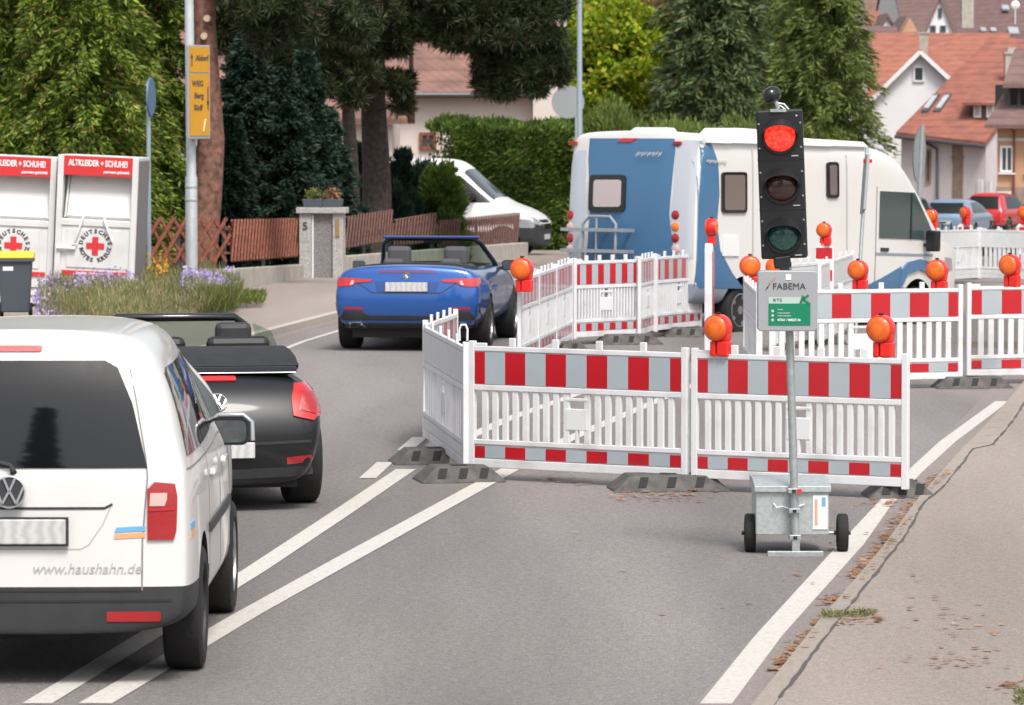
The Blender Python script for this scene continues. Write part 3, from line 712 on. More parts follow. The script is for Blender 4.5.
for px, Y, H, rm, lb in ((618, 118, 4.6, 1.5, 'rounded light green bush above the blue end of the motorhome'), (682, 117, 4.3, 1.5, 'rounded green bush above the middle of the motorhome roof'), (738, 119, 4.2, 1.3, 'light green bush just left of the traffic light above the motorhome')):
    p = GY(px, Y); shrub(lb, p.x, p.y, H, rm, L['bush'], n=130, per=170, ln=.17, wd=.055, group='bushes above the motorhome roof')
# trees beyond
p = GY(618, 138); broadleaf('bright yellow green tree behind the pale lamp post', p.x, p.y, 7.8, 2.05, L['yellow'], n=180, per=170, ln=.2, wd=.15, zc=.55, cl=.3)
p = GY(596, 142); broadleaf('yellow green tree at the left of the brightest one, partly behind the lamp post', p.x, p.y, 8.2, 1.9, L['yellow'], n=130, per=160, ln=.2, wd=.15, zc=.6)
p = GY(650, 165); broadleaf('brownish autumn tree between the yellow tree and the tall dark spruce', p.x, p.y, 9.5, 2.2, L['autumn'], n=110, per=150, ln=.22, wd=.12, zc=.55)
p = GY(712, 134); conifer('tall dense dark spruce left of the traffic light', p.x, p.y, 12.5, 2.6, L['spruce'], n=330, per=130, ln=.30, wd=.07, droop=.45, power=.55, name='spruce_tree', zmax=8.6, cat='spruce')
p = GY(822, 128); conifer('big spruce with drooping branches right behind the traffic light, in front of the houses', p.x, p.y, 13, 2.4, L['spruce_l'], n=340, per=170, ln=.26, wd=.05, droop=.5, power=.8, z0=3.0, name='spruce_tree', zmax=8.4, cat='spruce', up=.15)
p = GY(768, 150); conifer('pale olive spruce between the dark spruce and the big drooping one', p.x, p.y, 13, 2.2, L['spruce_l'], n=260, per=110, ln=.28, wd=.06, droop=.5, power=.4, name='spruce_tree', zmax=9, cat='spruce')
# background wood on the hill (one mass nobody could count)
n = 60000; Pw = np.zeros((n, 3)); Dw = unit(n)
uu = rng.random(n); vv = rng.random(n)
for i in range(n):
    px = -40+uu[i]*820; Y = 190+rng.random()*60; x = (px-512)*Y/FP; c = noise.noise(Vector((x*.3, Y*.08, 1)))
    z = zg(x, Y)+vv[i]**.8*(11.5+c*3); Pw[i] = (x, Y+noise.noise(Vector((x*.5, z*.5, 3)))*6, z)
Dw[:, 2] += .2
wd_ = leafcloud('distant_wood', Pw, Dw, .95, .5, L['spruce'], None); tag(wd_, 'dark mixed wood closing the view behind the garden trees', 'woodland', kind='stuff')
# ------------------------------------------------------------ buildings
def quadslab(b, P, t, mi=0):
    """a sloping slab of thickness t under four corners"""
    P = [Vector(p) for p in P]; Q = [p-Vector((0, 0, t)) for p in P]
    b.add(P+Q, [(0,1,2,3),(7,6,5,4),(0,4,5,1),(1,5,6,2),(2,6,7,3),(3,7,4,0)], mi)
def win(parent, c, w_, h, ax, fr=None, name='window', d=.10, sill=True, mull=True):
    """framed window standing proud of a wall; ax = direction along the wall (unit), outward = camera side"""
    ax = Vector(ax).normalized(); n = Vector((ax.y, -ax.x, 0)); c = Vector(c); rot = Matrix((ax, -n, Vector((0, 0, 1)))).transposed()
    f = MB(); t = .09
    for (ox, oz, sx, sz) in ((-w_/2+t/2, 0, t, h), (w_/2-t/2, 0, t, h), (0, h/2-t/2, w_-2*t, t), (0, -h/2+t/2, w_-2*t, t), (0, 0, t*.6, h-2*t))[:5 if mull else 4]:
        f.box(c+n*(.02)+ax*ox+Vector((0, 0, oz)), (sx, d, sz), 0, rot)
    o = f.build(name, M[fr or 'window_wh'], parent)
    g = MB(); g.box(c+n*.01+Vector((0, 0, 0)), (w_-t, .05, h-t), 0, rot); g.build('pane', M['glass_md'], o)
    if sill: s_ = MB(); s_.box(c+n*.08+Vector((0, 0, -h/2-.05)), (w_+.14, .2, .06), 0, rot); s_.build('sill', M[fr or 'window_wh'], o)
    return o
# white garden house behind the pines: long wall with a tiled roof and a taller cross wing
Y = 132; o = GY(470, Y); r = empty('garden_house', o, 0, 'cream house with old tiled roof behind the dark pines and the hedge', 'house')
def LW(px, py, Yd): return W(px, py, Yd)-o
zE = LW(450, 92, Y).z
xl, xr = LW(392, 92, Y).x, LW(535, 92, Y).x
b = MB(); b.bb((xl, 0, -1), (xr, 8, zE)); b.build('wall', M['render_cream'], r)
b = MB(); quadslab(b, [(xl-.3, -.5, zE-.02), (xr+.1, -.5, zE-.02), (xr+.1, 4.1, zE+3.2), (xl-.3, 4.1, zE+3.2)], .16); quadslab(b, [(xl-.3, 8.7, zE-.02), (xr+.1, 8.7, zE-.02), (xr+.1, 4.1, zE+3.2), (xl-.3, 4.1, zE+3.2)], .16)
b.build('roof', M['tile_pinkb'], r)
b = MB(); b.tube([(xl-.3, -.56, zE-.08), (xr+.1, -.56, zE-.08)], .07, 8); b.build('gutter', M['lead'], r, 40)
win(r, LW(428, 141, Y-.03), .5, .5, (1, 0, 0), 'wood_fence', sill=False)
wx0, wx1 = LW(533, 0, Y).x, LW(566, 0, Y).x
b = MB(); b.bb((wx0, -.8, -1), (wx1, 7, zE+3.4)); b.build('wing_wall', M['render_cream'], r)
b = MB(); b.tube([(wx1-.12, -.86, 0), (wx1-.12, -.86, zE+3.3)], .05, 8); b.build('downpipe', M['lead'], r, 40)
win(r, LW(553, 45, Y-.85), .5, 1.1, (1, 0, 0), sill=False)
b = MB(); quadslab(b, [(wx0-.4, -1.1, zE+3.3), (wx1+.3, -1.1, zE+3.3), (wx1+.3, 7.2, zE+4.8), (wx0-.4, 7.2, zE+4.8)], .16); b.build('wing_roof', M['tile_pinkb'], r)
# house glimpsed between the pine trunk and the dark conifers
Y = 118; o = GY(255, Y); r = empty('garden_house', o, 0, 'pale house with reddish roof glimpsed between the red brown trunk and dark conifers', 'house')
zE = LW(230, 118, Y).z
b = MB(); b.bb((-3.2, 0, -1), (3.6, 8, zE)); b.build('wall', M['render_cream'], r)
b = MB(); quadslab(b, [(-3.6, -.5, zE), (4, -.5, zE), (4, 4.2, zE+4), (-3.6, 4.2, zE+4)], .16); quadslab(b, [(-3.6, 8.9, zE), (4, 8.9, zE), (4, 4.2, zE+4), (-3.6, 4.2, zE+4)], .16); b.build('roof', M['tile_pinkb'], r)
win(r, (-1.6, -.02, 1.6), 1, 1.2, (1, 0, 0)); win(r, (1.6, -.02, 1.6), 1, 1.2, (1, 0, 0))

# white house with the pointed gable towards the street
def pos(px, py, Y): return W(px, py, Y)
r0_ = W(921, 118, 222); r = empty('gabled_house', (r0_.x, r0_.y, zg(r0_.x, r0_.y)), R(-6.5), 'white house with a pointed gable, one small square attic window and orange roof', 'house'); o = r.location
A = pos(862, 112, 222)-o; T = pos(920.5, 49, 222)-o; B = pos(958, 84, 222)-o
hw = (T.z-B.z)
# gable wall: roof rakes from the apex both ways, same pitch; right rake is short
sl = (T.z-B.z)/(B.x-T.x); xl = T.x-(T.z-A.z)/((T.z-(pos(877,92,222)-o).z)/(T.x-(pos(877,92,222)-o).x)); 
zA = A.z-1.0; sL = (T.z-(pos(877, 92, 222)-o).z)/(T.x-(pos(877, 92, 222)-o).x); xA = T.x-(T.z-zA)/sL; xB = T.x+(T.z-zA)/sl
b = MB(); b.prism([(xA, -1), (xB, -1), (xB, zA), (T.x, T.z-.05), (xA, zA)], 'y', 0, 13); b.build('wall', M['render_white'], r)
b = MB(); dd = Vector((.62, 0, 0))
quadslab(b, [(xA-.5, -.35, zA-.5*sL), (T.x, -.35, T.z), (T.x, 13.4, T.z), (xA-.5, 13.4, zA-.5*sL)], .2)
quadslab(b, [(T.x, -.35, T.z), (xB+.5, -.35, zA-.5*sl), (xB+.5, 13.4, zA-.5*sl), (T.x, 13.4, T.z)], .2)
ro = b.build('roof', M['tile_orange'], r)
b = MB(); b.bar((xA-.5, -.42, zA-.5*sL-.14), (T.x, -.42, T.z-.14), .1, .20); b.bar((T.x, -.44, T.z-.14), (xB+.5, -.44, zA-.5*sl-.14), .1, .20); b.build('bargeboard', M['white_paint'], r)
c = pos(919, 74, 221.9)-o; win(r, (c.x, -.03, c.z), .55, .78, (1, 0, 0), sill=False, mull=False)
b = MB(); c = pos(922.5, 60, 229)-o; c.x -= .72; b.bb((c.x-.22, 6, c.z-2), (c.x+.22, 6.5, (pos(922, 34, 229)-o).z)); b.bb((c.x-.27, 5.95, (pos(922, 34, 229)-o).z), (c.x+.27, 6.55, (pos(922, 34, 229)-o).z+.08)); b.build('chimney', M['concrete'], ro)
# long orange roof behind the gable
def bigroof(name, label, PT, wallm, tm, eave_drop=7, th=.25, chim=()):
    """a house drawn by the four corners of its street-side roof slope (eave left, eave right, ridge right, ridge left)"""
    P = [W(*q) for q in PT]; c = (P[0]+P[1])/2; g = zg(c.x, c.y); o = Vector((c.x, c.y, g)); r = empty(name, o, 0, label, 'house')
    E0, E1, R1, R0 = [p-o for p in P]
    b = MB(); quadslab(b, [E0, E1, R1, R0], th)
    B0 = R0+(R0-E0)*Vector((1, 1, -1)) if False else Vector((2*R0.x-E0.x, 2*R0.y-E0.y, E0.z)); B1 = Vector((2*R1.x-E1.x, 2*R1.y-E1.y, E1.z))
    quadslab(b, [R0, R1, B1, B0], th); ro = b.build('roof', M[tm], r)
    w_ = MB(); k = .045
    def inn(p, q, t): return p+(q-p)*t
    e0 = inn(inn(E0, R0, .035), inn(E1, R1, .035), .02); e1 = inn(inn(E1, R1, .035), inn(E0, R0, .035), .02); b0 = inn(B0, R0, .10); b1 = inn(B1, R1, .10)
    zb = -3.0
    base = [Vector((p.x, p.y, zb)) for p in (e0, e1, b1, b0)]
    r0i = inn(R0, R1, .02)-Vector((0, 0, .3)); r1i = inn(R1, R0, .02)-Vector((0, 0, .3)); tops = [e0-Vector((0, 0, th+.03)), e1-Vector((0, 0, th+.03)), b1-Vector((0, 0, .28)), b0-Vector((0, 0, .28))]
    V = base+tops+[r0i, r1i]
    w_.add(V, [(0,1,5,4), (2,3,7,6), (1,2,6,9,5), (3,0,4,8,7), (4,5,9,8), (6,7,8,9), (3,2,1,0)])
    w_.build('wall', M[wallm], r)
    for (px, pt, pb, Yc, wd) in chim:
        t = W(px, pt, Yc)-o; bt = W(px, pb, Yc)-o; m_ = MB(); m_.bb((t.x-wd/2, t.y, bt.z-1.2), (t.x+wd/2, t.y+wd, t.z)); m_.bb((t.x-wd/2-.06, t.y-.06, t.z), (t.x+wd/2+.06, t.y+wd+.06, t.z+.1)); m_.bb((t.x-wd/3, t.y+.1, t.z+.1), (t.x+wd/3, t.y+wd-.1, t.z+.32)); m_.build('chimney', M['concrete'], ro)
    return r, ro, o, (E0, E1, R1, R0)
bigroof('long_house', 'long house with a weathered orange roof behind the white gable', [(866,100,246),(1010,100,240),(1010,33,254),(870,33,260)], 'render_white', 'tile_orange')
# pale pink house with the deep red roof
r, ro, o, (E0, E1, R1, R0) = bigroof('street_house', 'pale pink house with a deep red tiled roof, two skylights and a shed dormer', [(896,132,202),(985,142,199),(1062,40,211),(990,37,214)], 'render_pink', 'tile_red', chim=((1012,54,86,206,.6),))
ed = (E1-E0).normalized(); wn = Vector((ed.y, -ed.x, 0)).normalized(); ex = Vector((ed.x, ed.y, 0)).normalized(); rotw = Matrix((ex, -wn, Vector((0,0,1)))).transposed()
def onwall(px, py):
    """point where the sight line meets the street wall"""
    d = ray(px, py); P0 = (E0+(R0-E0)*.035)+o; t = (P0-Vector((0, 0, CH))).dot(wn)/d.dot(wn); return Vector((0, 0, CH))+d*t-o
rn = (E1-E0).cross(R0-E0).normalized()
def onroof(px, py):
    d = ray(px, py); t = ((E0+o)-Vector((0, 0, CH))).dot(rn)/d.dot(rn); return Vector((0, 0, CH))+d*t-o
b = MB(); b.tube([E0+Vector((0,0,-.2))+wn*.05, E1+Vector((0,0,-.2))+wn*.05], .09, 8); b.build('gutter', M['lead'], r, 40)
b = MB(); b.tube([onwall(922,141)+wn*.3, onwall(930,144)+wn*.12, onwall(938,149)+wn*.1, onwall(939,215)+wn*.1], .06, 8); b.build('downpipe', M['lead'], r, 40)
for (px, py, w_, h) in ((929, 166, .28, 1.5),): c = onwall(px, py); win(r, c+wn*.01, w_, h, ex, 'stone_brown', sill=False, mull=False)
for (px, py) in ((980.5, 189), (989, 190)): win(r, onwall(px, py)+wn*.01, .26, .8, ex, sill=False)
b = MB(); c = onwall(958, 152); b.box(c+wn*.02, (.55, .1, 1.0), 0, rotw); b.build('wall_panel', M['stone_brown'], r)
b = MB(); c = onwall(958, 190); b.box(c+wn*.01, (.55, .08, 2.6), 0, rotw); b.box(c+wn*.03+Vector((0,0,1.45)), (.62, .1, .12), 0, rotw); b.build('door', M['stone_brown'], r)
for x0 in (929, 941):
    b = MB(); q = [onroof(x0-8, 114), onroof(x0-1, 114), onroof(x0+11, 97), onroof(x0+4, 97)]; up = Vector((0, 0, .16)); quadslab(b, [p+up for p in q], .15); sk = b.build('skylight', M['lead'], r)
    b = MB(); cc = sum(q, Vector())/4; quadslab(b, [cc+(p-cc)*.72+up*1.25 for p in q], .04); b.build('pane', mat('sky pane', (.45,.48,.5), .08, spec=.9) if x0 == 929 else bpy.data.materials['sky pane'], sk)
# shed dormer
d0 = onroof(974, 120); d1 = onroof(1003, 120); f0 = W(974, 103, (d0+o).y)-o; f1 = W(1003, 103, (d1+o).y)-o
bk0 = onroof(985, 78); bk1 = onroof(1013, 78)
b = MB(); bx0 = Vector((bk0.x, bk0.y, f0.z)); b.add([d0, d1, f1, f0, bk0-Vector((0,0,.5)), bk1-Vector((0,0,.5)), Vector((bk1.x,bk1.y,bk1.z)), Vector((bk0.x,bk0.y,bk0.z))], [(0,1,2,3),(0,3,7,4),(1,5,6,2),(3,2,6,7),(4,7,6,5),(0,4,5,1)]); dm = b.build('dormer', mat('dormer cladding', (.17,.12,.11), .8), r)
b = MB(); u = Vector((0, 0, .12)); s_ = ex*.35; quadslab(b, [f0-s_+wn*.45+u*.2, f1+s_+wn*.45+u*.2, bk1+s_+u, bk0-s_+u], .12); b.build('dormer_roof', M['tile_red'], dm)
for px in (978, 991):
    dd_ = ray(px, 110); t = ((d0+o)-Vector((0,0,CH))).dot(wn)/dd_.dot(wn); c = Vector((0,0,CH))+dd_*t-o; win(r, c+wn*.02+Vector((0,0,.02)), .36, .72, ex, sill=False)
# ochre house at the right edge
r0_ = W(1010, 118, 186); o = Vector((r0_.x, r0_.y, zg(r0_.x, r0_.y))); r = empty('corner_house', o, 0, 'ochre house with brown stone base and slate red roof at the right edge', 'house')
def oc(px, py, Y=186): return W(px, py, Y)-o
x0 = oc(998, 0).x; x1 = oc(1090, 0).x; zE = oc(0, 122).z; zS = oc(0, 187).z
def skew(b, a, c, k=.125):
    b.bb(a, c)
    for v in b.v[-8:]:
        if v.x < (a[0]+c[0])/2 and v.y > (a[1]+c[1])/2: v.x += k*(v.y-a[1])
    return b
b = MB(); skew(b, (x0, 0, zS), (x1, 8, zE)); b.build('upper_wall', M['render_ochre'], r)
b = MB(); skew(b, (x0-.04, -.06, -3), (x1, 8.05, zS)); b.build('base_wall', M['stone_brown'], r)
b = MB(); b.bb((x0-.02, -.05, oc(0, 141).z), (x1, -.001, oc(0, 138).z)); b.build('string_course', M['render_pink'], r)
b = MB(); xe = oc(983, 0).x; quadslab(b, [(xe, -.9, zE-.1), (x1, -.9, zE-.1), (x1, 4, zE+2.2), (xe+1.9, 4, zE+2.2)], .16); quadslab(b, [(xe, -.9, zE-.1), (xe+1.9, 4, zE+2.2), (xe+1.9, 4.2, zE+2.2), (xe+1.25, 9, zE-.1)], .16); ro = b.build('roof', M['tile_brown'], r)
b = MB(); bx = oc(1010, 0).x; zt = oc(0, 84).z; b.bb((bx, .6, zE-.05), (x1-1, 5.5, zt)); dm = b.build('dormer', mat('slate cladding', (.09,.08,.085), .8), r)
for k in range(4): q = MB(); q.bb((bx+.12+k*.42, .52, zE+.72), (bx+.38+k*.42, .6, zt-.1)); q.build('window', M['glass_dk'], dm)
b = MB(); quadslab(b, [(oc(1003,0).x, -.1, zt), (x1, -.1, zt), (x1, 3.4, zt+1.5), (oc(1024,0).x, 3.4, zt+1.5)], .16); b.build('dormer_roof', M['tile_brown'], dm)
win(r, oc(1006.5, 159)+Vector((0, -.03, 0)), .55, 1.1, (1, 0, 0)); win(r, oc(1032, 159)+Vector((0, -.03, 0)), .55, 1.1, (1, 0, 0))
b = MB(); xd = oc(1005, 0).x; b.bb((xd-.3, -.12, -1.2), (xd+.3, -.06, zS-.18)); b.build('door', M['render_pink'], r)
b = MB(); xp = oc(1014.5, 0).x; b.tube([(xp-.5, -.5, zE-.12), (xp, -.15, zE-.35), (xp, -.15, -1)], .05, 8); b.build('downpipe', M['copper'], r, 40)
# far houses above
r, ro, o, _ = bigroof('far_house', 'far house with a huge brown roof, skylights and a round dish at the top right', [(903,34,352),(1100,40,330),(1110,-50,352),(886,-50,374)], 'render_white', 'tile_brown', chim=((968,-20,12,342,.9),))
def fr(px, py, Yd): return W(px, py, Yd)-o
for (px, py, s_) in ((1006, 8, .9), (984, 30, .7), (994, 30, .7), (1014, 31, 1.3)):
    E0, E1, R1, R0 = _; rn = (E1-E0).cross(R0-E0).normalized(); d = ray(px, py); t = ((E0+o)-Vector((0, 0, CH))).dot(rn)/d.dot(rn); c = Vector((0, 0, CH))+d*t-o
    ux = (E1-E0).normalized(); uy = (R0-E0).normalized(); b = MB(); quadslab(b, [c-ux*s_/2-uy*s_*.6+rn*.1*(1 if rn.z > 0 else -1), c+ux*s_/2-uy*s_*.6+rn*.1*(1 if rn.z > 0 else -1), c+ux*s_/2+uy*s_*.6+rn*.1*(1 if rn.z > 0 else -1), c-ux*s_/2+uy*s_*.6+rn*.1*(1 if rn.z > 0 else -1)], .12); b.build('skylight', bpy.data.materials['sky pane'], ro)
b = MB(); c = fr(1015.5, 5, 334); b.lathe([(0, .05), (.05, .28), (.09, .33)], 'y', 18, (c.x, c.y, c.z)); b.tube([(c.x, c.y+.1, c.z), (c.x, c.y+.1, c.z-1.4)], .04, 6); b.build('satellite_dish', M['white_paint'], ro, 40)
# white steep gable
c0 = W(939, 34, 325); o = Vector((c0.x, c0.y, zg(c0.x, c0.y))); r = empty('far_house', o, R(-7.5), 'far narrow white gable with a steep pointed roof, beside the huge brown roof', 'house')
L_, T_, R_ = W(926, 32, 325)-o, W(940, -2, 325)-o, W(954, 34, 325)-o
b = MB(); b.prism([(L_.x, -2), (R_.x, -2), (R_.x, R_.z), (T_.x, T_.z), (L_.x, L_.z)], 'y', 0, 12); b.build('wall', M['render_white'], r)
b = MB(); quadslab(b, [(L_.x-.3, -.25, L_.z-.6), (T_.x, -.25, T_.z+.1), (T_.x, 12, T_.z+.1), (L_.x-.3, 12, L_.z-.6)], .22); quadslab(b, [(T_.x, -.25, T_.z+.1), (R_.x+.25, -.25, R_.z-.6), (R_.x+.25, 12, R_.z-.6), (T_.x, 12, T_.z+.1)], .22); b.build('roof', M['tile_brown'], r)
for px, py in ((933, 29), (943, 29)): c = W(px, py, 325)-o; win(r, (c.x, -.03, c.z), .42, .5, (1, 0, 0), 'grey_paint', sill=False, mull=False)
c = W(940, 13, 325)-o; win(r, (c.x, -.03, c.z), .26, .7, (1, 0, 0), 'grey_paint', sill=False, mull=False)
bigroof('far_house', 'far house with a faded brown roof spanning behind the small orange one', [(868,36,385),(935,36,380),(935,-30,395),(860,-30,400)], 'render_cream', 'tile_pinkb')
bigroof('far_house', 'small far house with a bright orange roof at the top of the big spruce', [(867,24,318),(884,25,315),(880,11,322),(868,11,325)], 'render_cream', 'tile_orange')
for (xa, xb, yt, yb, Yd, tm, lb) in ((880, 894, 13, 25, 312, 'tile_brown', 'tiny far white gable right of the small orange roof'), (898, 922, 15, 34, 300, 'tile_brown', 'far brown hipped roof left of the narrow white gable')):
    c0 = W((xa+xb)/2, yb, Yd); o = Vector((c0.x, c0.y, zg(c0.x, c0.y))); r = empty('far_house', o, 0, lb, 'house')
    a, t, c = W(xa, yb, Yd)-o, W((xa+xb)/2, yt, Yd)-o, W(xb, yb, Yd)-o
    b = MB(); b.prism([(a.x+.2, -3), (c.x-.2, -3), (c.x-.2, c.z), (t.x, t.z-.2), (a.x+.2, a.z)], 'y', 0, 10); b.build('wall', M['render_white' if xa < 890 else 'render_ochre'], r)
    b = MB(); hip = 0 if xa < 890 else 2.2
    quadslab(b, [(a.x-.1, -.3, a.z-.1), (t.x, -.3+hip, t.z), (t.x, 10, t.z), (a.x-.1, 10, a.z-.1)], .25); quadslab(b, [(t.x, -.3+hip, t.z), (c.x+.1, -.3, c.z-.1), (c.x+.1, 10, c.z-.1), (t.x, 10, t.z)], .25)
    if hip: quadslab(b, [(a.x-.1, -.3, a.z-.1), (c.x+.1, -.3, c.z-.1), (t.x+.01, -.29+hip, t.z), (t.x-.01, -.29+hip, t.z)], .25)
    b.build('roof', M[tm], r)
bigroof('far_house', 'far pinkish row of roofs behind the long orange roof', [(862,36,300),(925,36,296),(925,26,304),(862,26,308)], 'render_cream', 'tile_brown')

# ------------------------------------------------------------ garden walls, lattice fences, pillar
def gwall(label, a, b, h, hb=.22):
    a, b = Vector(a), Vector(b); m = MB(); n = (b-a).cross(Vector((0,0,1))).normalized()*.1
    m.add([a-n+Vector((0,0,-.3)), b-n+Vector((0,0,-.3)), b+n+Vector((0,0,-.3)), a+n+Vector((0,0,-.3)), a-n+Vector((0,0,h)), b-n+Vector((0,0,hb)), b+n+Vector((0,0,hb)), a+n+Vector((0,0,h))], [(0,3,2,1),(4,5,6,7),(0,1,5,4),(2,3,7,6),(1,2,6,5),(3,0,4,7)])
    o = m.build('garden_wall', M['concrete'], bevel=.015); tag(o, label, 'wall')
def lattice(label, a, b, za0, za1, zb0, zb1, sp, m, sw=.045, ov=.06, group='brown lattice fences'):
    """crossed half-round stakes nailed on two rails"""
    a, b = Vector(a), Vector(b); d = (b-a).normalized(); Ln = (b-a).length; n = Vector((d.y, -d.x, 0)); r = empty('lattice_fence', (a.x, a.y, 0), 0, label, 'fence', group)
    P = lambda s, z, off=0: (d*s+n*off)+Vector((0, 0, z))
    zl = lambda s: za0+(zb0-za0)*s/Ln; zh = lambda s: za1+(zb1-za1)*s/Ln; H = za1-za0
    for off, sg in ((.03, 1), (-.012, -1)):
        q = MB(); k = int(Ln/sp)+1; run = H*.66
        for i in range(-1, k+2):
            s0 = i*sp; s1 = s0+sg*run
            if min(s0, s1) < -run*.55 or max(s0, s1) > Ln+run*.55: continue
            c0 = min(Ln, max(0, s0)); c1 = min(Ln, max(0, s1))
            def at_(s): return (s-s0)/(s1-s0)
            z0, z1 = zl(c0)+(zh(c0)-zl(c0))*at_(c0), zl(c1)+(zh(c1)-zl(c1))*at_(c1)
            q.bar(P(c0, z0, off), P(c1, z1, off), sw, .03, up=n)
        q.build('stakes', M[m], r)
    for t in (.2, .78):
        q = MB(); q.bar(P(0, zl(0)+(zh(0)-zl(0))*t, -.045), P(Ln, zl(Ln)+(zh(Ln)-zl(Ln))*t, -.045), .05, .03); q.build('rail', M[m], r)
    for s in (0.05, Ln/2, Ln-.05):
        q = MB(); q.bar(P(s, zl(s)-.35, -.1), P(s, zh(s)-.1, -.1), .06, .06); q.build('post', M['lead'], r)
    return r
def gz(px, Y, z=None): p = W(px, 118, Y); return Vector((p.x, p.y, zg(p.x, p.y) if z is None else z))
gwall('low concrete wall under the open lattice, behind the flower bed', gz(132, 73), gz(228, 74), .46, .46)
gwall('low concrete wall running back from the flower bed to the stone pillar', gz(228.5, 74), gz(302, 83), .46, .33)
gwall('low concrete wall between the pillar and the white van, behind the blue car', gz(343, 84.2), gz(524, 106), .46, .42)
lattice('open lattice fence of crossed stakes behind the lamp post, left of the dense part', gz(132, 73, 0), gz(229, 74, 0), .50, 1.24, .50, 1.22, .25, 'wood_fence', .05)
lattice('dense looking lattice fence between the open lattice and the stone pillar', gz(229.5, 74.1, 0), gz(303, 83.6, 0), .50, 1.18, .30, 1.0, .38, 'wood_fence')
lattice('brown lattice fence just right of the stone pillar, its top rising to the right', gz(344, 84.4, 0), gz(392, 90, 0), .42, 1.0, .42, 1.03, .34, 'wood_dark')
lattice('brown lattice fence in the middle stretch behind the blue convertible windscreen', gz(392.5, 90.1, 0), gz(436, 95, 0), .30, .82, .25, .86, .34, 'wood_dark')
lattice('brown lattice fence in front of the white van, the farthest stretch', gz(436.5, 95.1, 0), gz(519, 106, 0), .12, .68, -.12, .64, .34, 'wood_dark')
# stone pillar
p = gz(321.5, 82.5); r = empty('gate_pillar', p, R(-6), 'grey stone gate pillar with house number 5 and flower pots on its cap', 'pillar'); w_ = 44/54.5
b = MB(); b.bb((-w_/2, -.1, -.1), (-w_/2+.22, .25, 1.27)); b.build('side_post', M['granite'], r, bevel=.01)
b = MB(); b.bb((w_/2-.19, -.1, -.1), (w_/2, .25, 1.27)); b.build('side_post', M['granite'], r, bevel=.01)
b = MB(); b.bb((-w_/2+.22, -.04, -.1), (w_/2-.19, .22, 1.27)); b.build('panel', M['pebble'], r)
b = MB(); b.bb((-w_/2+.23, -.075, .08), (-w_/2+.262, -.045, 1.24)); b.build('pipe', M['white_paint'], r)
b = MB(); b.bb((-w_/2-.05, -.16, 1.272), (w_/2+.06, .3, 1.38)); b.build('cap', M['granite'], r, bevel=.012)
text('5', .2, 'house_number', M['text_dark'], r, (-w_/2+.11, -.106, 1.03), bold=.006)
b = MB(); b.bb((w_/2-.13, -.125, .85), (w_/2-.06, -.102, 1.18)); b.build('bell_panel', mat('brass', (.30,.2,.09), .5), r, bevel=.004)
for dx, m_, lb in ((-.16, 'bush', 'small dark trough with pale flowers, left one on the stone pillar'), (.2, 'redfl', 'small dark trough with red flowers, right one on the stone pillar')):
    q = empty('flower_trough', p+Vector((dx, .02, 1.385)), 0, lb, 'flower pot', 'flower troughs on the pillar')
    b = MB(); b.prism([(-.17, 0), (.17, 0), (.2, .15), (-.2, .15)], 'y', -.09, .09); b.build('trough', M['bin_grey'], q, bevel=.008)
    n = 220; u = unit(n)*rng.random((n, 1))**.4; leafcloud('leaves', u*[.17, .1, .11]+[0, 0, .22], unit(n)+[0, 0, .4], .06, .035, L['bush'], q)
    n = 90 if dx > 0 else 25; u = unit(n)*rng.uniform(.6, 1, (n, 1)); leafcloud('flowers', u*[.18, .12, .15]+[0, 0, .24], unit(n), .05, .045, L['redfl'], q)
# ------------------------------------------------------------ vehicles
def ring(y, prof, dy=None): return [(x, y+(dy[i] if dy else 0), z) for i, (x, z) in enumerate(prof)]
def emblem_vw(parent, c, r, rx=0, name='emblem', rz=0):
    b = MB(); b.lathe([(0, r), (-.012, r), (-.014, r*.91), (-.006, r*.87)], 'y', 32)
    def st(p, q): b.bar((p[0]*r, -.012, p[1]*r), (q[0]*r, -.012, q[1]*r), r*.13, .012, up=(0, 1, 0))
    st((-.36, .86), (-.02, .06)); st((.36, .86), (.02, .06)); st((-.86, .3), (-.42, -.72)); st((-.42, -.72), (-.03, .02)); st((.86, .3), (.42, -.72)); st((.42, -.72), (.03, .02))
    q = MB(); q.lathe([(-.0062, r*.86), (-.008, r*.86)], 'y', 32); o = b.build(name, M['silver_paint'], parent, 40, loc=c, rot=(rx, 0, rz)); q.build('emblem_disc', M['black_mt'], o); return o
def mirror(parent, x, y, z, m, gl='glass_md', s=1, shell=None):
    b = MB(); sg = 1 if x > 0 else -1
    b.prism(rrect(-.105*s, -.07*s, .105*s, .075*s, .04*s), 'y', -.05, .03); b.prism(rrect(-.085*s, -.055*s, .085*s, .06*s, .035*s), 'y', .0301, .07)
    o = b.build('mirror', M[m], parent, 50, loc=(x, y, z))
    q = MB(); q.prism(rrect(-.09*s, -.056*s, .09*s, .06*s, .032*s), 'y', -.056, -.051)
    q.build('mirror_glass', M[gl], o)
    q = MB(); q.bar((-sg*.09*s, .01, -.03), (-sg*(.09*s+.10), .03, -.05), .05, .04); q.build('mirror_arm', M['black_mt'], o)
    return o
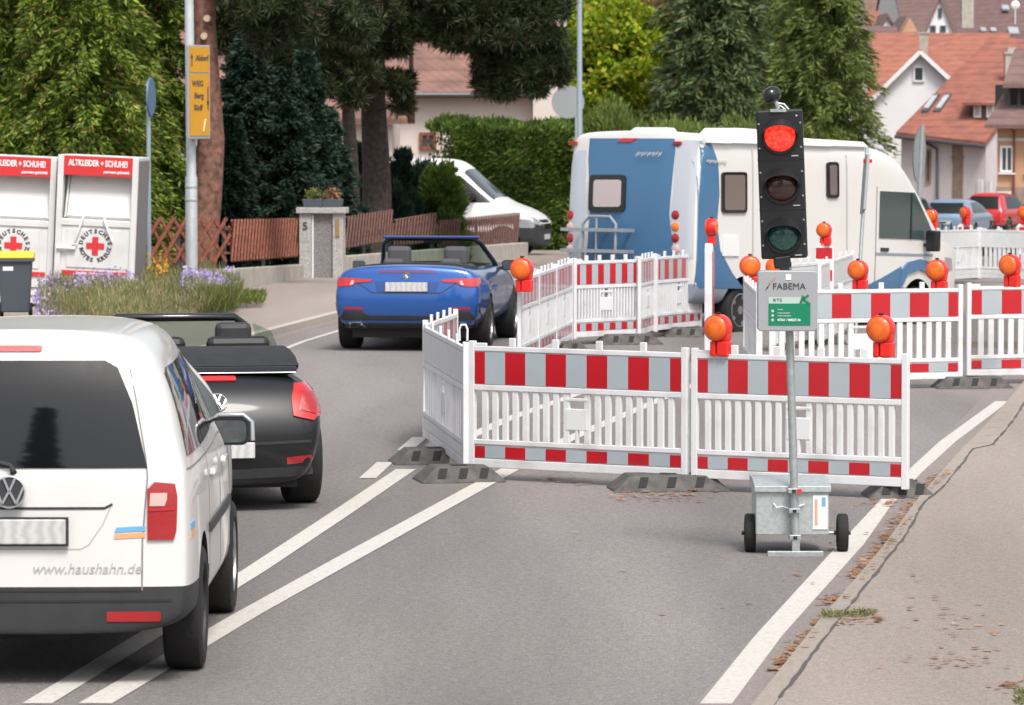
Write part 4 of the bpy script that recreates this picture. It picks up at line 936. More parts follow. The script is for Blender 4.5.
# --- white van (nearest)
vr = empty('delivery_van', (-2.495, 22.5, 0), R(.15), 'white high roof delivery van seen from behind, nearest vehicle at the left picture edge', 'van')
def vp(y, s=1, zr=1.79, zb=.27, bl=1.0, dy=None):
    w_ = s; P = [(0, zb), (.74*w_, zb), (.865*w_, zb+.07), (.893*w_, .38), (.897*w_, .475), (.897*w_, .78), (.892*w_, 1.02), (.866*w_, 1.12), (.80*w_, 1.40), (.715*w_, 1.61), (.64*w_, 1.715), (.50*w_, 1.765), (.3*w_, 1.785), (0, 1.79)]
    if y > 1.5: kk = 1-.12*min(1, (y-1.5)/1.2); P = [(x*(kk if z > 1.3 else (1+kk)/2 if z > 1.05 else 1), z) for x, z in P]
    k = (zr-bl)/(1.79-1.0)
    P = [(x, z if z <= bl else bl+(z-bl)*k if z > 1.0 else z) for x, z in P]
    return ring(y, P, dy)
rear = [0, 0, 0, 0, .0, .01, .02, .035, .11, .19, .27, .30, .33, .34]
rings = [vp(0, .925, dy=rear), vp(.05, .96, dy=[d*.9 for d in rear]), vp(.18, .99, dy=[d*.75 for d in rear]), vp(.6, 1), vp(1.2, 1), vp(1.9, 1), vp(2.5, 1, 1.775), vp(2.85, .995, 1.70)]
for y, s, zr in ((3.2, .99, 1.45), (3.5, .985, 1.16), (3.9, .96, 1.06), (4.2, .9, .93), (4.36, .8, .8)):
    P = [(x*s, min(z, zr-.02*(13-i)*.3) if z > .5 else z) for i, (x, z) in enumerate([(p[0], p[2]) for p in vp(0)])]; rings.append(ring(y, P))
def mf(reg, i, j):
    if j <= 3: return 1 if (reg == 'rear' or i < 4 or reg == 'front' or i > 9) else 0
    return 0
body, bv = loft_body('body', rings, [M['van_white'], M['black_mt']], mf, vr, 3, (.03, .1), [arch(.9, .80, .33, .39), arch(-.9, .80, .33, .39), arch(.9, 3.48, .33, .39), arch(-.9, 3.48, .33, .39)], M['recess'])
for x in (.80, -.80):
    for y in (.80, 3.48): wheel(vr, x, y, .325, .20, rimmat='black_mt' if y < 1 else 'rim')
b = MB(); b.bb((-.55, .5, .23), (.55, 4.1, .34)); b.bb((-.2, .25, .22), (.25, .6, .3)); b.build('underbody', M['recess'], vr)
patch(bv, [(-.665,1.105),(.665,1.105),(.655,1.14),(.585,1.42),(.505,1.60),(.44,1.635),(-.44,1.635),(-.505,1.60),(-.585,1.42),(-.655,1.14)], 'rear', 'rear_window', M['glass_dk'], vr, .006)
patch(bv, rrect(-.19, 1.678, .12, 1.708, .012), 'rear', 'brake_light', M['tail_red'], vr, .008)
seam = ribbon([(.845,.60),(.72,.60),(.635,.60),(.637,.74),(.655,1.06),(.64,1.14),(.585,1.45),(.535,1.69),(.48,1.745),(.3,1.76),(0,1.765)], .010)
patch(bv, ribbon([(-.635,.49),(.635,.49)], .009), 'rear', 'tailgate_seam', M['recess'], vr, .003)
patch(bv, ribbon([(.637,.49),(.640,.74),(.665,1.06),(.655,1.16),(.60,1.45),(.565,1.60)], .008), 'rear', 'tailgate_seam', M['seam'], vr, .003)
patch(bv, ribbon([(-.25,.905),(.45,.905),(.49,.925)], .012), 'rear', 'handle_recess', M['black_mt'], vr, .004)
patch(bv, ribbon([(.49,.93),(.44,.82),(.37,.72),(.33,.70),(-.4,.70)], .006), 'rear', 'tailgate_crease', M['text_grey'], vr, .002)
b = MB(); b.box((0, -.02, .79), (.52, .016, .125)); pl = b.build('number_plate', M['plate'], vr, bevel=.006, loc=(0, -.022, 0))
b = MB(); b.box((0, -.008, .79), (.545, .02, .145)); b.build('plate_frame', M['black_mt'], pl)
emblem_vw(vr, (-.02, -.045, .99), .083, R(-6))
for sg in (1, -1):
    tl = patch(bv, [(sg*x, z) for x, z in ((.665,.745),(.795,.745),(.808,.79),(.812,.96),(.80,1.025),(.70,1.035),(.665,1.0))], 'rear', 'tail_light', M['tail_red'], vr, .014, .05)
    patch(bv, [(sg*x, z) for x, z in ((.675,.915),(.75,.915),(.762,.95),(.762,.98),(.68,.98))], 'rear', 'tail_light_lens', M['tail_pale'], tl, .019, .05)
    patch(bv, ribbon([(sg*.672,.895),(sg*.80,.90)], .010), 'rear', 'tail_light_bar', M['tail_orange'] if 0 else M['red_paint'], tl, .019, .05)
    patch(bv, rrect(min(sg*.46, sg*.73), .335, max(sg*.46, sg*.73), .385, .01), 'rear', 'reflector', M['tail_red'], vr, .006)
patch(bv, ribbon([(-.86,.44),(.86,.44)], .012), 'rear', 'bumper_crease', M['recess'], vr, .004)
patch(bv, [(.50,.782),(.655,.790),(.655,.815),(.51,.808)], 'rear', 'blue_sticker', M['sticker_blue'], vr, .004)
patch(bv, [(.50,.750),(.655,.757),(.655,.783),(.50,.775)], 'rear', 'orange_sticker', M['sticker_orange'], vr, .004)
text_on(bv, 'www.haushahn.de', .075, 'web_address', M['text_grey'], vr, .36, .60, shear=.25)
text('COUNTER', .04, 'sticker_text', M['sticker_blue'], vr, (.0, .5, .3)) if 0 else None
b = MB(); b.tube([(0, -.03, 1.085), (-.02, .0, 1.12), (-.30, .022, 1.19), (-.46, .03, 1.215)], [.018, .012, .008, .006], 8); b.build('wiper', M['black_mt'], vr, 40)
# sides
SW = {'right': 1, 'left': -1}
for sd_ in ('right', 'left'):
    patch(bv, [(.24,1.15),(1.22,1.15),(1.22,1.585),(.50,1.585),(.38,1.56)], sd_, 'side_window', M['glass_dk'], vr, .005)
    patch(bv, [(1.30,1.15),(2.12,1.15),(2.12,1.585),(1.30,1.585)], sd_, 'side_window', M['glass_dk'], vr, .005)
    patch(bv, [(2.2,1.15),(3.22,1.15),(3.12,1.28),(2.72,1.56),(2.2,1.57)], sd_, 'side_window', M['glass_dk'], vr, .005)
    patch(bv, ribbon([(.15,1.09),(3.2,1.09)], .010), sd_, 'belt_seam', M['seam'], vr, .003)
    for xx in (1.26, 2.16, 3.1): patch(bv, ribbon([(xx,.35),(xx,1.56 if xx < 3 else 1.1)], .010), sd_, 'door_seam', M['seam'], vr, .003)
    patch(bv, ribbon([(1.2,.70),(3.05,.70)], .05), sd_, 'rub_strip', M['black_mt'], vr, .014)
    patch(bv, ribbon([(.14,.80),(.24,.81)], .035), sd_, 'blue_sticker', M['sticker_blue'], vr, .004); patch(bv, ribbon([(.14,.76),(.24,.77)], .035), sd_, 'orange_sticker', M['sticker_orange'], vr, .004)
for yy in (1.38, 2.28): 
    b = MB(); b.bar((.905, yy, .98), (.905, yy+.2, .98), .03, .035); b.build('door_handle', M['van_white'], vr, bevel=.008)
mo = mirror(vr, .90, 2.98, 1.085, 'black_pl', s=1.08); mirror(vr, -.985, 2.98, 1.09, 'black_pl', s=1.15)
q = MB(); q.tube([(-.10, -.03, .065), (-.06, -.03, .095), (.08, -.03, .095), (.128, -.03, .055), (.132, -.03, -.05)], .014, 8)
q.build('mirror_shell', M['silver_paint'], mo, 50)
b = MB(); b.bar((-.15, .42, 1.75), (-.45, .46, 1.64), .02, .02) if 0 else b.bb((-.45, .30, 1.745), (.45, .42, 1.765)); b.build('spoiler_lip', M['van_white'], vr, bevel=.01)
patch(bv, ribbon([(-.52, .5),(-.52, 2.6)], .03), 'top', 'roof_groove', M['text_grey'], vr, .002); patch(bv, ribbon([(.52, .5),(.52, 2.6)], .03), 'top', 'roof_groove', M['text_grey'], vr, .002)

# --- black convertible
br = empty('convertible_car', (-2.12, 32.45, 0), R(11), 'black open top convertible with roof folded down, between the white van and the barriers', 'car')
def prof(pts): return pts
bp = [(0,.20),(.60,.20),(.74,.26),(.80,.42),(.84,.60),(.83,.76),(.77,.90),(.66,.97),(.40,1.00),(0,1.01)]
def br_(y, sx, dz=0, k=None, fl=0, dy=None):
    P = []
    for i, (x, z) in enumerate(bp):
        xx = x*sx*.93 + (fl if 2 <= i <= 5 else fl*.4 if i == 6 else 0); zz = z if i < 3 else .26+(z-.26)*(k if k else 1)
        P.append((xx, zz+(dz if i > 2 else 0)))
    return ring(y, P, dy)
rd_ = [0,0,-.0,-.04,-.06,-.0,.10,.22,.30,.32]
rings = [br_(.06, .90, dy=rd_, k=.98), br_(.13, .97, dy=rd_, k=1.0), br_(.35, 1.0, fl=.02, dy=[d*.6 for d in rd_]), br_(.75, 1.0, fl=.06, k=1.03), br_(1.2, 1.0, fl=.03, k=1.04), br_(1.9, 1.0, fl=0, k=1.02), br_(2.7, 1.0, fl=0, k=1.01), br_(3.1, 1.0, fl=.03, k=1.0), br_(3.5, 1, fl=.06, k=.96), br_(3.9, .97, fl=.03, k=.86), br_(4.2, .85, k=.7), br_(4.27, .7, k=.6)]
cab = MB(); cab.prism(rrect(-.66, 1.25, .66, 3.0, .12), 'z', .55, 1.6)
body, bv = loft_body('body', rings, [M['beetle_black']], lambda *a: 0, br, 3, (.05, .08), [arch(.9, .86, .33, .38, .26), arch(-.9, .86, .33, .38, .26), arch(.9, 3.4, .33, .38, .26), arch(-.9, 3.4, .33, .38, .26), cab], M['black_mt'])
for x in (.80, -.80):
    for y in (.86, 3.4): wheel(br, x*.90, y, .33, .25)
b = MB(); b.bb((-.6, .2, .17), (.6, 4, .3)); b.build('underbody', M['recess'], br)
for sg in (1, -1):
    tl = patch(bv, [(sg*x, z) for x, z in ((.55,.70),(.70,.665),(.77,.70),(.80,.79),(.775,.87),(.68,.92),(.58,.92),(.545,.82))], 'rear', 'tail_light', M['tail_lit'], br, .016, .05)
    patch(bv, [(sg*x, z) for x, z in ((.60,.74),(.71,.71),(.75,.78),(.71,.86),(.62,.87))], 'rear', 'tail_light_lens', M['tail_pale'] if 0 else M['tail_red'], tl, .022, .05)
    patch(bv, ribbon([(sg*.50,.375),(sg*.78,.40)], .05), 'rear', 'reflector', M['tail_red'], br, .006)
patch(bv, rrect(-.16, .945, .16, .975, .01), 'rear', 'brake_light', M['tail_lit'], br, .012)
patch(bv, ribbon([(-.64,.93),(-.62,.66),(-.55,.585),(.55,.585),(.62,.66),(.64,.93)], .009), 'rear', 'boot_seam', M['recess'], br, .002)
patch(bv, ribbon([(-.72,.30),(0,.28),(.72,.30)], .07), 'rear', 'diffuser', M['black_mt'], br, .006)
patch(bv, ribbon([(-.76,.52),(0,.5),(.76,.52)], .02), 'rear', 'bumper_crease', M['black_mt'], br, .008)
h = bv.ray_cast(Vector((0, -5, .80)), Vector((0, 1, 0)))[0]; emblem_vw(br, (.0, h.y-.004, .80), .07, R(-28))
h = bv.ray_cast(Vector((0, -5, .46)), Vector((0, 1, 0)))[0]
b = MB(); b.box((.0, h.y-.018, .46), (.52, .014, .115)); b.build('number_plate', M['plate'], br, bevel=.005)
b = MB(); b.prism([(.30, 1.0), (.42, .985), (.50, 1.03), (.36, 1.045)], 'x', -.62, .62); b.build('spoiler', M['silver_paint'] if 0 else M['black_gl'], br, bevel=.01)
# folded roof stack
b = MB(); b.prism([(.50,1.0),(.62,1.0),(1.18,1.0),(1.24,1.06),(1.15,1.16),(.9,1.15),(.62,1.11),(.5,1.06)], 'x', -.66, .66); b.build('folded_roof', M['roofcloth'], br, 40, bevel=.03)
b = MB(); b.prism([(.44,1.045),(.62,1.08),(1.1,1.13),(1.1,1.10),(.62,1.05)], 'x', -.66, .66); b.build('roof_flap', M['roofcloth'], br, 40, bevel=.01)
for x in (-.36, .36):
    b = MB(); b.bb((x-.24, 1.85, .5), (x+.24, 2.0, 1.10)); s_ = b.build('seat', M['black_mt'], br, bevel=.06); b = MB(); b.bb((x-.14, 1.88, 1.14), (x+.14, 1.98, 1.30)); b.build('headrest', M['black_mt'], s_, bevel=.045)
for x in (-.32, .32):
    b = MB(); b.bb((x-.24, 1.28, 1.02), (x+.24, 1.40, 1.22)); b.build('rear_headrest', M['black_pl'], br, bevel=.05)
def windscreen(parent, yt, yb, zt, zb, wt, wb, m, inner='black_mt'):
    b = MB(); b.tube([(-wb, yb, zb), (-wb*.97, yb-.06, zb+.06), (-wt-.02, yt+.04, zt-.06), (-wt+.06, yt, zt), (wt-.06, yt, zt), (wt+.02, yt+.04, zt-.06), (wb*.97, yb-.06, zb+.06), (wb, yb, zb)], .032, 8)
    f = b.build('windscreen_frame', M[m], parent, 50)
    g = MB(); g.add([(-wb+.02, yb, zb), (wb-.02, yb, zb), (wt-.02, yt+.02, zt-.02), (-wt+.02, yt+.02, zt-.02), (-wb+.02, yb+.005, zb), (wb-.02, yb+.005, zb), (wt-.02, yt+.025, zt-.02), (-wt+.02, yt+.025, zt-.02)], [(0,1,2,3),(7,6,5,4),(0,4,5,1),(1,5,6,2),(2,6,7,3),(3,7,4,0)])
    g.build('windscreen', M['glass_clear'], parent); return f
windscreen(br, 2.62, 3.15, 1.31, .96, .52, .68, 'black_gl')
for sg in (1, -1):
    g = MB(); g.add([(sg*.70, 1.55, 1.0), (sg*.70, 2.95, 1.0), (sg*.60, 2.62, 1.26), (sg*.62, 1.75, 1.24), (sg*.706, 1.55, 1.0), (sg*.706, 2.95, 1.0), (sg*.606, 2.62, 1.26), (sg*.626, 1.75, 1.24)], [(0,1,2,3),(7,6,5,4),(0,4,5,1),(1,5,6,2),(2,6,7,3),(3,7,4,0)]); g.build('side_glass', M['glass_clear'], br)
    mirror(br, sg*.82, 2.75, 1.0, 'black_gl', s=.8)
b = MB(); b.lathe([(-.02, .19), (.02, .19), (.02, .165), (-.02, .165)], 'y', 20); b.build('steering_wheel', M['black_pl'], br, 40, loc=(-.36, 2.5, .96), rot=(R(-25), 0, 0))

# --- blue convertible
ur = empty('convertible_car', (-1.29, 54.9, 0), R(-6.2), 'bright blue open top convertible driving away along the left lane', 'car')
up_ = [(0,.26),(.66,.26),(.80,.29),(.885,.42),(.915,.60),(.905,.79),(.87,.92),(.80,1.0),(.62,1.045),(.35,1.062),(0,1.07)]
def ur_(y, sx, k=1, fl=0, dy=None, zlow=0):
    P = []
    for i, (x, z) in enumerate(up_): P.append((x*sx+(fl if 2 <= i <= 5 else 0), (.25+(z-.25)*k) if i > 2 else z+zlow))
    return ring(y, P, dy)
rd2 = [.08,.06,.02,-.0,-.03,-.01,.02,.03,.05,.06,.06]
rings = [ur_(.05, .93, .985, dy=rd2, zlow=.06), ur_(.11, .975, 1, dy=rd2, zlow=.03), ur_(.3, 1.0, 1.0, dy=[d*.5 for d in rd2]), ur_(.9, 1, .99, fl=.04), ur_(1.4, 1, .975), ur_(2.2, 1, .95), ur_(3.0, 1, .95), ur_(3.4, 1, .93), ur_(3.8, 1, .88, fl=.015), ur_(4.3, .96, .78), ur_(4.65, .84, .66), ur_(4.76, .7, .58)]
cab = MB(); cab.prism(rrect(-.68, 1.45, .68, 3.1, .12), 'z', .5, 1.6)
def mfu(reg, i, j): return 1 if (reg == 'rear' and j <= 1) or (reg == 'side' and i < 2 and j <= 1) else 0
body, bv = loft_body('body', rings, [M['bmw_blue'], M['black_mt']], mfu, ur, 3, (.05, .1), [arch(.95, .95, .33, .37, .26), arch(-.95, .95, .33, .37, .26), arch(.95, 3.80, .33, .37, .26), arch(-.95, 3.80, .33, .37, .26), cab], M['black_mt'])
for x in (.83, -.83):
    for y in (.95, 3.80): wheel(ur, x*.98, y, .335, .25, 10)
b = MB(); b.bb((-.7, .25, .17), (.7, 4.4, .3)); b.build('underbody', M['recess'], ur)
patch(bv, [(-.84,.31),(-.78,.285),(.78,.285),(.84,.31),(.83,.42),(.78,.50),(.56,.50),(.46,.45),(-.46,.45),(-.56,.50),(-.78,.50),(-.83,.42)], 'rear', 'diffuser', M['black_mt'], ur, .008)
for sg in (1, -1):
    tl = patch(bv, [(sg*x, z) for x, z in ((.42,.885),(.70,.905),(.86,.905),(.88,.85),(.86,.80),(.68,.81),(.62,.85),(.44,.862))], 'rear', 'tail_light', M['tail_lit'], ur, .014, .05)
    patch(bv, [(sg*x, z) for x, z in ((.66,.825),(.70,.82),(.68,.875),(.65,.875))], 'rear', 'tail_light_lens', M['tail_pale'], tl, .02, .05)
    patch(bv, ribbon([(sg*.54,.535),(sg*.77,.54)], .03), 'rear', 'reflector', M['tail_red'], ur, .012)
    ex_ = patch(bv, [(sg*x, z) for x, z in ((.50,.30),(.74,.30),(.72,.365),(.56,.375))], 'rear', 'exhaust', M['chrome'], ur, .014)
    patch(bv, [(sg*x, z) for x, z in ((.53,.312),(.71,.312),(.695,.35),(.575,.358))], 'rear', 'exhaust_opening', M['recess'], ex_, .018)
    patch(bv, [(sg*x, z) for x, z in ((.84,.38),(.88,.40),(.885,.60),(.85,.58))], 'rear', 'air_slot', M['black_mt'], ur, .008)
patch(bv, rrect(-.36, .972, .36, 1.0, .01), 'rear', 'brake_light', mat('dim lamp', (.16,.02,.10), .3, coat=1), ur, .006)
patch(bv, ribbon([(-.80,.97),(-.42,.725),(.42,.725),(.80,.97)], .010), 'rear', 'boot_seam', M['recess'], ur, .002)
patch(bv, [(-.36,.73),(.36,.73),(.40,.865),(-.40,.865)], 'rear', 'plate_recess', mat('blue shade trim', (.01,.055,.22), .4, coat=.5), ur, .003)
h = bv.ray_cast(Vector((0, -5, .80)), Vector((0, 1, 0)))[0]
b = MB(); b.box((0, h.y-.02, .80), (.52, .014, .112)); b.build('number_plate', M['plate'], ur, bevel=.005)
h = bv.ray_cast(Vector((0, -5, .93)), Vector((0, 1, 0)))[0]
b = MB(); b.lathe([(0, .045), (-.012, .043)], 'y', 24); em = b.build('emblem', M['chrome'], ur, 40, loc=(0, h.y-.005, .93)); b = MB(); b.lathe([(-.010, .036), (-.014, .035)], 'y', 24)
b.build('emblem_ring', M['black_gl'], em)
b = MB(); 
for a0 in (0, 180): b.prism([(0, 0)]+[(.024*math.cos(R(a0+k*15)), .024*math.sin(R(a0+k*15))) for k in range(7)], 'y', -.017, -.0135)
b.build('emblem_quarter', M['sticker_blue'], em)
b = MB(); 
for a0 in (90, 270): b.prism([(0, 0)]+[(.024*math.cos(R(a0+k*15)), .024*math.sin(R(a0+k*15))) for k in range(7)], 'y', -.017, -.0135)
b.build('emblem_quarter', M['white_paint'], em)
patch(bv, [(-.70,.62),(.70,.62),(.72,1.44),(-.72,1.44)], 'top', 'roof_cover', M['roofcloth'], ur, .010)
for x in (-.36, .36):
    b = MB(); b.bb((x-.25, 2.0, .5), (x+.25, 2.16, 1.02)); s_ = b.build('seat', M['seat'], ur, bevel=.06); b = MB(); b.bb((x-.15, 2.0, .98), (x+.15, 2.12, 1.24)); b.build('headrest', M['seat'], s_, bevel=.05)
for x in (-.36, .36):
    b = MB(); b.bb((x-.13, 1.46, .9), (x+.13, 1.54, 1.10)); b.build('rear_headrest', M['seat'], ur, bevel=.04)
f = windscreen(ur, 2.45, 3.2, 1.33, .96, .60, .74, 'black_gl')
b = MB(); b.bar((-.62, 2.44, 1.345), (.62, 2.44, 1.345), .07, .035); b.build('header_bar', mat('dark blue trim', (.012,.05,.17), .4, coat=.5), f, bevel=.012)
b = MB(); b.bb((-.12, 2.60, 1.26), (.12, 2.63, 1.32)); b.build('interior_mirror', M['black_pl'], ur, bevel=.008)
for sg in (1, -1): mirror(ur, sg*.97, 2.75, .98, 'chrome' if sg < 0 else 'black_gl', s=.9)
patch(bv, ribbon([(1.5,.25),(1.5,.80),(1.62,.92)], .011), 'right', 'door_seam', M['recess'], ur, .002); patch(bv, ribbon([(2.95,.25),(3.0,.88)], .011), 'right', 'door_seam', M['recess'], ur, .002)
patch(bv, ribbon([(1.62,.76),(1.86,.76)], .03), 'right', 'door_handle', M['bmw_blue'], ur, .03)

# --- motorhome
mh0 = W(632, 140, 59.6); MW, ML = 2.15, 6.4
yaw = R(-37); c = W(695, 140, 59.6); rt = Vector((math.cos(yaw), math.sin(yaw), 0)); rc = c-rt*(MW/2)
mr_ = empty('motorhome', (rc.x, rc.y, -.03), 0, 'white motorhome with a blue rear wall and roof hatches turning right behind the barriers', 'motorhome', rot=(R(-2.2), 0, yaw))
hw = MW/2
mp = [(0,.42),(.9,.42),(1.0,.45),(hw,.62),(hw,1.2),(hw,1.9),(hw,2.45),(hw-.03,2.62),(hw-.14,2.70),(.5,2.72),(0,2.73)]
def mr(y, s=1, top=2.73, dy=None, zb=None):
    P = [(x*s, z if z < 1.3 else 1.3+(z-1.3)*(top-1.3)/(2.73-1.3)) for x, z in mp]; return ring(y, P, dy)
rdm = [0,0,0,0,-.04,-.02,.03,.05,.07,.08,.08]
rings = [mr(.0, .955, dy=rdm), mr(.05, .985, dy=rdm), mr(.2, 1, dy=[d*.6 for d in rdm]), mr(1.5), mr(3.0), mr(4.05), mr(4.35, .995, 2.71), mr(4.95, .99, 2.62), mr(5.3, .98, 2.38)]
for y, s, top in ((5.7, .97, 1.95), (6.15, .96, 1.46), (6.4, .95, 1.36), (6.75, .90, 1.28), (6.9, .84, 1.15)):
    P = [(x*s, min(z, top*(.93+.007*i))) for i, (x, z) in enumerate(mp)]; rings.append(ring(y, P))
def mfm(reg, i, j):
    if j <= 2: return 1
    return 0
body, bv = loft_body('body', rings, [M['mh_white'], M['mh_skirt']], mfm, mr_, 2, (.04, .1), [arch(1.1, 1.15, .36, .45, .4), arch(-1.1, 1.15, .36, .45, .4), arch(1.05, 5.62, .36, .46, .4), arch(-1.05, 5.62, .36, .46, .4)], M['recess'])
for x in (.93, -.93):
    for y in (1.15, 5.62): wheel(mr_, x, y, .35, .22)
b = MB(); b.bb((-.8, .2, .3), (.8, 5.8, .5)); b.build('underbody', M['recess'], mr_)
def RP(px, py):
    """sight line meets the rear wall"""
    mi = mat_inv; o_ = mi @ Vector((0, 0, CH)); d = (mi.to_3x3() @ ray(px, py)); t = -o_.y/d.y; q = o_+d*t; return (max(-1.055, min(1.055, q.x)), min(q.z, 2.62))
def SP(px, py):
    mi = mat_inv; o_ = mi @ Vector((0, 0, CH)); d = (mi.to_3x3() @ ray(px, py)); t = (hw-o_.x)/d.x; q = o_+d*t; return (max(.16, q.y), min(q.z, 2.66))
bpy.context.view_layer.update(); mat_inv = mr_.matrix_world.inverted()
patch(bv, [RP(*q) for q in ((588,136),(673,136),(674.5,150),(671,215),(673.5,236),(680,282),(584,282),(590,240),(592,200),(588,160))], 'rear', 'blue_panel', M['mh_blue'], mr_, .006, .1)
patch(bv, [RP(*q) for q in ((568,150),(586,150),(588,215),(576,262),(566,262),(562,236),(570,200))], 'rear', 'corner_panel', M['mh_grey'], mr_, .006, .1)
patch(bv, [RP(*q) for q in ((675,150),(682,140),(700,140),(700,262),(686,262),(674,236),(672,215),(675,190))], 'rear', 'corner_panel', M['mh_grey'], mr_, .006, .1)
w_ = patch(bv, [RP(*q) for q in rrect(591, 175, 628, 212, 4)], 'rear', 'rear_window', M['black_gl'], mr_, .03, .1)
patch(bv, [RP(*q) for q in rrect(596, 180, 624, 207, 3)], 'rear', 'blind', mat('blind', (.50,.42,.41), .35, coat=.6), w_, .036, .1)
patch(bv, [RP(*q) for q in ((617,142),(622,138),(636,138),(632,142))], 'rear', 'brake_light', M['tail_lit'], mr_, .02, .1)
text('Rimor', .12, 'lettering', M['text_grey'], mr_, (0, -.08, 2.2)) if 0 else None
b = MB(); k0 = RP(638, 155); k1 = RP(664, 155); 
n_s = 14
for i in range(n_s):
    t = i/n_s; x = k0[0]+(k1[0]-k0[0])*t; b.bar((x, -.05, k0[1]-.02+.012*(i % 3)), (x+.025, -.05, k0[1]+.03+.012*(i % 2)), .012, .008)
b.build('lettering', M['mh_white'], mr_)
for pxx, cols in ((571, ('tail_red', 'tail_pale', 'tail_red', 'tail_pale')), (677, ('tail_red', 'tail_orange', 'tail_red', 'tail_pale'))):
    for py, cc in zip((215, 227, 238, 249), cols):
        q = RP(pxx, py); h = bv.ray_cast(Vector((q[0], -5, q[1])), Vector((0, 1, 0)))[0]
        if h is None: h = Vector((q[0], .1, q[1]))
        b = MB(); b.lathe([(.01, .062), (-.012, .062), (-.02, .045), (-.024, .01)], 'y', 18); b.build('tail_light', M[cc], mr_, 50, loc=(q[0], h.y, q[1]))
    q = RP(pxx, 143); b = MB(); b.box((q[0]*.99, .03, q[1]), (.13, .06, .05)); b.build('marker_light', M['tail_red'], mr_, bevel=.01)
# bicycle rack
b = MB(); x0, z0 = RP(590, 264); x1, z1 = RP(624, 217); y_ = -.18
b.tube([(x0, -.08, z0), (x0, y_, z0+.1), (x0, y_, z1-.1), (x0+.1, y_, z1), (x1-.1, y_, z1), (x1, y_, z1-.1), (x1, y_, z0+.1), (x1, -.08, z0)], .022, 8)
xm = (x0+x1)/2+.05; b.tube([(xm-.1, y_, z0), (xm-.1, y_, z1)], .018, 8)
for zz in (RP(600, 230)[1], RP(600, 251)[1]):
    xa, xb = RP(583, 0)[0], RP(648, 0)[0]
    for yy in (-.2, -.38): b.bar((xa, yy, zz), (xb, yy, zz), .03, .045)
    for xx in (xa+.1, xb-.15, (xa+xb)/2): b.bar((xx, -.08, zz-.01), (xx, -.42, zz-.01), .03, .03)
b.build('bicycle_rack', M['silver_paint'], mr_, 40)
# side
patch(bv, [(.03,2.6),(.30,2.6),(.46,2.3),(.50,1.9),(.46,1.5),(.55,1.15),(.85,.85),(1.15,.64),(.03,.64)], 'right', 'blue_swoosh', M['mh_blue'], mr_, .006, .1)
for (xa, ya, xb, yb, r_) in ((721,172,746,213,3), (826,162,838,198,3), (800,206,812,226,1)):
    if xa == 800: continue
    w_ = patch(bv, [SP(*q) for q in rrect(xa, ya, xb, yb, r_)], 'right', 'side_window', M['black_gl'], mr_, .025, .1); patch(bv, [SP(*q) for q in rrect(xa+2.5, ya+3, xb-2.5, yb-3, 2)], 'right', 'blind', mat('tinted window', (.17,.13,.12), .2, coat=.8) if xa == 721 else bpy.data.materials['tinted window'], w_, .030, .1)
patch(bv, [SP(*q) for q in ((700,133),(868,143),(868,149),(700,143))], 'right', 'awning_case', M['white_paint'], mr_, .07, .1)
patch(bv, [SP(*q) for q in ((722,236),(738,236),(738,256),(722,256))], 'right', 'service_hatch', M['white_paint'], mr_, .02, .1)
patch(bv, [SP(*q) for q in ((752,150),(752,280),(753.5,280),(753.5,150))], 'right', 'door_seam', M['text_grey'], mr_, .003, .2)
patch(bv, [SP(*q) for q in ((846,155),(846,285),(847.5,285),(847.5,155))], 'right', 'door_seam', M['text_grey'], mr_, .003, .2)
b = MB(); k0 = SP(706, 162); 
for i in range(12): b.bar((hw+.01, k0[0]+i*.04, k0[1]-.01*(i % 3)), (hw+.01, k0[0]+i*.04+.03, k0[1]+.03), .008, .012)
b.build('lettering', M['text_grey'], mr_)
patch(bv, [(4.5,1.38),(6.05,1.38),(5.85,1.62),(5.45,2.04),(4.5,2.04)], 'right', 'cab_window', mat('cab glass', (.05,.075,.075), .05, spec=.9), mr_, .012, .06)
patch(bv, [(-.80,6.10),(.80,6.10),(.78,5.45),(-.78,5.45)], 'top', 'windscreen', M['glass_dk'], mr_, .01)
patch(bv, [(5.06,.70),(5.12,.94),(5.28,1.05),(5.62,1.10),(5.95,1.05),(6.14,.9),(6.18,.7),(6.10,.7),(5.98,.86),(5.62,.95),(5.28,.88),(5.14,.7)], 'right', 'wheel_arch_trim', M['mh_blue'], mr_, .03, .06)
patch(bv, [(3.9,.48),(3.9,.62),(4.6,.82),(5.12,.99),(5.10,.5)], 'right', 'blue_skirt', M['mh_blue'], mr_, .012, .1)
patch(bv, ribbon([(4.42,.75),(4.42,2.1)], .02), 'right', 'door_seam', M['seam'], mr_, .004)
patch(bv, ribbon([(4.55,1.22),(4.75,1.22)], .05), 'right', 'door_handle', M['black_mt'], mr_, .02)
patch(bv, ribbon([(4.42,1.16),(6.0,1.16)], .03), 'right', 'side_trim', M['mh_skirt'], mr_, .01)
patch(bv, [(6.3,.92),(6.62,.96),(6.58,1.12),(6.36,1.14)], 'right', 'headlight', M['silver_paint'], mr_, .01)
patch(bv, ribbon([(5.35,1.38),(5.35,2.02)], .035), 'right', 'window_bar', M['black_pl'], mr_, .02)
b = MB(); b.box((hw+.12, 5.75, 1.36), (.18, .14, .30)); b.bar((hw-.08, 5.75, 1.3), (hw+.1, 5.75, 1.3), .05, .05); b.build('mirror', M['black_pl'], mr_, bevel=.04)
for (y0, y1, x0, x1, h_) in ((.45, .95, -.45, .1, .07), (1.75, 2.5, -.2, .4, .11), (3.0, 3.6, -.6, 0, .06)):
    b = MB(); b.prism([(y0, 2.70), (y1, 2.70), (y1-.12, 2.72+h_), (y0+.2, 2.72+h_)], 'x', x0, x1); b.build('roof_hatch', M['white_paint'], mr_, bevel=.02)

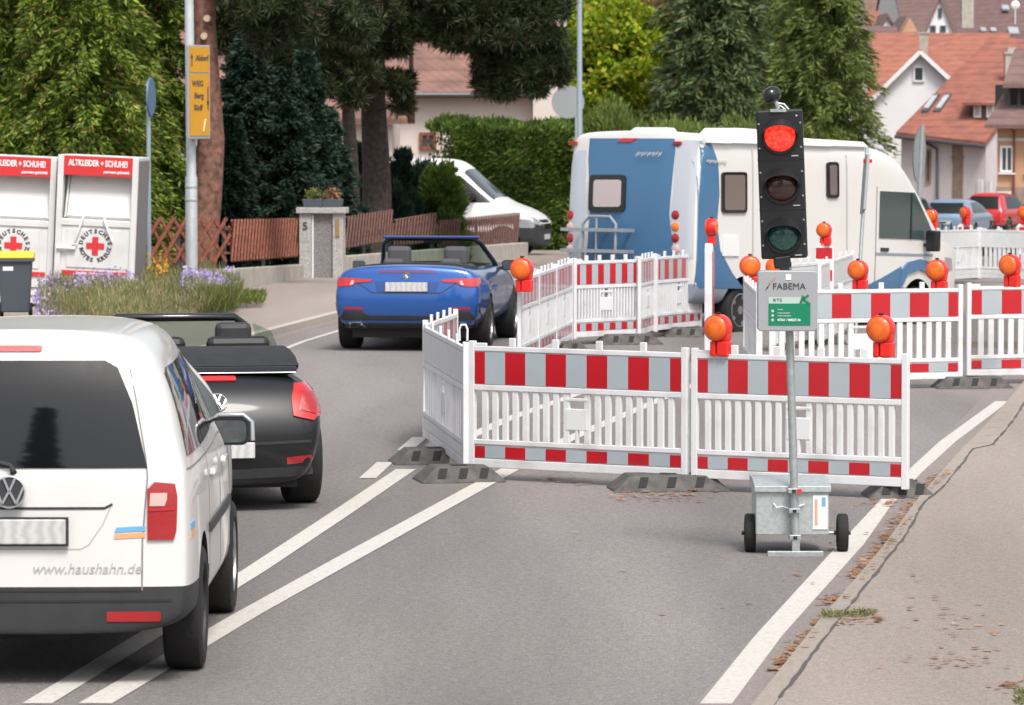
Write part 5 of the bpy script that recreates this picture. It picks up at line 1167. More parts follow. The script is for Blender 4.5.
# --- parked white van by the hedge
pv = W(546, 118, 110); yaw = R(-104); L_ = 4.9
fw = Vector((-math.sin(yaw), math.cos(yaw), 0)); o = Vector((pv.x, pv.y, zg(pv.x, pv.y)))-fw*L_
wr = empty('parked_van', (o.x, o.y, zg(pv.x, pv.y)), yaw, 'white van parked on the drive behind the brown lattice fence, nose to the right', 'van')
wp = [(0,.28),(.80,.28),(.93,.36),(.98,.62),(.99,1.0),(.98,1.28),(.93,1.6),(.84,2.1),(.72,2.36),(.4,2.42),(0,2.43)]
def wv_(y, s=1, top=2.43): return ring(y, [(x*s, z if z < 1.2 else 1.2+(z-1.2)*(top-1.2)/(2.43-1.2)) for x, z in wp])
rings = [wv_(-.6, .95), wv_(-.5), wv_(1.0), wv_(2.4), wv_(2.75, 1, 2.38), wv_(3.0, 1, 2.18), wv_(3.6, .99, 1.62), wv_(3.95, .98, 1.34)]
for y, s, top in ((4.4, .95, 1.22), (4.75, .9, 1.0), (4.88, .84, .85)): rings.append(ring(y, [(x*s, min(z, top*(.95+.005*i))) for i, (x, z) in enumerate(wp)]))
def mfw(reg, i, j): return 1 if j <= 2 or (i >= 8 and j <= 3) or reg == 'front' and j <= 4 else 0
body, bv = loft_body('body', rings, [M['white_paint'], M['black_mt']], mfw, wr, 2, (.02, .08), [arch(1, 4.05, .36, .43, .3), arch(-1, 4.05, .36, .43, .3)], M['recess'])
for x in (.87, -.87):
    for y in (.6, 4.05): wheel(wr, x, y, .35, .23)
patch(bv, [(2.45,1.35),(3.75,1.35),(3.5,1.55),(2.95,2.0),(2.45,2.0)], 'right', 'side_window', M['glass_dk'], wr, .01, .1)
patch(bv, [(-.80,3.80),(.80,3.80),(.70,3.02),(-.70,3.02)], 'top', 'windscreen', M['glass_md'], wr, .012, .1)
patch(bv, [(.5,.78),(.86,.84),(.84,1.0),(.55,.94)], 'front', 'headlight', M['silver_paint'], wr, .015, .06); patch(bv, [(-.5,.78),(-.86,.84),(-.84,1.0),(-.55,.94)], 'front', 'headlight', M['silver_paint'], wr, .015, .06)
patch(bv, rrect(-.42, .70, .42, .92, .03), 'front', 'grille', M['black_gl'], wr, .01, .08)
patch(bv, rrect(4.45, .74, 4.82, .94, .05), 'right', 'headlight_side', M['silver_paint'], wr, .012, .08)
patch(bv, rrect(-.26, .45, .26, .57, .01), 'front', 'number_plate', M['plate'], wr, .02, .08)
mirror(wr, 1.12, 3.3, 1.5, 'black_pl', s=1.3)

# --- distant parked cars
def small_car(label, px, Y, yaw, m, kind='suv', s=1):
    p = GY(px, Y); r = empty('parked_car', p, yaw, label, 'car', 'parked cars by the far houses'); h = 1.62 if kind == 'suv' else 1.47
    cp = [(0,.25),(.72,.25),(.86,.35),(.90,.6),(.89,.85),(.84,.97),(.74,1.25),(.62,h-.08),(.4,h),(0,h+.01)]
    def cr(y, sx=1, top=h, dy=None): return ring(y, [(x*sx, z if z < .9 else .9+(z-.9)*(top-.9)/(h-.9)) for x, z in cp], dy)
    rd_ = [0,0,0,0,.02,.06,.25,.45,.55,.58]
    rings = [cr(0, .93, dy=rd_), cr(.08, .98, dy=rd_), cr(.5, 1, dy=[d*.4 for d in rd_]), cr(1.2), cr(2.2), cr(2.9, 1, h-.12), cr(3.3, 1, 1.1), cr(3.8, .96, .98), cr(4.2, .85, .93)]
    body, bv = loft_body('body', rings, [M[m], M['black_mt']], lambda g, i, j: 1 if j <= 1 else 0, r, 2, (.05, .1), [arch(.9, .8, .33, .38), arch(-.9, .8, .33, .38), arch(.9, 3.35, .33, .38), arch(-.9, 3.35, .33, .38)], M['recess'])
    for x in (.79, -.79):
        for y in (.8, 3.35): wheel(r, x, y, .33, .2)
    patch(bv, [(-.66,1.0),(.66,1.0),(.55,h-.12),(-.55,h-.12)], 'rear', 'rear_window', M['glass_dk'], r, .01, .1)
    for sd_ in ('right', 'left'): patch(bv, [(.7,1.0),(3.2,1.0),(2.7,h-.12),(1.0,h-.12)], sd_, 'side_windows', M['glass_dk'], r, .01, .1)
    for sg in (1, -1): patch(bv, [(sg*x, z) for x, z in ((.62,.78),(.86,.80),(.85,.98),(.70,.94))], 'rear', 'tail_light', M['tail_red'], r, .015, .05)
    b = MB(); b.box((0, -.05, .70), (.5, .02, .11)); b.build('number_plate', M['plate'], r)
    return r
small_car('red off-road car parked by the pale pink house, tail towards the camera', 982, 176, R(-24), 'red_paint')
small_car('grey estate car parked below the round sign, just right of the motorhome cab', 913, 138, R(12), 'grey_paint')
small_car('light blue car parked between the grey car and the red one', 945, 150, R(-18), 'blue_paint', 'car')
# bicycles leaning near the parked cars
def bicycle(label, px, Y, yaw):
    p = GY(px, Y); r = empty('bicycle', p, yaw, label, 'bicycle', 'bicycles by the parked cars')
    for y in (0, 1.02):
        b = MB(); b.lathe([(-.02, .33), (.02, .33), (.02, .30), (-.02, .30)], 'x', 24); w_ = b.build('wheel', M['tyre'], r, 40, loc=(0, y, .33))
        b = MB(); 
        for k in range(8): a = k*math.pi/8; b.bar((0, -.3*math.cos(a), -.3*math.sin(a)), (0, .3*math.cos(a), .3*math.sin(a)), .006, .006)
        b.build('spokes', M['rim'], w_)
    b = MB(); b.tube([(0, 0, .33), (0, .42, .30), (0, .88, .82), (0, .32, .86), (0, 0, .33)], .018, 8); b.tube([(0, .42, .3), (0, .30, .93)], .018, 8); b.tube([(0, 1.02, .33), (0, .86, .95)], .018, 8); b.build('frame', M['black_gl'], r, 40)
    b = MB(); b.tube([(-.28, .82, 1.0), (0, .88, 1.0), (.28, .82, 1.0)], .015, 8); b.build('handlebar', M['chrome'], r, 40)
    b = MB(); b.bb((-.07, .17, .93), (.07, .43, .98)); b.build('saddle', M['black_mt'], r, bevel=.02)
bicycle('bicycle standing left of the red and yellow warning light, by the light blue car', 938, 120, R(-30))
bicycle('bicycle standing behind the far white barriers, in front of the red car', 986, 124, R(-60))
# ------------------------------------------------------------ clothing containers, bin, signs, lamp posts
def container(label, px, Y, yaw, grp='clothing containers'):
    w_ = 1.18; h = 2.24; d = .9; p = GY(px, Y); r = empty('clothing_container', (p.x, p.y, p.z+.09), 0, label, 'clothing container', grp, rot=(0, R(2.6), yaw))
    x0, x1 = -w_/2, w_/2
    b = MB(); b.bb((x0, 0, .06), (x1, d, 1.30)); b.bb((x0, .28, 1.30), (x1, d, 1.98)); b.bb((x0, .06, 1.98), (x1, d, h)); b.bb((x0, 0, 1.30), (x0+.07, .28, 1.98)); b.bb((x1-.07, 0, 1.30), (x1, .28, 1.98))
    b.build('body', M['cont_white'], r, bevel=.012)
    for xx in (x0+.03, x1-.03): q = MB(); q.bb((xx-.045, -.035, .02), (xx+.045, -.002, h)); q.build('corner_post', M['cont_white'], r, bevel=.008)
    q = MB(); q.bb((x1+.002, .05, .08), (x1+.012, d-.04, h-.05)); q.build('side_poster', M['cont_side'], r)
    q = MB(); q.bb((x0+.08, -.03, h-.30), (x1-.08, .05, h-.01)); hd = q.build('header', M['cont_red'], r, bevel=.006)
    text('ALTKLEIDER + SCHUHE!', .125, 'header_text', M['text_white'], r, (0, -.034, h-.115), bold=.004, sx=.66)
    text('paarweise gebündelt', .055, 'header_text', M['text_white'], r, (.28, -.034, h-.232), bold=.002, sx=.85)
    q = MB(); q.prism([(.02, 1.34), (.06, 1.30), (.26, 1.93), (.23, 1.96)], 'x', x0+.14, x1-.10); fl = q.build('deposit_flap', M['cont_white'], r, bevel=.008)
    q = MB(); 
    for xx in (x0+.12, x1-.09): q = MB(); q.prism([(.0, 1.32), (.27, 1.32), (.27, 1.97), (.2, 1.97)], 'x', xx-.012, xx+.012); q.build('flap_side', M['cont_white'], fl)
    q = MB(); q.bb((x0+.07, -.02, 1.20), (x1-.07, -.002, 1.285)); q.build('ledge', M['cont_white'], r, bevel=.006)
    q = MB(); q.bb((x0+.16, -.014, .58), (x1-.2, -.002, 1.15)); q.build('service_door', M['cont_white'], r, bevel=.006)
    q = MB(); q.tube([(x0+.02, -.05, .86), (x0+.3, -.05, .86)], .028, 8); q.build('handle', M['white_pl'], r, 40)
    q = MB(); q.bb((-.045, -.024, .775), (.045, -.015, 1.045)); q.bb((-.135, -.024, .865), (-.0451, -.015, .955)); q.bb((.0451, -.024, .865), (.135, -.015, .955)); q.build('cross_emblem', M['cont_red'], r)
    ring_text('DEUTSCHES', .215, .085, 'emblem_text', M['text_dark'], r, (0, -.017, .91), R(168), -R(19.5))
    ring_text('ROTES KREUZ', .215, .085, 'emblem_text', M['text_dark'], r, (0, -.017, .91), R(195), R(15.5), True)
    q = MB(); q.bb((x0+.1, -.02, .47), (x1-.1, -.008, .535)); q.build('red_strip', M['cont_red'], r)
    text('Herzlichen Dank für Ihre Spende', .05, 'strip_text', M['text_white'], r, (0, -.024, .502), bold=.002, sx=.82)
    for k in range(2):
        q = MB()
        q.bar((x0+.12+k*.5, -.012, .30), (x0+.55+k*.45, -.012, .30), .012, .012); q.bar((x0+.12+k*.5, -.012, .18), (x0+.55+k*.45, -.012, .18), .012, .012); q.bar((x0+.13+k*.5, -.012, .18), (x0+.13+k*.5, -.012, .30), .012, .012); q.build('notice_frame', M['text_dark'], r)
    return r
c2 = container('white and red clothing container with straps hanging over its emblem, the right one', 92, 66.5, R(-6))
container('white and red clothing container cut by the left picture edge, above the yellow lid', 10, 66.8, R(-4))
q = MB(); q.tube([(-.30, -.045, .98), (-.20, -.05, 1.29), (-.19, -.02, 1.33)], .016, 6); q.tube([(.26, -.045, .98), (.13, -.05, 1.29), (.12, -.02, 1.33)], .016, 6); q.tube([(-.30, -.045, .98), (-.34, -.045, .93), (-.26, -.045, .92)], .014, 6)
st = q.build('hanging_strap', M['white_pl'], None, 40); st.matrix_world = c2.matrix_world
st.location = c2.location; st.rotation_euler = c2.rotation_euler; tag(st, 'white bag strap hanging from the flap of the right clothing container', 'strap')
p = G(17, 324, .0); r = empty('waste_bin', (p.x-.02, p.y, .09), R(4), 'dark grey wheeled bin with a yellow lid in front of the containers', 'bin')
b = MB(); V = []; 
for z, hx, hy in ((.08, .19, .2), (.80, .235, .26)): V += [(-hx, -hy, z), (hx, -hy, z), (hx, hy, z), (-hx, hy, z)]
b.add(V, [(3,2,1,0),(4,5,6,7),(0,1,5,4),(1,2,6,5),(2,3,7,6),(3,0,4,7)]); b.build('body', M['bin_grey'], r, bevel=.02)
b = MB(); b.bb((-.265, -.29, .78), (.265, .27, .825)); b.build('rim', M['bin_grey'], r, bevel=.01)
b = MB(); b.prism([(-.30, .828), (.27, .828), (.27, .90), (.1, .925), (-.24, .89), (-.30, .86)], 'x', -.265, .265); b.build('lid', M['yellow_lid'], r, bevel=.015)
b = MB(); b.bb((-.16, -.253, .66), (-.02, -.245, .75)); b.build('label', M['text_white'], r)
b = MB(); b.tube([(-.25, .30, .82), (.25, .30, .82)], .015, 8); b.build('handle', M['bin_grey'], r)
for x in (-.2, .2): b = MB(); b.lathe([(-.025, .1), (.025, .1)], 'x', 20, (x, .22, .1)); b.build('wheel', M['tyre'], r, 40)
# lamp post with yellow direction sign
p = GY(191, 68); r = empty('lamp_post', (p.x, p.y, p.z+.09), 0, 'pale grey lamp post with a service door, carrying the yellow direction sign', 'lamp post')
b = MB(); b.tube([(0, 0, 0), (0, 0, 1.9), (0, 0, 1.95), (-.06, 0, 9.0)], [.092, .092, .075, .055], 20); b.build('mast', M['pole_grey'], r, 40)
for zz in (1.55, 1.75): b = MB(); b.lathe([(zz, .098), (zz+.025, .098)], 'z', 20); b.build('clamp', M['galv'], r)
b = MB(); b.bar((-.06, 0, 8.95), (.9, -.3, 9.15), .07, .07); a_ = b.build('lamp_arm', M['pole_grey'], r); b = MB(); b.bb((.7, -.42, 9.08), (1.3, -.2, 9.2)); b.build('lamp_head', M['pole_grey'], a_, bevel=.03)
p2 = W(197, 92, 67.8); q0, q1 = W(187.5, 45, 67.8), W(208, 139, 67.8)
r2 = empty('direction_sign', (p2.x+.02, p2.y-.02, 0), R(56), 'tall yellow direction sign with place names mounted on the lamp post', 'sign')
wd = .30/math.cos(R(56)); z0, z1 = q1.z, q0.z
b = MB(); b.bb((-wd/2, -.02, z0), (wd/2, .02, z1)); b.build('frame', M['sign_silver'], r2, bevel=.01)
zs = z1-(z1-z0)*.30
b = MB(); b.bb((-wd/2+.03, -.028, z0+.05), (wd/2-.03, -.021, zs-.012)); b.build('lower_board', M['sign_yellow'], r2); b = MB(); b.bb((-wd/2+.03, -.028, zs+.012), (wd/2-.03, -.021, z1-.03)); b.build('upper_board', M['sign_yellow'], r2)
def st_(t, z, x=0): text(t, .12, 'place_name', M['text_dark'], r2, (x, -.030, z), bold=.003)
st_('Aldorf', z1-.2, .06); st_('WEG', zs-.16, -.05); st_('Berg', zs-.34, -.02); st_('Südf', zs-.52, -.04)
b = MB(); b.bar((-.19, -.031, z1-.2), (-.19, -.031, z1-.32), .02, .004); b.prism([(-.22, z1-.2), (-.19, z1-.12), (-.16, z1-.2)], 'y', -.033, -.029); b.bar((.2, -.031, zs-.55), (.2, -.031, zs-.2), .02, .004); b.prism([(.17, zs-.42), (.2, zs-.52), (.23, zs-.42)], 'y', -.033, -.029); b.build('arrow', M['text_dark'], r2)
b = MB(); b.bar((.08, -.031, z0+.12), (.13, -.031, z0+.30), .03, .004); b.build('symbol', M['text_white'], r2)
# blue round sign seen edge-on
p = GY(148.5, 69.5); r = empty('round_sign', (p.x, p.y, p.z+.05), R(82), 'blue round sign seen nearly edge-on on a thin pole beside the right container', 'sign')
b = MB(); b.tube([(0, 0, 0), (0, 0, 3.42)], .034, 12); b.build('pole', M['pole_blue'], r, 40)
b = MB(); b.lathe([(-.055, .29), (-.035, .30), (-.03, .30)], 'y', 32, (0, 0, 3.18)); b.build('plate', M['sign_bluegrey'], r, 40)
for z in (3.0, 3.35): b = MB(); b.bb((-.06, -.04, z), (.06, .04, z+.03)); b.build('bracket', M['galv'], r)
# second lamp post
p = GY(579.5, 108); r = empty('lamp_post', p, 0, 'slim pale blue grey lamp post rising behind the motorhome, before the yellow green tree', 'lamp post')
b = MB(); b.tube([(0, 0, 0), (0, 0, 3.0), (0, 0, 9.5)], [.085, .07, .05], 16); b.build('mast', M['pole_blue'], r, 40)
b = MB(); b.bar((0, 0, 9.4), (1, -.2, 9.6), .07, .06); b.build('lamp_head', M['pole_grey'], r)
b = MB(); b.bb((-.05, -.1, .6), (.05, -.07, 1.0)); b.build('service_door', M['pole_grey'], r)
pp = W(568, 102, 109.5); r = empty('round_sign', (pp.x, pp.y, zg(pp.x, pp.y)), 0, 'grey back of a round sign left of the slim lamp post, above the hedge', 'sign')
b = MB(); b.lathe([(0, .40), (.02, .40)], 'y', 32, (0, 0, pp.z-zg(pp.x, pp.y))); b.build('plate', M['sign_back'], r, 40); b = MB(); b.tube([(.2, .04, 0), (.2, .04, pp.z-zg(pp.x, pp.y)+.2)], .03, 10); b.build('pole', M['pole_grey'], r, 40)
# leaning pole with an edge-on sign before the motorhome
a, c = W(856, 300, 51), W(867, 148, 51.6); a2 = W(853.5, 352, 51)
r = empty('traffic_sign', (a2.x, a2.y, a2.z), 0, 'leaning thin pole with a sign seen edge-on, in front of the motorhome side', 'sign')
dz = (c-a2); b = MB(); b.tube([(0, 0, -max(0, a2.z)), tuple(dz)], .021, 10); b.build('pole', M['galv'], r, 40)
s0, s1 = W(862.5, 212, 51.4)-a2, W(866.5, 156, 51.5)-a2
b = MB(); b.bar(s0+Vector((.0, -.05, 0)), s1+Vector((0, -.05, 0)), .035, .42, up=(0, 1, 0)); b.build('plate', M['sign_back'], r, bevel=.01)
s2 = W(867, 161, 51.5)-a2; b = MB(); b.bb((s2.x-.05, s2.y-.12, s2.z-.02), (s2.x+.05, s2.y-.06, s2.z+.02)); b.build('clip', M['lamp_red'], r)
# round sign seen obliquely from behind
p = GY(916, 92); r = empty('round_sign', p, 0, 'dark oval back of a round sign on a leaning pole before the pale pink house', 'sign', rot=(0, R(2.4), R(0)))
zt = W(918, 125, 92).z-p.z; b = MB(); b.tube([(0, 0, 0), (0, 0, zt)], .045, 12); b.build('pole', M['galv'], r, 40)
b = MB(); b.lathe([(.03, .56), (.045, .56)], 'y', 36)
b.build('plate', mat('dark sign back', (.10,.13,.13), .5, metal=.3), r, 40, loc=(0, -.01, zt-.62), rot=(0, 0, R(72)))
b = MB(); b.lathe([(.046, .56), (.05, .535), (.028, .535), (.027, .56)], 'y', 36); b.build('rim', M['galv'], r, 40, loc=(0, -.01, zt-.62), rot=(0, 0, R(72)))

# ------------------------------------------------------------ works barriers
PROTO = {}
def make_barrier(Ln, front=True):
    """one 1 m high barrier panel, front towards -y, foot of the panel at z=0"""
    r = bpy.data.objects.new('works_barrier', None); C.objects.link(r)
    f = MB(); T = .045
    f.bb((0, -T/2, -.02), (.052, T/2, 1.015)); f.bb((Ln-.052, -T/2, -.02), (Ln, T/2, 1.015))
    f.bb((.052, -T/2+.004, .935), (Ln-.052, T/2-.004, .975)); f.bb((.052, -T/2+.002, .62), (Ln-.052, T/2-.002, .665)); f.bb((.052, -T/2+.002, .185), (Ln-.052, T/2-.002, .225)); f.bb((.052, -T/2+.004, .0), (Ln-.052, T/2-.004, .07))
    f.bb((.052, -.008, .665), (Ln-.052, .008, .935)); f.bb((.052, -.008, .07), (Ln-.052, .008, .185))
    inn = Ln-.104; k = 20; sp = inn/k
    for i in range(k+1):
        x = .052+i*sp
        if 0 < i < k: 
            if abs(x-Ln*.5) < sp*.4: continue
            f.bb((x-sp*.28, -.014, .225), (x+sp*.28, .014, .62))
    cx = Ln*.5; f.bb((cx-.10, -.018, .33), (cx+.10, .018, .50)); f.bb((cx-.10, -.018, .56), (cx+.10, .018, .585)); f.bb((cx-.012, -.016, .225), (cx+.012, .016, .33))
    for i in range(1, 5): x = Ln*i/5+.0; f.bb((x-.028, -.012, .975), (x+.028, .012, 1.045))
    f.bb((.053, -.012, .975), (.16, .012, 1.0))
    f.build('frame', M['white_pl'], r, bevel=.005)
    for nm, z0, z1 in (('upper_board', .672, .928), ('lower_board', .078, .170)):
        b = MB(); x0, x1 = .058, Ln-.058; per = (x1-x0)/5; e = [x0]
        for i in range(6):
            for q in (i*per-per/4, i*per+per/4):
                if 0 < q < x1-x0: e.append(x0+q)
        e.append(x1)
        for i in range(len(e)-1): b.bb((e[i], -.0165, z0), (e[i+1], -.0085, z1), (0 if i % 2 == 0 else 1) if front else 2)
        b.build(nm, [M['red_film'], M['grey_film'], M['back_film']], r)
        b = MB(); 
        if nm == 'upper_board': b.bb((x0, .0085, z0), (x1, .0165, z1)); b.build('board_back', M['back_film'], r)
    return r
def panel(label, A, B, front=True, lean=0):
    """A left end, B right end of the panel's lower edge (world); front faces the side with A left of B"""
    A, B = Vector(A), Vector(B); d = B-A; Ln = math.hypot(d.x, d.y); key = (round(Ln, 2), front)
    r = make_barrier(Ln, front)
    rz = math.atan2(d.y, d.x); r.location = A; r.rotation_euler = (lean, -math.atan2(d.z, Ln), rz); r.scale = (1, 1, .985); tag(r, label, 'barrier', 'works barriers'); return r
def WP(px, Y, dz=.1): p = W(px, 118, Y); return (p.x, p.y, zg(p.x, p.y)+dz)
panel('red and white barrier panel in the front row, left of the traffic light pole', G(470, 466.5, .10), G(688, 477.5, .10))
panel('red and white barrier panel in the front row, right behind the traffic light pole', G(692, 477.8, .10), G(908.5, 487, .10))
pa = G(466, 468, .09); pb_ = G(425, 436, .09)
panel('plain backed barrier panel set obliquely at the left end of the front row', pb_, pa, front=False)
bx = panel('barrier panel receding behind the oblique one, only its top edge showing', (pb_.x, pb_.y+.05, .1), G(456, 417, .1), front=True)
qa, qb = Vector(WP(519, 50.2)), Vector(WP(571.5, 56.4))
for k_, lb_ in enumerate(('striped barrier panel beside the blue car, below the warning light', 'middle one of the three foreshortened barrier panels beside the blue car', 'farthest of the three foreshortened panels beside the blue car, meeting the back row')): panel(lb_, qa+(qb-qa)*(k_+.008)/3, qa+(qb-qa)*(k_+.992)/3)
panel('striped barrier panel in front of the blue end of the motorhome', WP(573, 56.6), WP(638.5, 57.5))
panel('narrow looking striped barrier panel folded between two wider ones at the back', WP(639.5, 57.4), WP(655, 58.8))
panel('striped barrier panel at the right end of the back left row', WP(655.5, 58.6), WP(701, 60.2))
panel('barrier panel seen almost end-on left of the silver sign box', G(745, 366, .1), G(758, 384, .1), front=False)
panel('striped barrier panel in the middle row, right behind the silver sign box', G(757, 382.5, .10), G(962, 378.5, .10))
panel('striped barrier panel in the middle row, cut by the right picture edge', G(966, 376, .10), G(1172, 372, .10))
panel('plain backed barrier panel receding at the right of the traffic light, before the motorhome', WP(820, 55.5), WP(853, 61), front=False)
panel('plain backed barrier panel partly hidden behind the traffic light and sign box', WP(774, 55), WP(818, 56.5), front=False)
panel('plain backed barrier panel in the far row, right of the motorhome nose', WP(938, 86), WP(979, 89.5), front=False)
panel('white barrier panel in the far row with open slats, at the right picture edge', WP(980, 89.5), WP(1076, 88), front=False)
# carrying ring at the corner post
b = MB(); b.tube([(-.03*1.0, 0, 0), (-.032, 0, .09), (-.018, 0, .125), (.018, 0, .125), (.032, 0, .09), (.03, 0, 0)], .009, 8)
p = pa; ro_ = b.build('lifting_ring', M['white_pl'], None, 50, loc=(p.x-.02, p.y+.01, 1.10)); tag(ro_, 'white lifting ring standing on the corner post left of the front barrier', 'ring')
p = WP(520, 50.15); b = MB(); b.tube([(-.03*1.0, 0, 0), (-.032, 0, .09), (-.018, 0, .125), (.018, 0, .125), (.032, 0, .09), (.03, 0, 0)], .009, 8); ro_ = b.build('lifting_ring', M['white_pl'], None, 50, loc=(p[0], p[1]-.03, p[2]+.99)); tag(ro_, 'white lifting ring on the post below the warning light beside the blue car', 'ring')
# recycled rubber feet
def foot(label, px, py, rz=0, L_=.80, Wd=.50, z=None):
    p = G(px, py, 0) if z is None else Vector(z); r = empty('barrier_foot', (p.x, p.y, zg(p.x, p.y)), rz, label, 'barrier foot', 'rubber barrier feet')
    H = .125; b = MB(); t = .12
    V = [(-L_/2, -Wd/2, .02), (L_/2, -Wd/2, .02), (L_/2, Wd/2, .02), (-L_/2, Wd/2, .02), (-L_/2+t, -Wd/2+.07, H), (L_/2-t, -Wd/2+.07, H), (L_/2-t, Wd/2-.07, H), (-L_/2+t, Wd/2-.07, H), (-L_/2-.01, -Wd/2-.01, .004), (L_/2+.01, -Wd/2-.01, .004), (L_/2+.01, Wd/2+.01, .004), (-L_/2-.01, Wd/2+.01, .004)]
    b.add(V, [(11,10,9,8),(8,9,1,0),(9,10,2,1),(10,11,3,2),(11,8,0,3),(0,1,5,4),(1,2,6,5),(2,3,7,6),(3,0,4,7),(4,5,6,7)]); b.build('slab', M['rubber_foot'], r, bevel=.008)
    for k, x in enumerate((-.20*L_/.8, .0, .20*L_/.8)):
        for sg in (-1, 1):
            q = MB(); y0, y1 = sg*(Wd/2-.012), sg*(Wd/2-.062); q.add([(x-.045, y0, .037), (x+.02, y0, .037), (x+.045, y1, .112), (x-.02, y1, .112), (x-.045, y0-sg*.0+sg*.004, .040), (x+.02, y0+sg*.004, .040), (x+.045, y1+sg*.004, .116), (x-.02, y1+sg*.004, .116)], [(0,1,2,3),(7,6,5,4),(0,4,5,1),(1,5,6,2),(2,6,7,3),(3,7,4,0)]); q.build('recess', M['recess'], r)
    q = MB(); q.bb((-.06, -.05, H+.002), (.06, .05, H+.006)); q.build('post_socket', M['recess'], r)
foot('dark rubber foot under the left end of the front barrier', 459, 481, R(10), .66)
foot('dark rubber foot under the folded corner, left of the oblique panel', 434, 463, R(8), .7)
foot('leaf littered rubber foot under the joint of the two front barriers', 668, 490, R(6), .88)
foot('rubber foot under the right end of the front barrier, on the white line', 899, 497, R(4), .5)
foot('dark rubber foot under the joint of the middle row, near the right edge', 972, 388, R(3), .8)
foot('rubber foot under the middle of the back left row of barriers', 628, 344, R(10), .8)
foot('rubber foot under the right part of the back left row, below the motorhome bumper', 690, 336, R(6), .7)
foot('rubber foot behind the front row, below the first back panel', 560, 352, R(0), .7)
# warning lights
def make_light():
    r = bpy.data.objects.new('warning_light', None); C.objects.link(r)
    b = MB(); b.bb((-.055, -.04, 0), (-.004, .05, .12)); b.bb((.004, -.04, 0), (.10, .055, .12)); b.prism([(-.04, .12), (.09, .12), (.10, .17), (.06, .24), (-.03, .2)], 'y', -.03, .055); b.build('battery_case', M['lamp_red'], r, bevel=.012)
    b = MB(); b.lathe([(-.05, .09), (-.05, .104), (-.02, .108), (.04, .108), (.06, .096)], 'y', 32, (0, 0, .222)); h = b.build('housing', M['lamp_red'], r, 45)
    for sg in (-1, 1):
        b = MB(); y = -.05 if sg < 0 else .06; b.lathe([(y-sg*.002, .098), (y+sg*.010, .092), (y+sg*.019, .070), (y+sg*.023, .042)], 'y', 32, (0, 0, .222)); b.lathe([(y+sg*.023, .042), (y+sg*.026, .022), (y+sg*.027, .003)], 'y', 24, (0, 0, .222), 1)
        b.build('lens', [M['amber'], M['amberc']], r, 60)
    b = MB(); b.tube([(0, 0, .33), (0, 0, .345)], .02, 10); b.build('sensor', M['black_pl'], r)
    return r
LP = make_light(); first = True
def light(label, loc, rz=R(-25), s=1.0):
    global first
    o = LP if first else copy_tree(LP); first = False; o.location = loc; o.rotation_euler = (0, 0, rz); o.scale = (s, s, s); tag(o, label, 'warning light', 'amber warning lights'); return o
def LWp(px, py, Y): p = W(px, py, Y); return (p.x, p.y, p.z-.222)
light('large amber warning light in a red case at the joint of the two front barriers', LWp(718, 327, 34.35), R(-30), .97)
light('large amber warning light in a red case on the right end of the front row', LWp(881, 328, 33.85), R(-28), .97)
light('amber warning light on the post beside the blue car', LWp(522, 272, 50.1), R(-20), 1.16)
light('amber warning light on the end-on barrier, just left of the silver sign box', LWp(750, 268, 50.2), R(0), 1.1)
light('amber warning light peeking out between the sign box and the traffic light bracket', LWp(776, 267, 48.4), R(-20), 1.0)
light('amber warning light right of the sign box, before the blue wheel arch', LWp(858, 270, 48.3), R(-25), 1.0)
light('amber warning light on the right end of the middle row panel', LWp(937, 272, 48.0), R(-25), 1.08)
light('amber warning light near the right edge, on the cut off barrier panel', LWp(1010, 266, 47.6), R(-35), 1.05)
# beacon boards with lights on top, standing behind the barriers
def beacon(label, llabel, px, py_top, Y, w_=.25, rz=0, lt=True, lrz=R(-25), s=.85, py_l=None):
    t = W(px, py_top, Y); z0 = zg(t.x, t.y); r = empty('beacon_board', (t.x, t.y, z0), rz, label, 'beacon board', 'striped beacon boards'); H = t.z-z0
    b = MB(); b.prism([(-w_/2, .12), (w_/2, .12), (w_/2, H-.06), (w_/2-.05, H), (-w_/2+.05, H), (-w_/2, H-.06)], 'y', -.02, .02); b.build('frame', M['white_pl'], r, bevel=.008)
    b = MB(); wi = w_/2-.022; z = H-.06; k = 0; top = z
    # diagonal stripes
    z1 = .16; st = .14; zz = top; i = 0
    while zz-st > z1+.1:
        b.add([(-wi, -.0245, zz-st), (wi, -.0245, zz-st-(-.10 if 0 else .10)+.10), (wi, -.0245, zz), (-wi, -.0245, zz), (-wi, -.021, zz-st), (wi, -.021, zz-st), (wi, -.021, zz), (-wi, -.021, zz)], [(0,1,2,3),(7,6,5,4),(0,4,5,1),(1,5,6,2),(2,6,7,3),(3,7,4,0)], i % 2); zz -= st+.001; i += 1
    b.build('striped_face', [M['red_film'], M['white_pl']], r)
    b = MB(); b.prism([(-.3, 0), (.3, 0), (.22, .12), (-.22, .12)], 'y', -.18, .18); b.build('foot', M['rubber_foot'], r, bevel=.01)
    if lt:
        c = W(px, py_l, Y); light(llabel, (c.x, c.y, c.z-.222*s), lrz, s)
beacon('beacon board behind the plain panels, right of the traffic light head', 'amber warning light on the beacon board right of the traffic light head', 824, 243, 57, py_l=230, s=.88)
beacon('white beacon board standing in the far row, below the red and yellow light', 'red and yellow warning light above the far row, left of the red car', 965, 224, 92.5, .32, py_l=213, s=1.15, lrz=R(-60))
beacon('low beacon board right of the motorhome nose, in front of parked cars', 'amber warning light in front of the grey parked car, beside the motorhome mirror', 931, 229, 93, .3, R(30), py_l=216, s=1.3)
beacon('beacon board in the far row cut by the right picture edge', 'amber warning light at the right picture edge above the far row', 1024, 224, 93, .32, py_l=212, s=1.2)
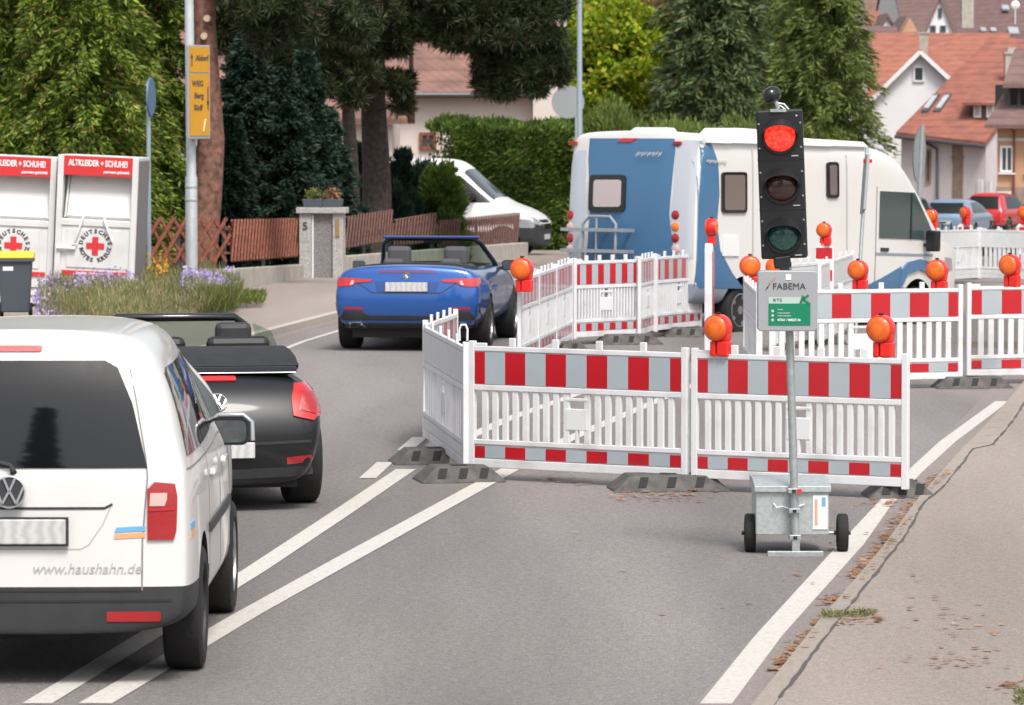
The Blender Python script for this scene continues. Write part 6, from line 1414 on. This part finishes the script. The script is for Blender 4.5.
# tall beacon board seen edge-on with a light edge-on on top
p = G(709, 361, 0); r = empty('beacon_board', p, R(83), 'tall white beacon board seen edge-on, left of the end-on barrier', 'beacon board', 'striped beacon boards')
s_ = FP/p.y; H = (361-243)/s_
b = MB(); b.prism([(-.14, .1), (.14, .1), (.14, H-.09), (.06, H), (-.06, H), (-.14, H-.09)], 'y', -.045, .045); b.build('frame', M['white_pl'], r, bevel=.01)
b = MB(); b.bb((-.12, -.052, .15), (.12, -.047, H-.1)); b.build('striped_face', M['red_film'], r)
b = MB(); b.prism([(-.3, 0), (.3, 0), (.22, .1), (-.22, .1)], 'y', -.2, .2); b.build('foot', M['rubber_foot'], r, bevel=.01)
light('red and yellow warning light seen edge-on atop the tall white beacon board', (p.x+.03, p.y, H-.03), R(80), .98)

# ------------------------------------------------------------ the mobile traffic light
p = G(796, 556, 0); YT = p.y; LEAN = R(2.3)
tr = empty('traffic_light', p, 0, 'mobile traffic light showing red on a thin pole with a wheeled battery box', 'traffic light')
def TL(px, py, dy=0): q = W(px, py, YT+dy)-p; return q
b = MB(); a_, c_ = TL(796, 550), TL(787.5, 262); b.tube([a_, c_], .0265, 16); b.build('pole', M['galv'], tr, 40)
b = MB(); q = TL(795.5, 554); b.bb((q.x-.185, -.05, 0), (q.x+.18, .0, .035)); b.bar((q.x, -.02, .03), (q.x, -.02, .12), .05, .05); b.build('foot_bar', M['galv'], tr, bevel=.004)
b = MB(); b.bar(TL(783, 268), TL(781.5, 256), .11, .08); b.bar(TL(786.5, 275), TL(783, 264), .08, .06); b.build('head_bracket', M['black_pl'], tr, bevel=.012)
# head, built in its own leaning frame
c = TL(784.5, 258.5); hd_t = Matrix.Translation(c) @ Matrix.Rotation(-LEAN, 4, 'Y') @ Matrix.Rotation(R(-5), 4, 'Z')
HW, HH, HD = .30, .97, .15
def hb(b, name, m, parent=None, smooth=None, bevel=0):
    o = b.build(name, m, parent or tr, smooth, bevel=0)
    me = o.data
    me.transform(hd_t)
    if bevel: q = o.modifiers.new('bevel', 'BEVEL'); q.width = bevel; q.segments = 2; q.limit_method = 'ANGLE'
    return o
b = MB(); b.bb((-HW/2, -.02, 0), (HW/2, HD, HH)); head = hb(b, 'signal_head', M['black_pl'], bevel=.014)
for k in range(1, 3): b = MB(); b.bb((-HW/2-.002, -.024, HH*k/3-.004), (HW/2+.002, -.018, HH*k/3+.004)); hb(b, 'section_joint', M['recess'], head)
for sg in (-1, 1):
    for k in range(9): 
        pass
for sg in (-1, 1):
    b = MB()
    for k in range(6): z = .09+k*.158; b.lathe([(0, .007), (-.006, .006)], 'y', 8, (sg*.135, -.02, z))
    hb(b, 'screw', M['galv'], head)
LR = .100
def lensmat(name, c1, c2, es=0, ec=None):
    m = mat(name, c1, .25, coat=1, bump=1.0, bscale=70, emis=ec, es=es); n = m.node_tree; bs = n.nodes['Principled BSDF']
    v = n.nodes.new('ShaderNodeTexVoronoi'); v.inputs['Scale'].default_value = 42; tc = n.nodes.new('ShaderNodeTexCoord'); n.links.new(tc.outputs['Object'], v.inputs[0])
    cr = n.nodes.new('ShaderNodeValToRGB'); cr.color_ramp.elements[0].color = (*c1, 1); cr.color_ramp.elements[1].color = (*c2, 1); cr.color_ramp.elements[1].position = .7; n.links.new(v.outputs['Distance'], cr.inputs[0])
    if es: n.links.new(cr.outputs[0], bs.inputs['Emission Color'])
    n.links.new(cr.outputs[0], bs.inputs['Base Color'])
    return m
lm = [lensmat('green lens', (.001,.05,.04), (.003,.10,.08)), lensmat('amber dark lens', (.03,.006,.004), (.06,.012,.008)), lensmat('red lit lens', (1.0,.06,.03), (.80,.012,.006), 1.15, (1,.03,.02))]
for k, (nm, m) in enumerate(zip(('green_lens', 'amber_lens', 'red_lens'), lm)):
    cz = HH*(k+.5)/3-.01; r_ = LR
    b = MB(); b.lathe([(-.021, r_+.022), (-.034, r_+.020), (-.034, r_+.004), (-.022, r_+.003)], 'y', 40, (0, 0, cz)); hb(b, 'lens_ring', M['black_pl'], head, 50)
    b = MB(); b.lathe([(-.022, r_), (-.030, r_*.93), (-.040, r_*.65), (-.045, r_*.3), (-.046, .003)], 'y', 40, (0, 0, cz)); hb(b, nm, m, head, 60)
    # hood: upper part of a sleeve
    b = MB(); n = 22; a0, a1 = R(-8), R(188); vs = []
    for i in range(n+1):
        a = a0+(a1-a0)*i/n; dep = .14*(.25+.75*math.sin(max(0, min(math.pi, (a-a0)/(a1-a0)*math.pi)))**.8)
        for (rr, yy) in ((r_+.018, -.03), (r_+.018, -.03-dep), (r_+.014, -.03-dep), (r_+.014, -.03)): vs.append((rr*math.cos(a), yy, cz+rr*math.sin(a)-(.045*max(0, math.sin(a)) if yy < -.04 else 0)))
    F = [(4*i+j, 4*i+(j+1) % 4, 4*i+4+(j+1) % 4, 4*i+4+j) for i in range(n) for j in range(4)]+[(0,1,2,3), (4*n+3,4*n+2,4*n+1,4*n)]
    b.add(vs, F); hb(b, 'hood', M['black_pl'], head, 50)
    b = MB(); b.bb((.07, -.026, cz-.135), (.115, -.0205, cz-.128)); hb(b, 'maker_mark', M['text_grey'], head)
# sensor on top
c = TL(771, 95); b = MB(); b.lathe([(-.05, .012), (-.045, .035), (-.02, .05), (.02, .055), (.05, .045), (.075, .02)], 'y', 20)
sn = b.build('motion_sensor', M['black_gl'], tr, 50, loc=c, rot=(R(20), R(30), R(-35)))
b = MB(); b.tube([TL(775, 100), TL(778, 107), TL(777, 112)], .014, 8); b.bb(tuple(TL(770, 109)-Vector((0, .03, 0))), tuple(TL(786, 112)+Vector((0, .05, 0)))); b.build('sensor_bracket', M['galv'], tr, 40)
b = MB(); b.tube([TL(778, 103), TL(784, 104), TL(791, 112), TL(797, 116, -.03)], .006, 6); b.tube([TL(776, 105), TL(781, 106), TL(786, 110)], .005, 6); b.build('cable', M['white_pl'], tr, 40)
# silver sign box
x0, z1 = TL(757.5, 271, -.1).x, TL(757, 270.5, -.1).z; x1, z0 = TL(817, 331, -.1).x, TL(817, 331, -.1).z
b = MB(); b.prism(rrect(x0, z0, x1, z1, .025), 'y', -.14, -.03); sb = b.build('sign_box', M['sign_silver'], tr, 40, bevel=.006)
def SX(px): return TL(px, 300, -.14).x
def SZ(py): return TL(787, py, -.14).z
b = MB(); b.prism(rrect(SX(768.5), SZ(325.5), SX(810.5), SZ(303.5), .004), 'y', -.1425, -.1415); b.build('green_label', M['sign_green'], sb)
b = MB(); b.prism([(SX(768.5), SZ(303.6)), (SX(799), SZ(303.6)), (SX(803.5), SZ(297)), (SX(768.5), SZ(297))], 'y', -.1425, -.1415); b.build('pale_label', M['sign_pale'], sb)
b = MB(); 
for (pa_, pb2) in (((803, 295.5), (800.5, 303)), ((803, 299.2), (808.5, 295)), ((803, 299.2), (810, 304))): b.bar((SX(pa_[0]), -.143, SZ(pa_[1])), (SX(pb2[0]), -.143, SZ(pb2[1])), .014, .003, up=(0, 1, 0))
b.build('k_logo', M['sign_green'], sb)
text('FABEMA', .058, 'sign_text', M['text_dark'], sb, (SX(789), -.1435, SZ(286.5)), bold=0, sx=1.02, ext=.001)
text('RTS', .030, 'sign_text', M['text_dark'], sb, (SX(777.5), -.1435, SZ(300.3)), ext=.001, sx=1.2)
text('Verleih', .012, 'sign_text', M['text_white'], sb, (SX(777.5), -.144, SZ(309.5)), ext=.0006, align='LEFT'); text('Verkehrstechnik', .012, 'sign_text', M['text_white'], sb, (SX(777.5), -.144, SZ(313)), ext=.0006, align='LEFT'); text('Absicherung Signale', .011, 'sign_text', M['text_white'], sb, (SX(777.5), -.144, SZ(315.7)), ext=.0006, align='LEFT'); text('07361 / 88027-26', .021, 'sign_text', M['text_white'], sb, (SX(777.5), -.144, SZ(320)), bold=.0006, ext=.0006, align='LEFT')
b = MB()
for py in (311, 315.5, 320): b.lathe([(-.1435, .0095), (-.1445, .009)], 'y', 14, (SX(772.7), 0, SZ(py)))
b.build('label_dot', M['sign_pale'], sb)
b = MB(); b.prism([(SX(765), SZ(290)), (SX(766.5), SZ(290)), (SX(770), SZ(281)), (SX(775.5), SZ(277)), (SX(775.5), SZ(278.6)), (SX(771), SZ(282.2)), (SX(768), SZ(288))], 'y', -.1425, -.1415); b.build('red_logo', mat('faded red', (.45,.22,.22), .5), sb)
b = MB(); b.bb((SX(785.5), -.1445, SZ(280)), (SX(791), -.141, SZ(274.5))); b.build('lock', M['text_white'], sb, bevel=.001)
# battery box
bx0, bx1 = TL(757.5, 0, .05).x, TL(831, 0, .05).x; zb_, zt_ = TL(0, 535, .05).z, TL(0, 489, .05).z
b = MB(); b.bb((bx0, .06, zb_), (bx1, .62, zt_)); bb_ = b.build('battery_box', M['galv_box'], tr, bevel=.006)
b = MB(); b.prism([(.035, zt_-.02), (.035, zt_+.02), (.30, zt_+.055), (.66, zt_+.045), (.66, zt_-.02)], 'x', bx0-.012, bx1+.012); b.build('box_lid', M['galv_box'], bb_, bevel=.004)
b = MB(); b.bb((TL(815, 0).x, .052, TL(0, 530).z), (TL(830, 0).x, .058, TL(0, 496).z)); b.build('box_label', M['text_white'], bb_)
b = MB(); b.bb((TL(817, 0).x, .049, TL(0, 526).z), (TL(820, 0).x, .0515, TL(0, 500).z)); b.build('label_print', mat('faded orange', (.6,.35,.25), .6), bb_)
b = MB(); b.bb((TL(824, 0).x, .049, TL(0, 507).z), (TL(828, 0).x, .0515, TL(0, 498).z)); b.build('label_print', M['sticker_blue'], bb_)
b = MB(); b.tube([TL(774, 504)+Vector((0, .05, 0)), TL(777, 508)+Vector((0, .03, 0)), TL(783, 507)+Vector((0, .04, 0)), TL(790, 509)+Vector((0, .02, 0)), TL(805, 505)+Vector((0, .05, 0))], .005, 6); b.build('cable', M['white_pl'], tr, 40)
for i, (py, m_) in enumerate(((490.5, 'galv'), (510.5, 'galv'), (537, 'galv'))):
    c = TL(793.5+i*.7, py, -.0); b = MB(); b.bb((c.x-.038, -.045, c.z-.016), (c.x+.038, .06, c.z+.016)); cl = b.build('pole_clamp', M[m_], tr, bevel=.004)
    b = MB(); b.bb((c.x-.012, -.052, c.z-.010), (c.x+.012, -.0455, c.z+.010)); b.build('bolt', M['recess'], cl)
    if i == 0: b = MB(); b.bb((c.x+.022, -.06, c.z-.012), (c.x+.05, -.046, c.z+.014)); b.build('red_knob', M['lamp_red'], cl)
for px in (751.5, 844.5):
    x = TL(px, 0, .25).x; w_ = MB(); w_.lathe([(-.032, .05), (-.036, .09), (-.034, .118), (-.022, .128), (.022, .128), (.034, .118), (.036, .09), (.032, .05)], 'x', 32)
    wh = w_.build('cart_wheel', M['tyre'], tr, 40, loc=(x, .26, .1285)); w_ = MB(); w_.lathe([(-.038, .045), (.038, .045)], 'x', 20); w_.lathe([(-.055, .014), (.055, .014)], 'x', 12); w_.build('hub', M['black_mt'], wh, 40)
b = MB(); b.tube([(TL(751, 0, .25).x, .26, .1285), (TL(845, 0, .25).x, .26, .1285)], .011, 10); b.bb((bx0+.1, .24, .12), (bx0+.14, .28, zb_)); b.bb((bx1-.14, .24, .12), (bx1-.1, .28, zb_)); b.bar((TL(796.5, 540).x, 0, zb_+.05), (TL(796.5, 540).x, .3, zb_-.012), .04, .02); b.build('axle', M['galv'], tr, 40)

# ------------------------------------------------------------ flower bed, leaves, weeds
def bed(name, label, cat, pts_px, n, m, ln, wd, hgt, kind='stuff', seedl=0, up=1.0, spread=.5):
    poly = [G(x, y, .05) for x, y in pts_px]; xs = [q.x for q in poly]; ys = [q.y for q in poly]; P = []; D = []
    def inside(x, y):
        c = False; j = len(poly)-1
        for i in range(len(poly)):
            if ((poly[i].y > y) != (poly[j].y > y)) and x < (poly[j].x-poly[i].x)*(y-poly[i].y)/(poly[j].y-poly[i].y+1e-9)+poly[i].x: c = not c
            j = i
        return c
    tries = 0
    while len(P) < n and tries < n*12:
        tries += 1; x = random.uniform(min(xs), max(xs)); y = random.uniform(min(ys), max(ys))
        if not inside(x, y): continue
        h = hgt*(.55+.6*noise.noise(Vector((x*1.4, y*.5, seedl))) + .25); z = random.random()**.6*max(.05, h); z = (.1+.9*random.random())*max(.05, h)*1.12 if seedl >= 5 else z
        P.append((x, y, .09+z)); D.append((random.gauss(0, spread), random.gauss(0, spread), up+random.random()))
    o = leafcloud(name, np.array(P), np.array(D), ln, wd, m, None); return tag(o, label, cat, kind=kind)
area = [(36, 326), (60, 300), (150, 296), (215, 300), (243, 305), (240, 312), (200, 322), (110, 330)]
bed('flower_bed', 'dry mixed perennials and grasses in the bed before the containers', 'flower bed', area, 26000, L['flowerlf'], .12, .013, .46)
bed('flower_heads', 'mauve asters flowering in the bed before the containers', 'flowers', [(60, 318), (80, 300), (130, 298), (150, 304), (120, 320)], 1500, L['lavender'], .05, .045, .55, seedl=5)
bed('flower_heads', 'mauve flower heads near the foot of the lamp post', 'flowers', [(180, 318), (185, 300), (222, 300), (243, 306), (235, 314)], 1500, L['lavender'], .055, .05, .52, seedl=6)
bed('flower_heads', 'mauve flowers at the left end of the bed by the bin', 'flowers', [(34, 326), (38, 314), (60, 312), (62, 324)], 600, L['lavender'], .05, .045, .5, seedl=7)
bed('flower_heads', 'small orange flowers in the middle of the bed', 'flowers', [(146, 306), (152, 298), (168, 299), (168, 308)], 500, L['orangefl'], .055, .05, .80, seedl=8)
bed('grass_clump', 'bright green grass at the right end of the flower bed', 'grass', [(196, 320), (200, 308), (240, 308), (236, 318)], 6000, L['grass'], .20, .014, .28)
bed('grass_clump', 'green weeds growing where the pavement meets the low wall', 'grass', [(238, 310), (240, 302), (266, 304), (262, 309)], 1600, L['grass'], .12, .02, .14)
# fallen leaves
def litter(name, label, clusters, n):
    V = []; F = []
    for i in range(n):
        (ax, ay), (bx_, by_), sp_ = random.choices([c[:3] for c in clusters], [c[3] for c in clusters])[0]
        t = random.random(); px = ax+(bx_-ax)*t+random.gauss(0, sp_); py = ay+(by_-ay)*t+random.gauss(0, sp_*.45)
        q = G(px, py, .01); on_walk = False
        j = None
        # height of whatever lies there: pavement beyond the kerb front edge
        for (x1_, y1_), (x2_, y2_) in zip(rk_px[:-1], rk_px[1:]):
            if y2_ <= py <= y1_: 
                xe = x1_+(x2_-x1_)*(py-y1_)/(y2_-y1_-1e-9); on_walk = px > xe
        z = .044 if on_walk else .014
        q = G(px, py, z); s = random.uniform(.018, .036); a = random.random()*6.28; tl = random.uniform(-.3, .3); ty = random.uniform(-.3, .3)
        o_ = len(V); 
        for k, (u, v) in enumerate(((-1, 0), (-.3, .5), (.5, .45), (1, 0), (.5, -.45), (-.3, -.5))):
            x = u*s*math.cos(a)-v*s*math.sin(a); y = u*s*math.sin(a)+v*s*math.cos(a); V.append((q.x+x, q.y+y, z+.002+abs(u*tl*s)*.8+abs(v*ty*s)*.5+random.random()*.002))
        F.append(tuple(range(o_, o_+6)))
    me = bpy.data.meshes.new(name); me.from_pydata(V, [], F); me.materials.append(L['dryleaf']); o = bpy.data.objects.new(name, me); C.objects.link(o); return tag(o, label, 'leaves', kind='stuff')
litter('fallen_leaves', 'dry orange brown leaves lying in the right gutter', [((775, 672), (787, 655), 3, 40), ((787, 655), (812, 630), 4, 50), ((812, 628), (820, 612), 3, 15), ((826, 603), (842, 592), 5, 50), ((850, 578), (868, 560), 5, 75), ((868, 562), (888, 538), 5, 90), ((884, 540), (905, 512), 5, 120), ((905, 510), (940, 475), 3.5, 60), ((920, 490), (948, 470), 4, 40)], 600)
litter('fallen_leaves', 'dry leaves scattered under and around the front barriers', [((540, 478), (590, 482), 5, 60), ((610, 495), (700, 497), 7, 120), ((780, 540), (860, 530), 14, 16), ((630, 488), (720, 490), 5, 60), ((870, 498), (900, 505), 8, 50)], 260)
litter('fallen_leaves', 'single dry leaves scattered on the right pavement and the road', [((900, 600), (1000, 640), 22, 34), ((920, 660), (1000, 655), 14, 30), ((730, 600), (820, 560), 30, 9), ((1000, 690), (1020, 680), 8, 22), ((560, 520), (700, 640), 30, 4), ((300, 690), (500, 600), 40, 3), ((840, 622), (880, 618), 4, 30)], 125)
# weeds in the joint
P = []; D = []
for i in range(520):
    px = random.uniform(822, 874); py = 616-(px-822)*.03+random.gauss(0, 1.6); q = G(px, py, .04); P.append((q.x, q.y, .04+random.random()*.01)); D.append((random.gauss(0, .8), random.gauss(0, .8), .5))
tag(leafcloud('weeds', np.array(P), np.array(D), .032, .009, L['flowerlf'], None), 'small weeds in the joint of the right kerb', 'weeds', kind='stuff')
P = []; D = []
for i in range(160):
    px = random.uniform(1016, 1030); py = random.uniform(690, 705); q = G(px, py, .04); P.append((q.x, q.y, .04)); D.append((random.gauss(0, .8), random.gauss(0, .8), .5))
tag(leafcloud('weeds', np.array(P), np.array(D), .032, .009, L['grass'], None), 'small weeds at the bottom right corner of the pavement', 'weeds', kind='stuff')
# trees behind the camera (their reflection shows in the van's rear window)
for (x, y, H, rm, lb) in ((-5.3, -13, 24, 2.3, 'tall dark conifer standing behind the viewpoint, the highest one'), (-8.8, -15, 14, 2.8, 'dark conifer behind the viewpoint, left of the tall one'), (-2.7, -15, 15, 2.6, 'dark conifer behind the viewpoint, right of the tall one')):
    conifer(lb, x, y, H, rm, L['spruce_b'], n=170, per=70, ln=.6, wd=.2, droop=.4, power=1.25, name='conifer_tree', cat='conifer', zb=0)
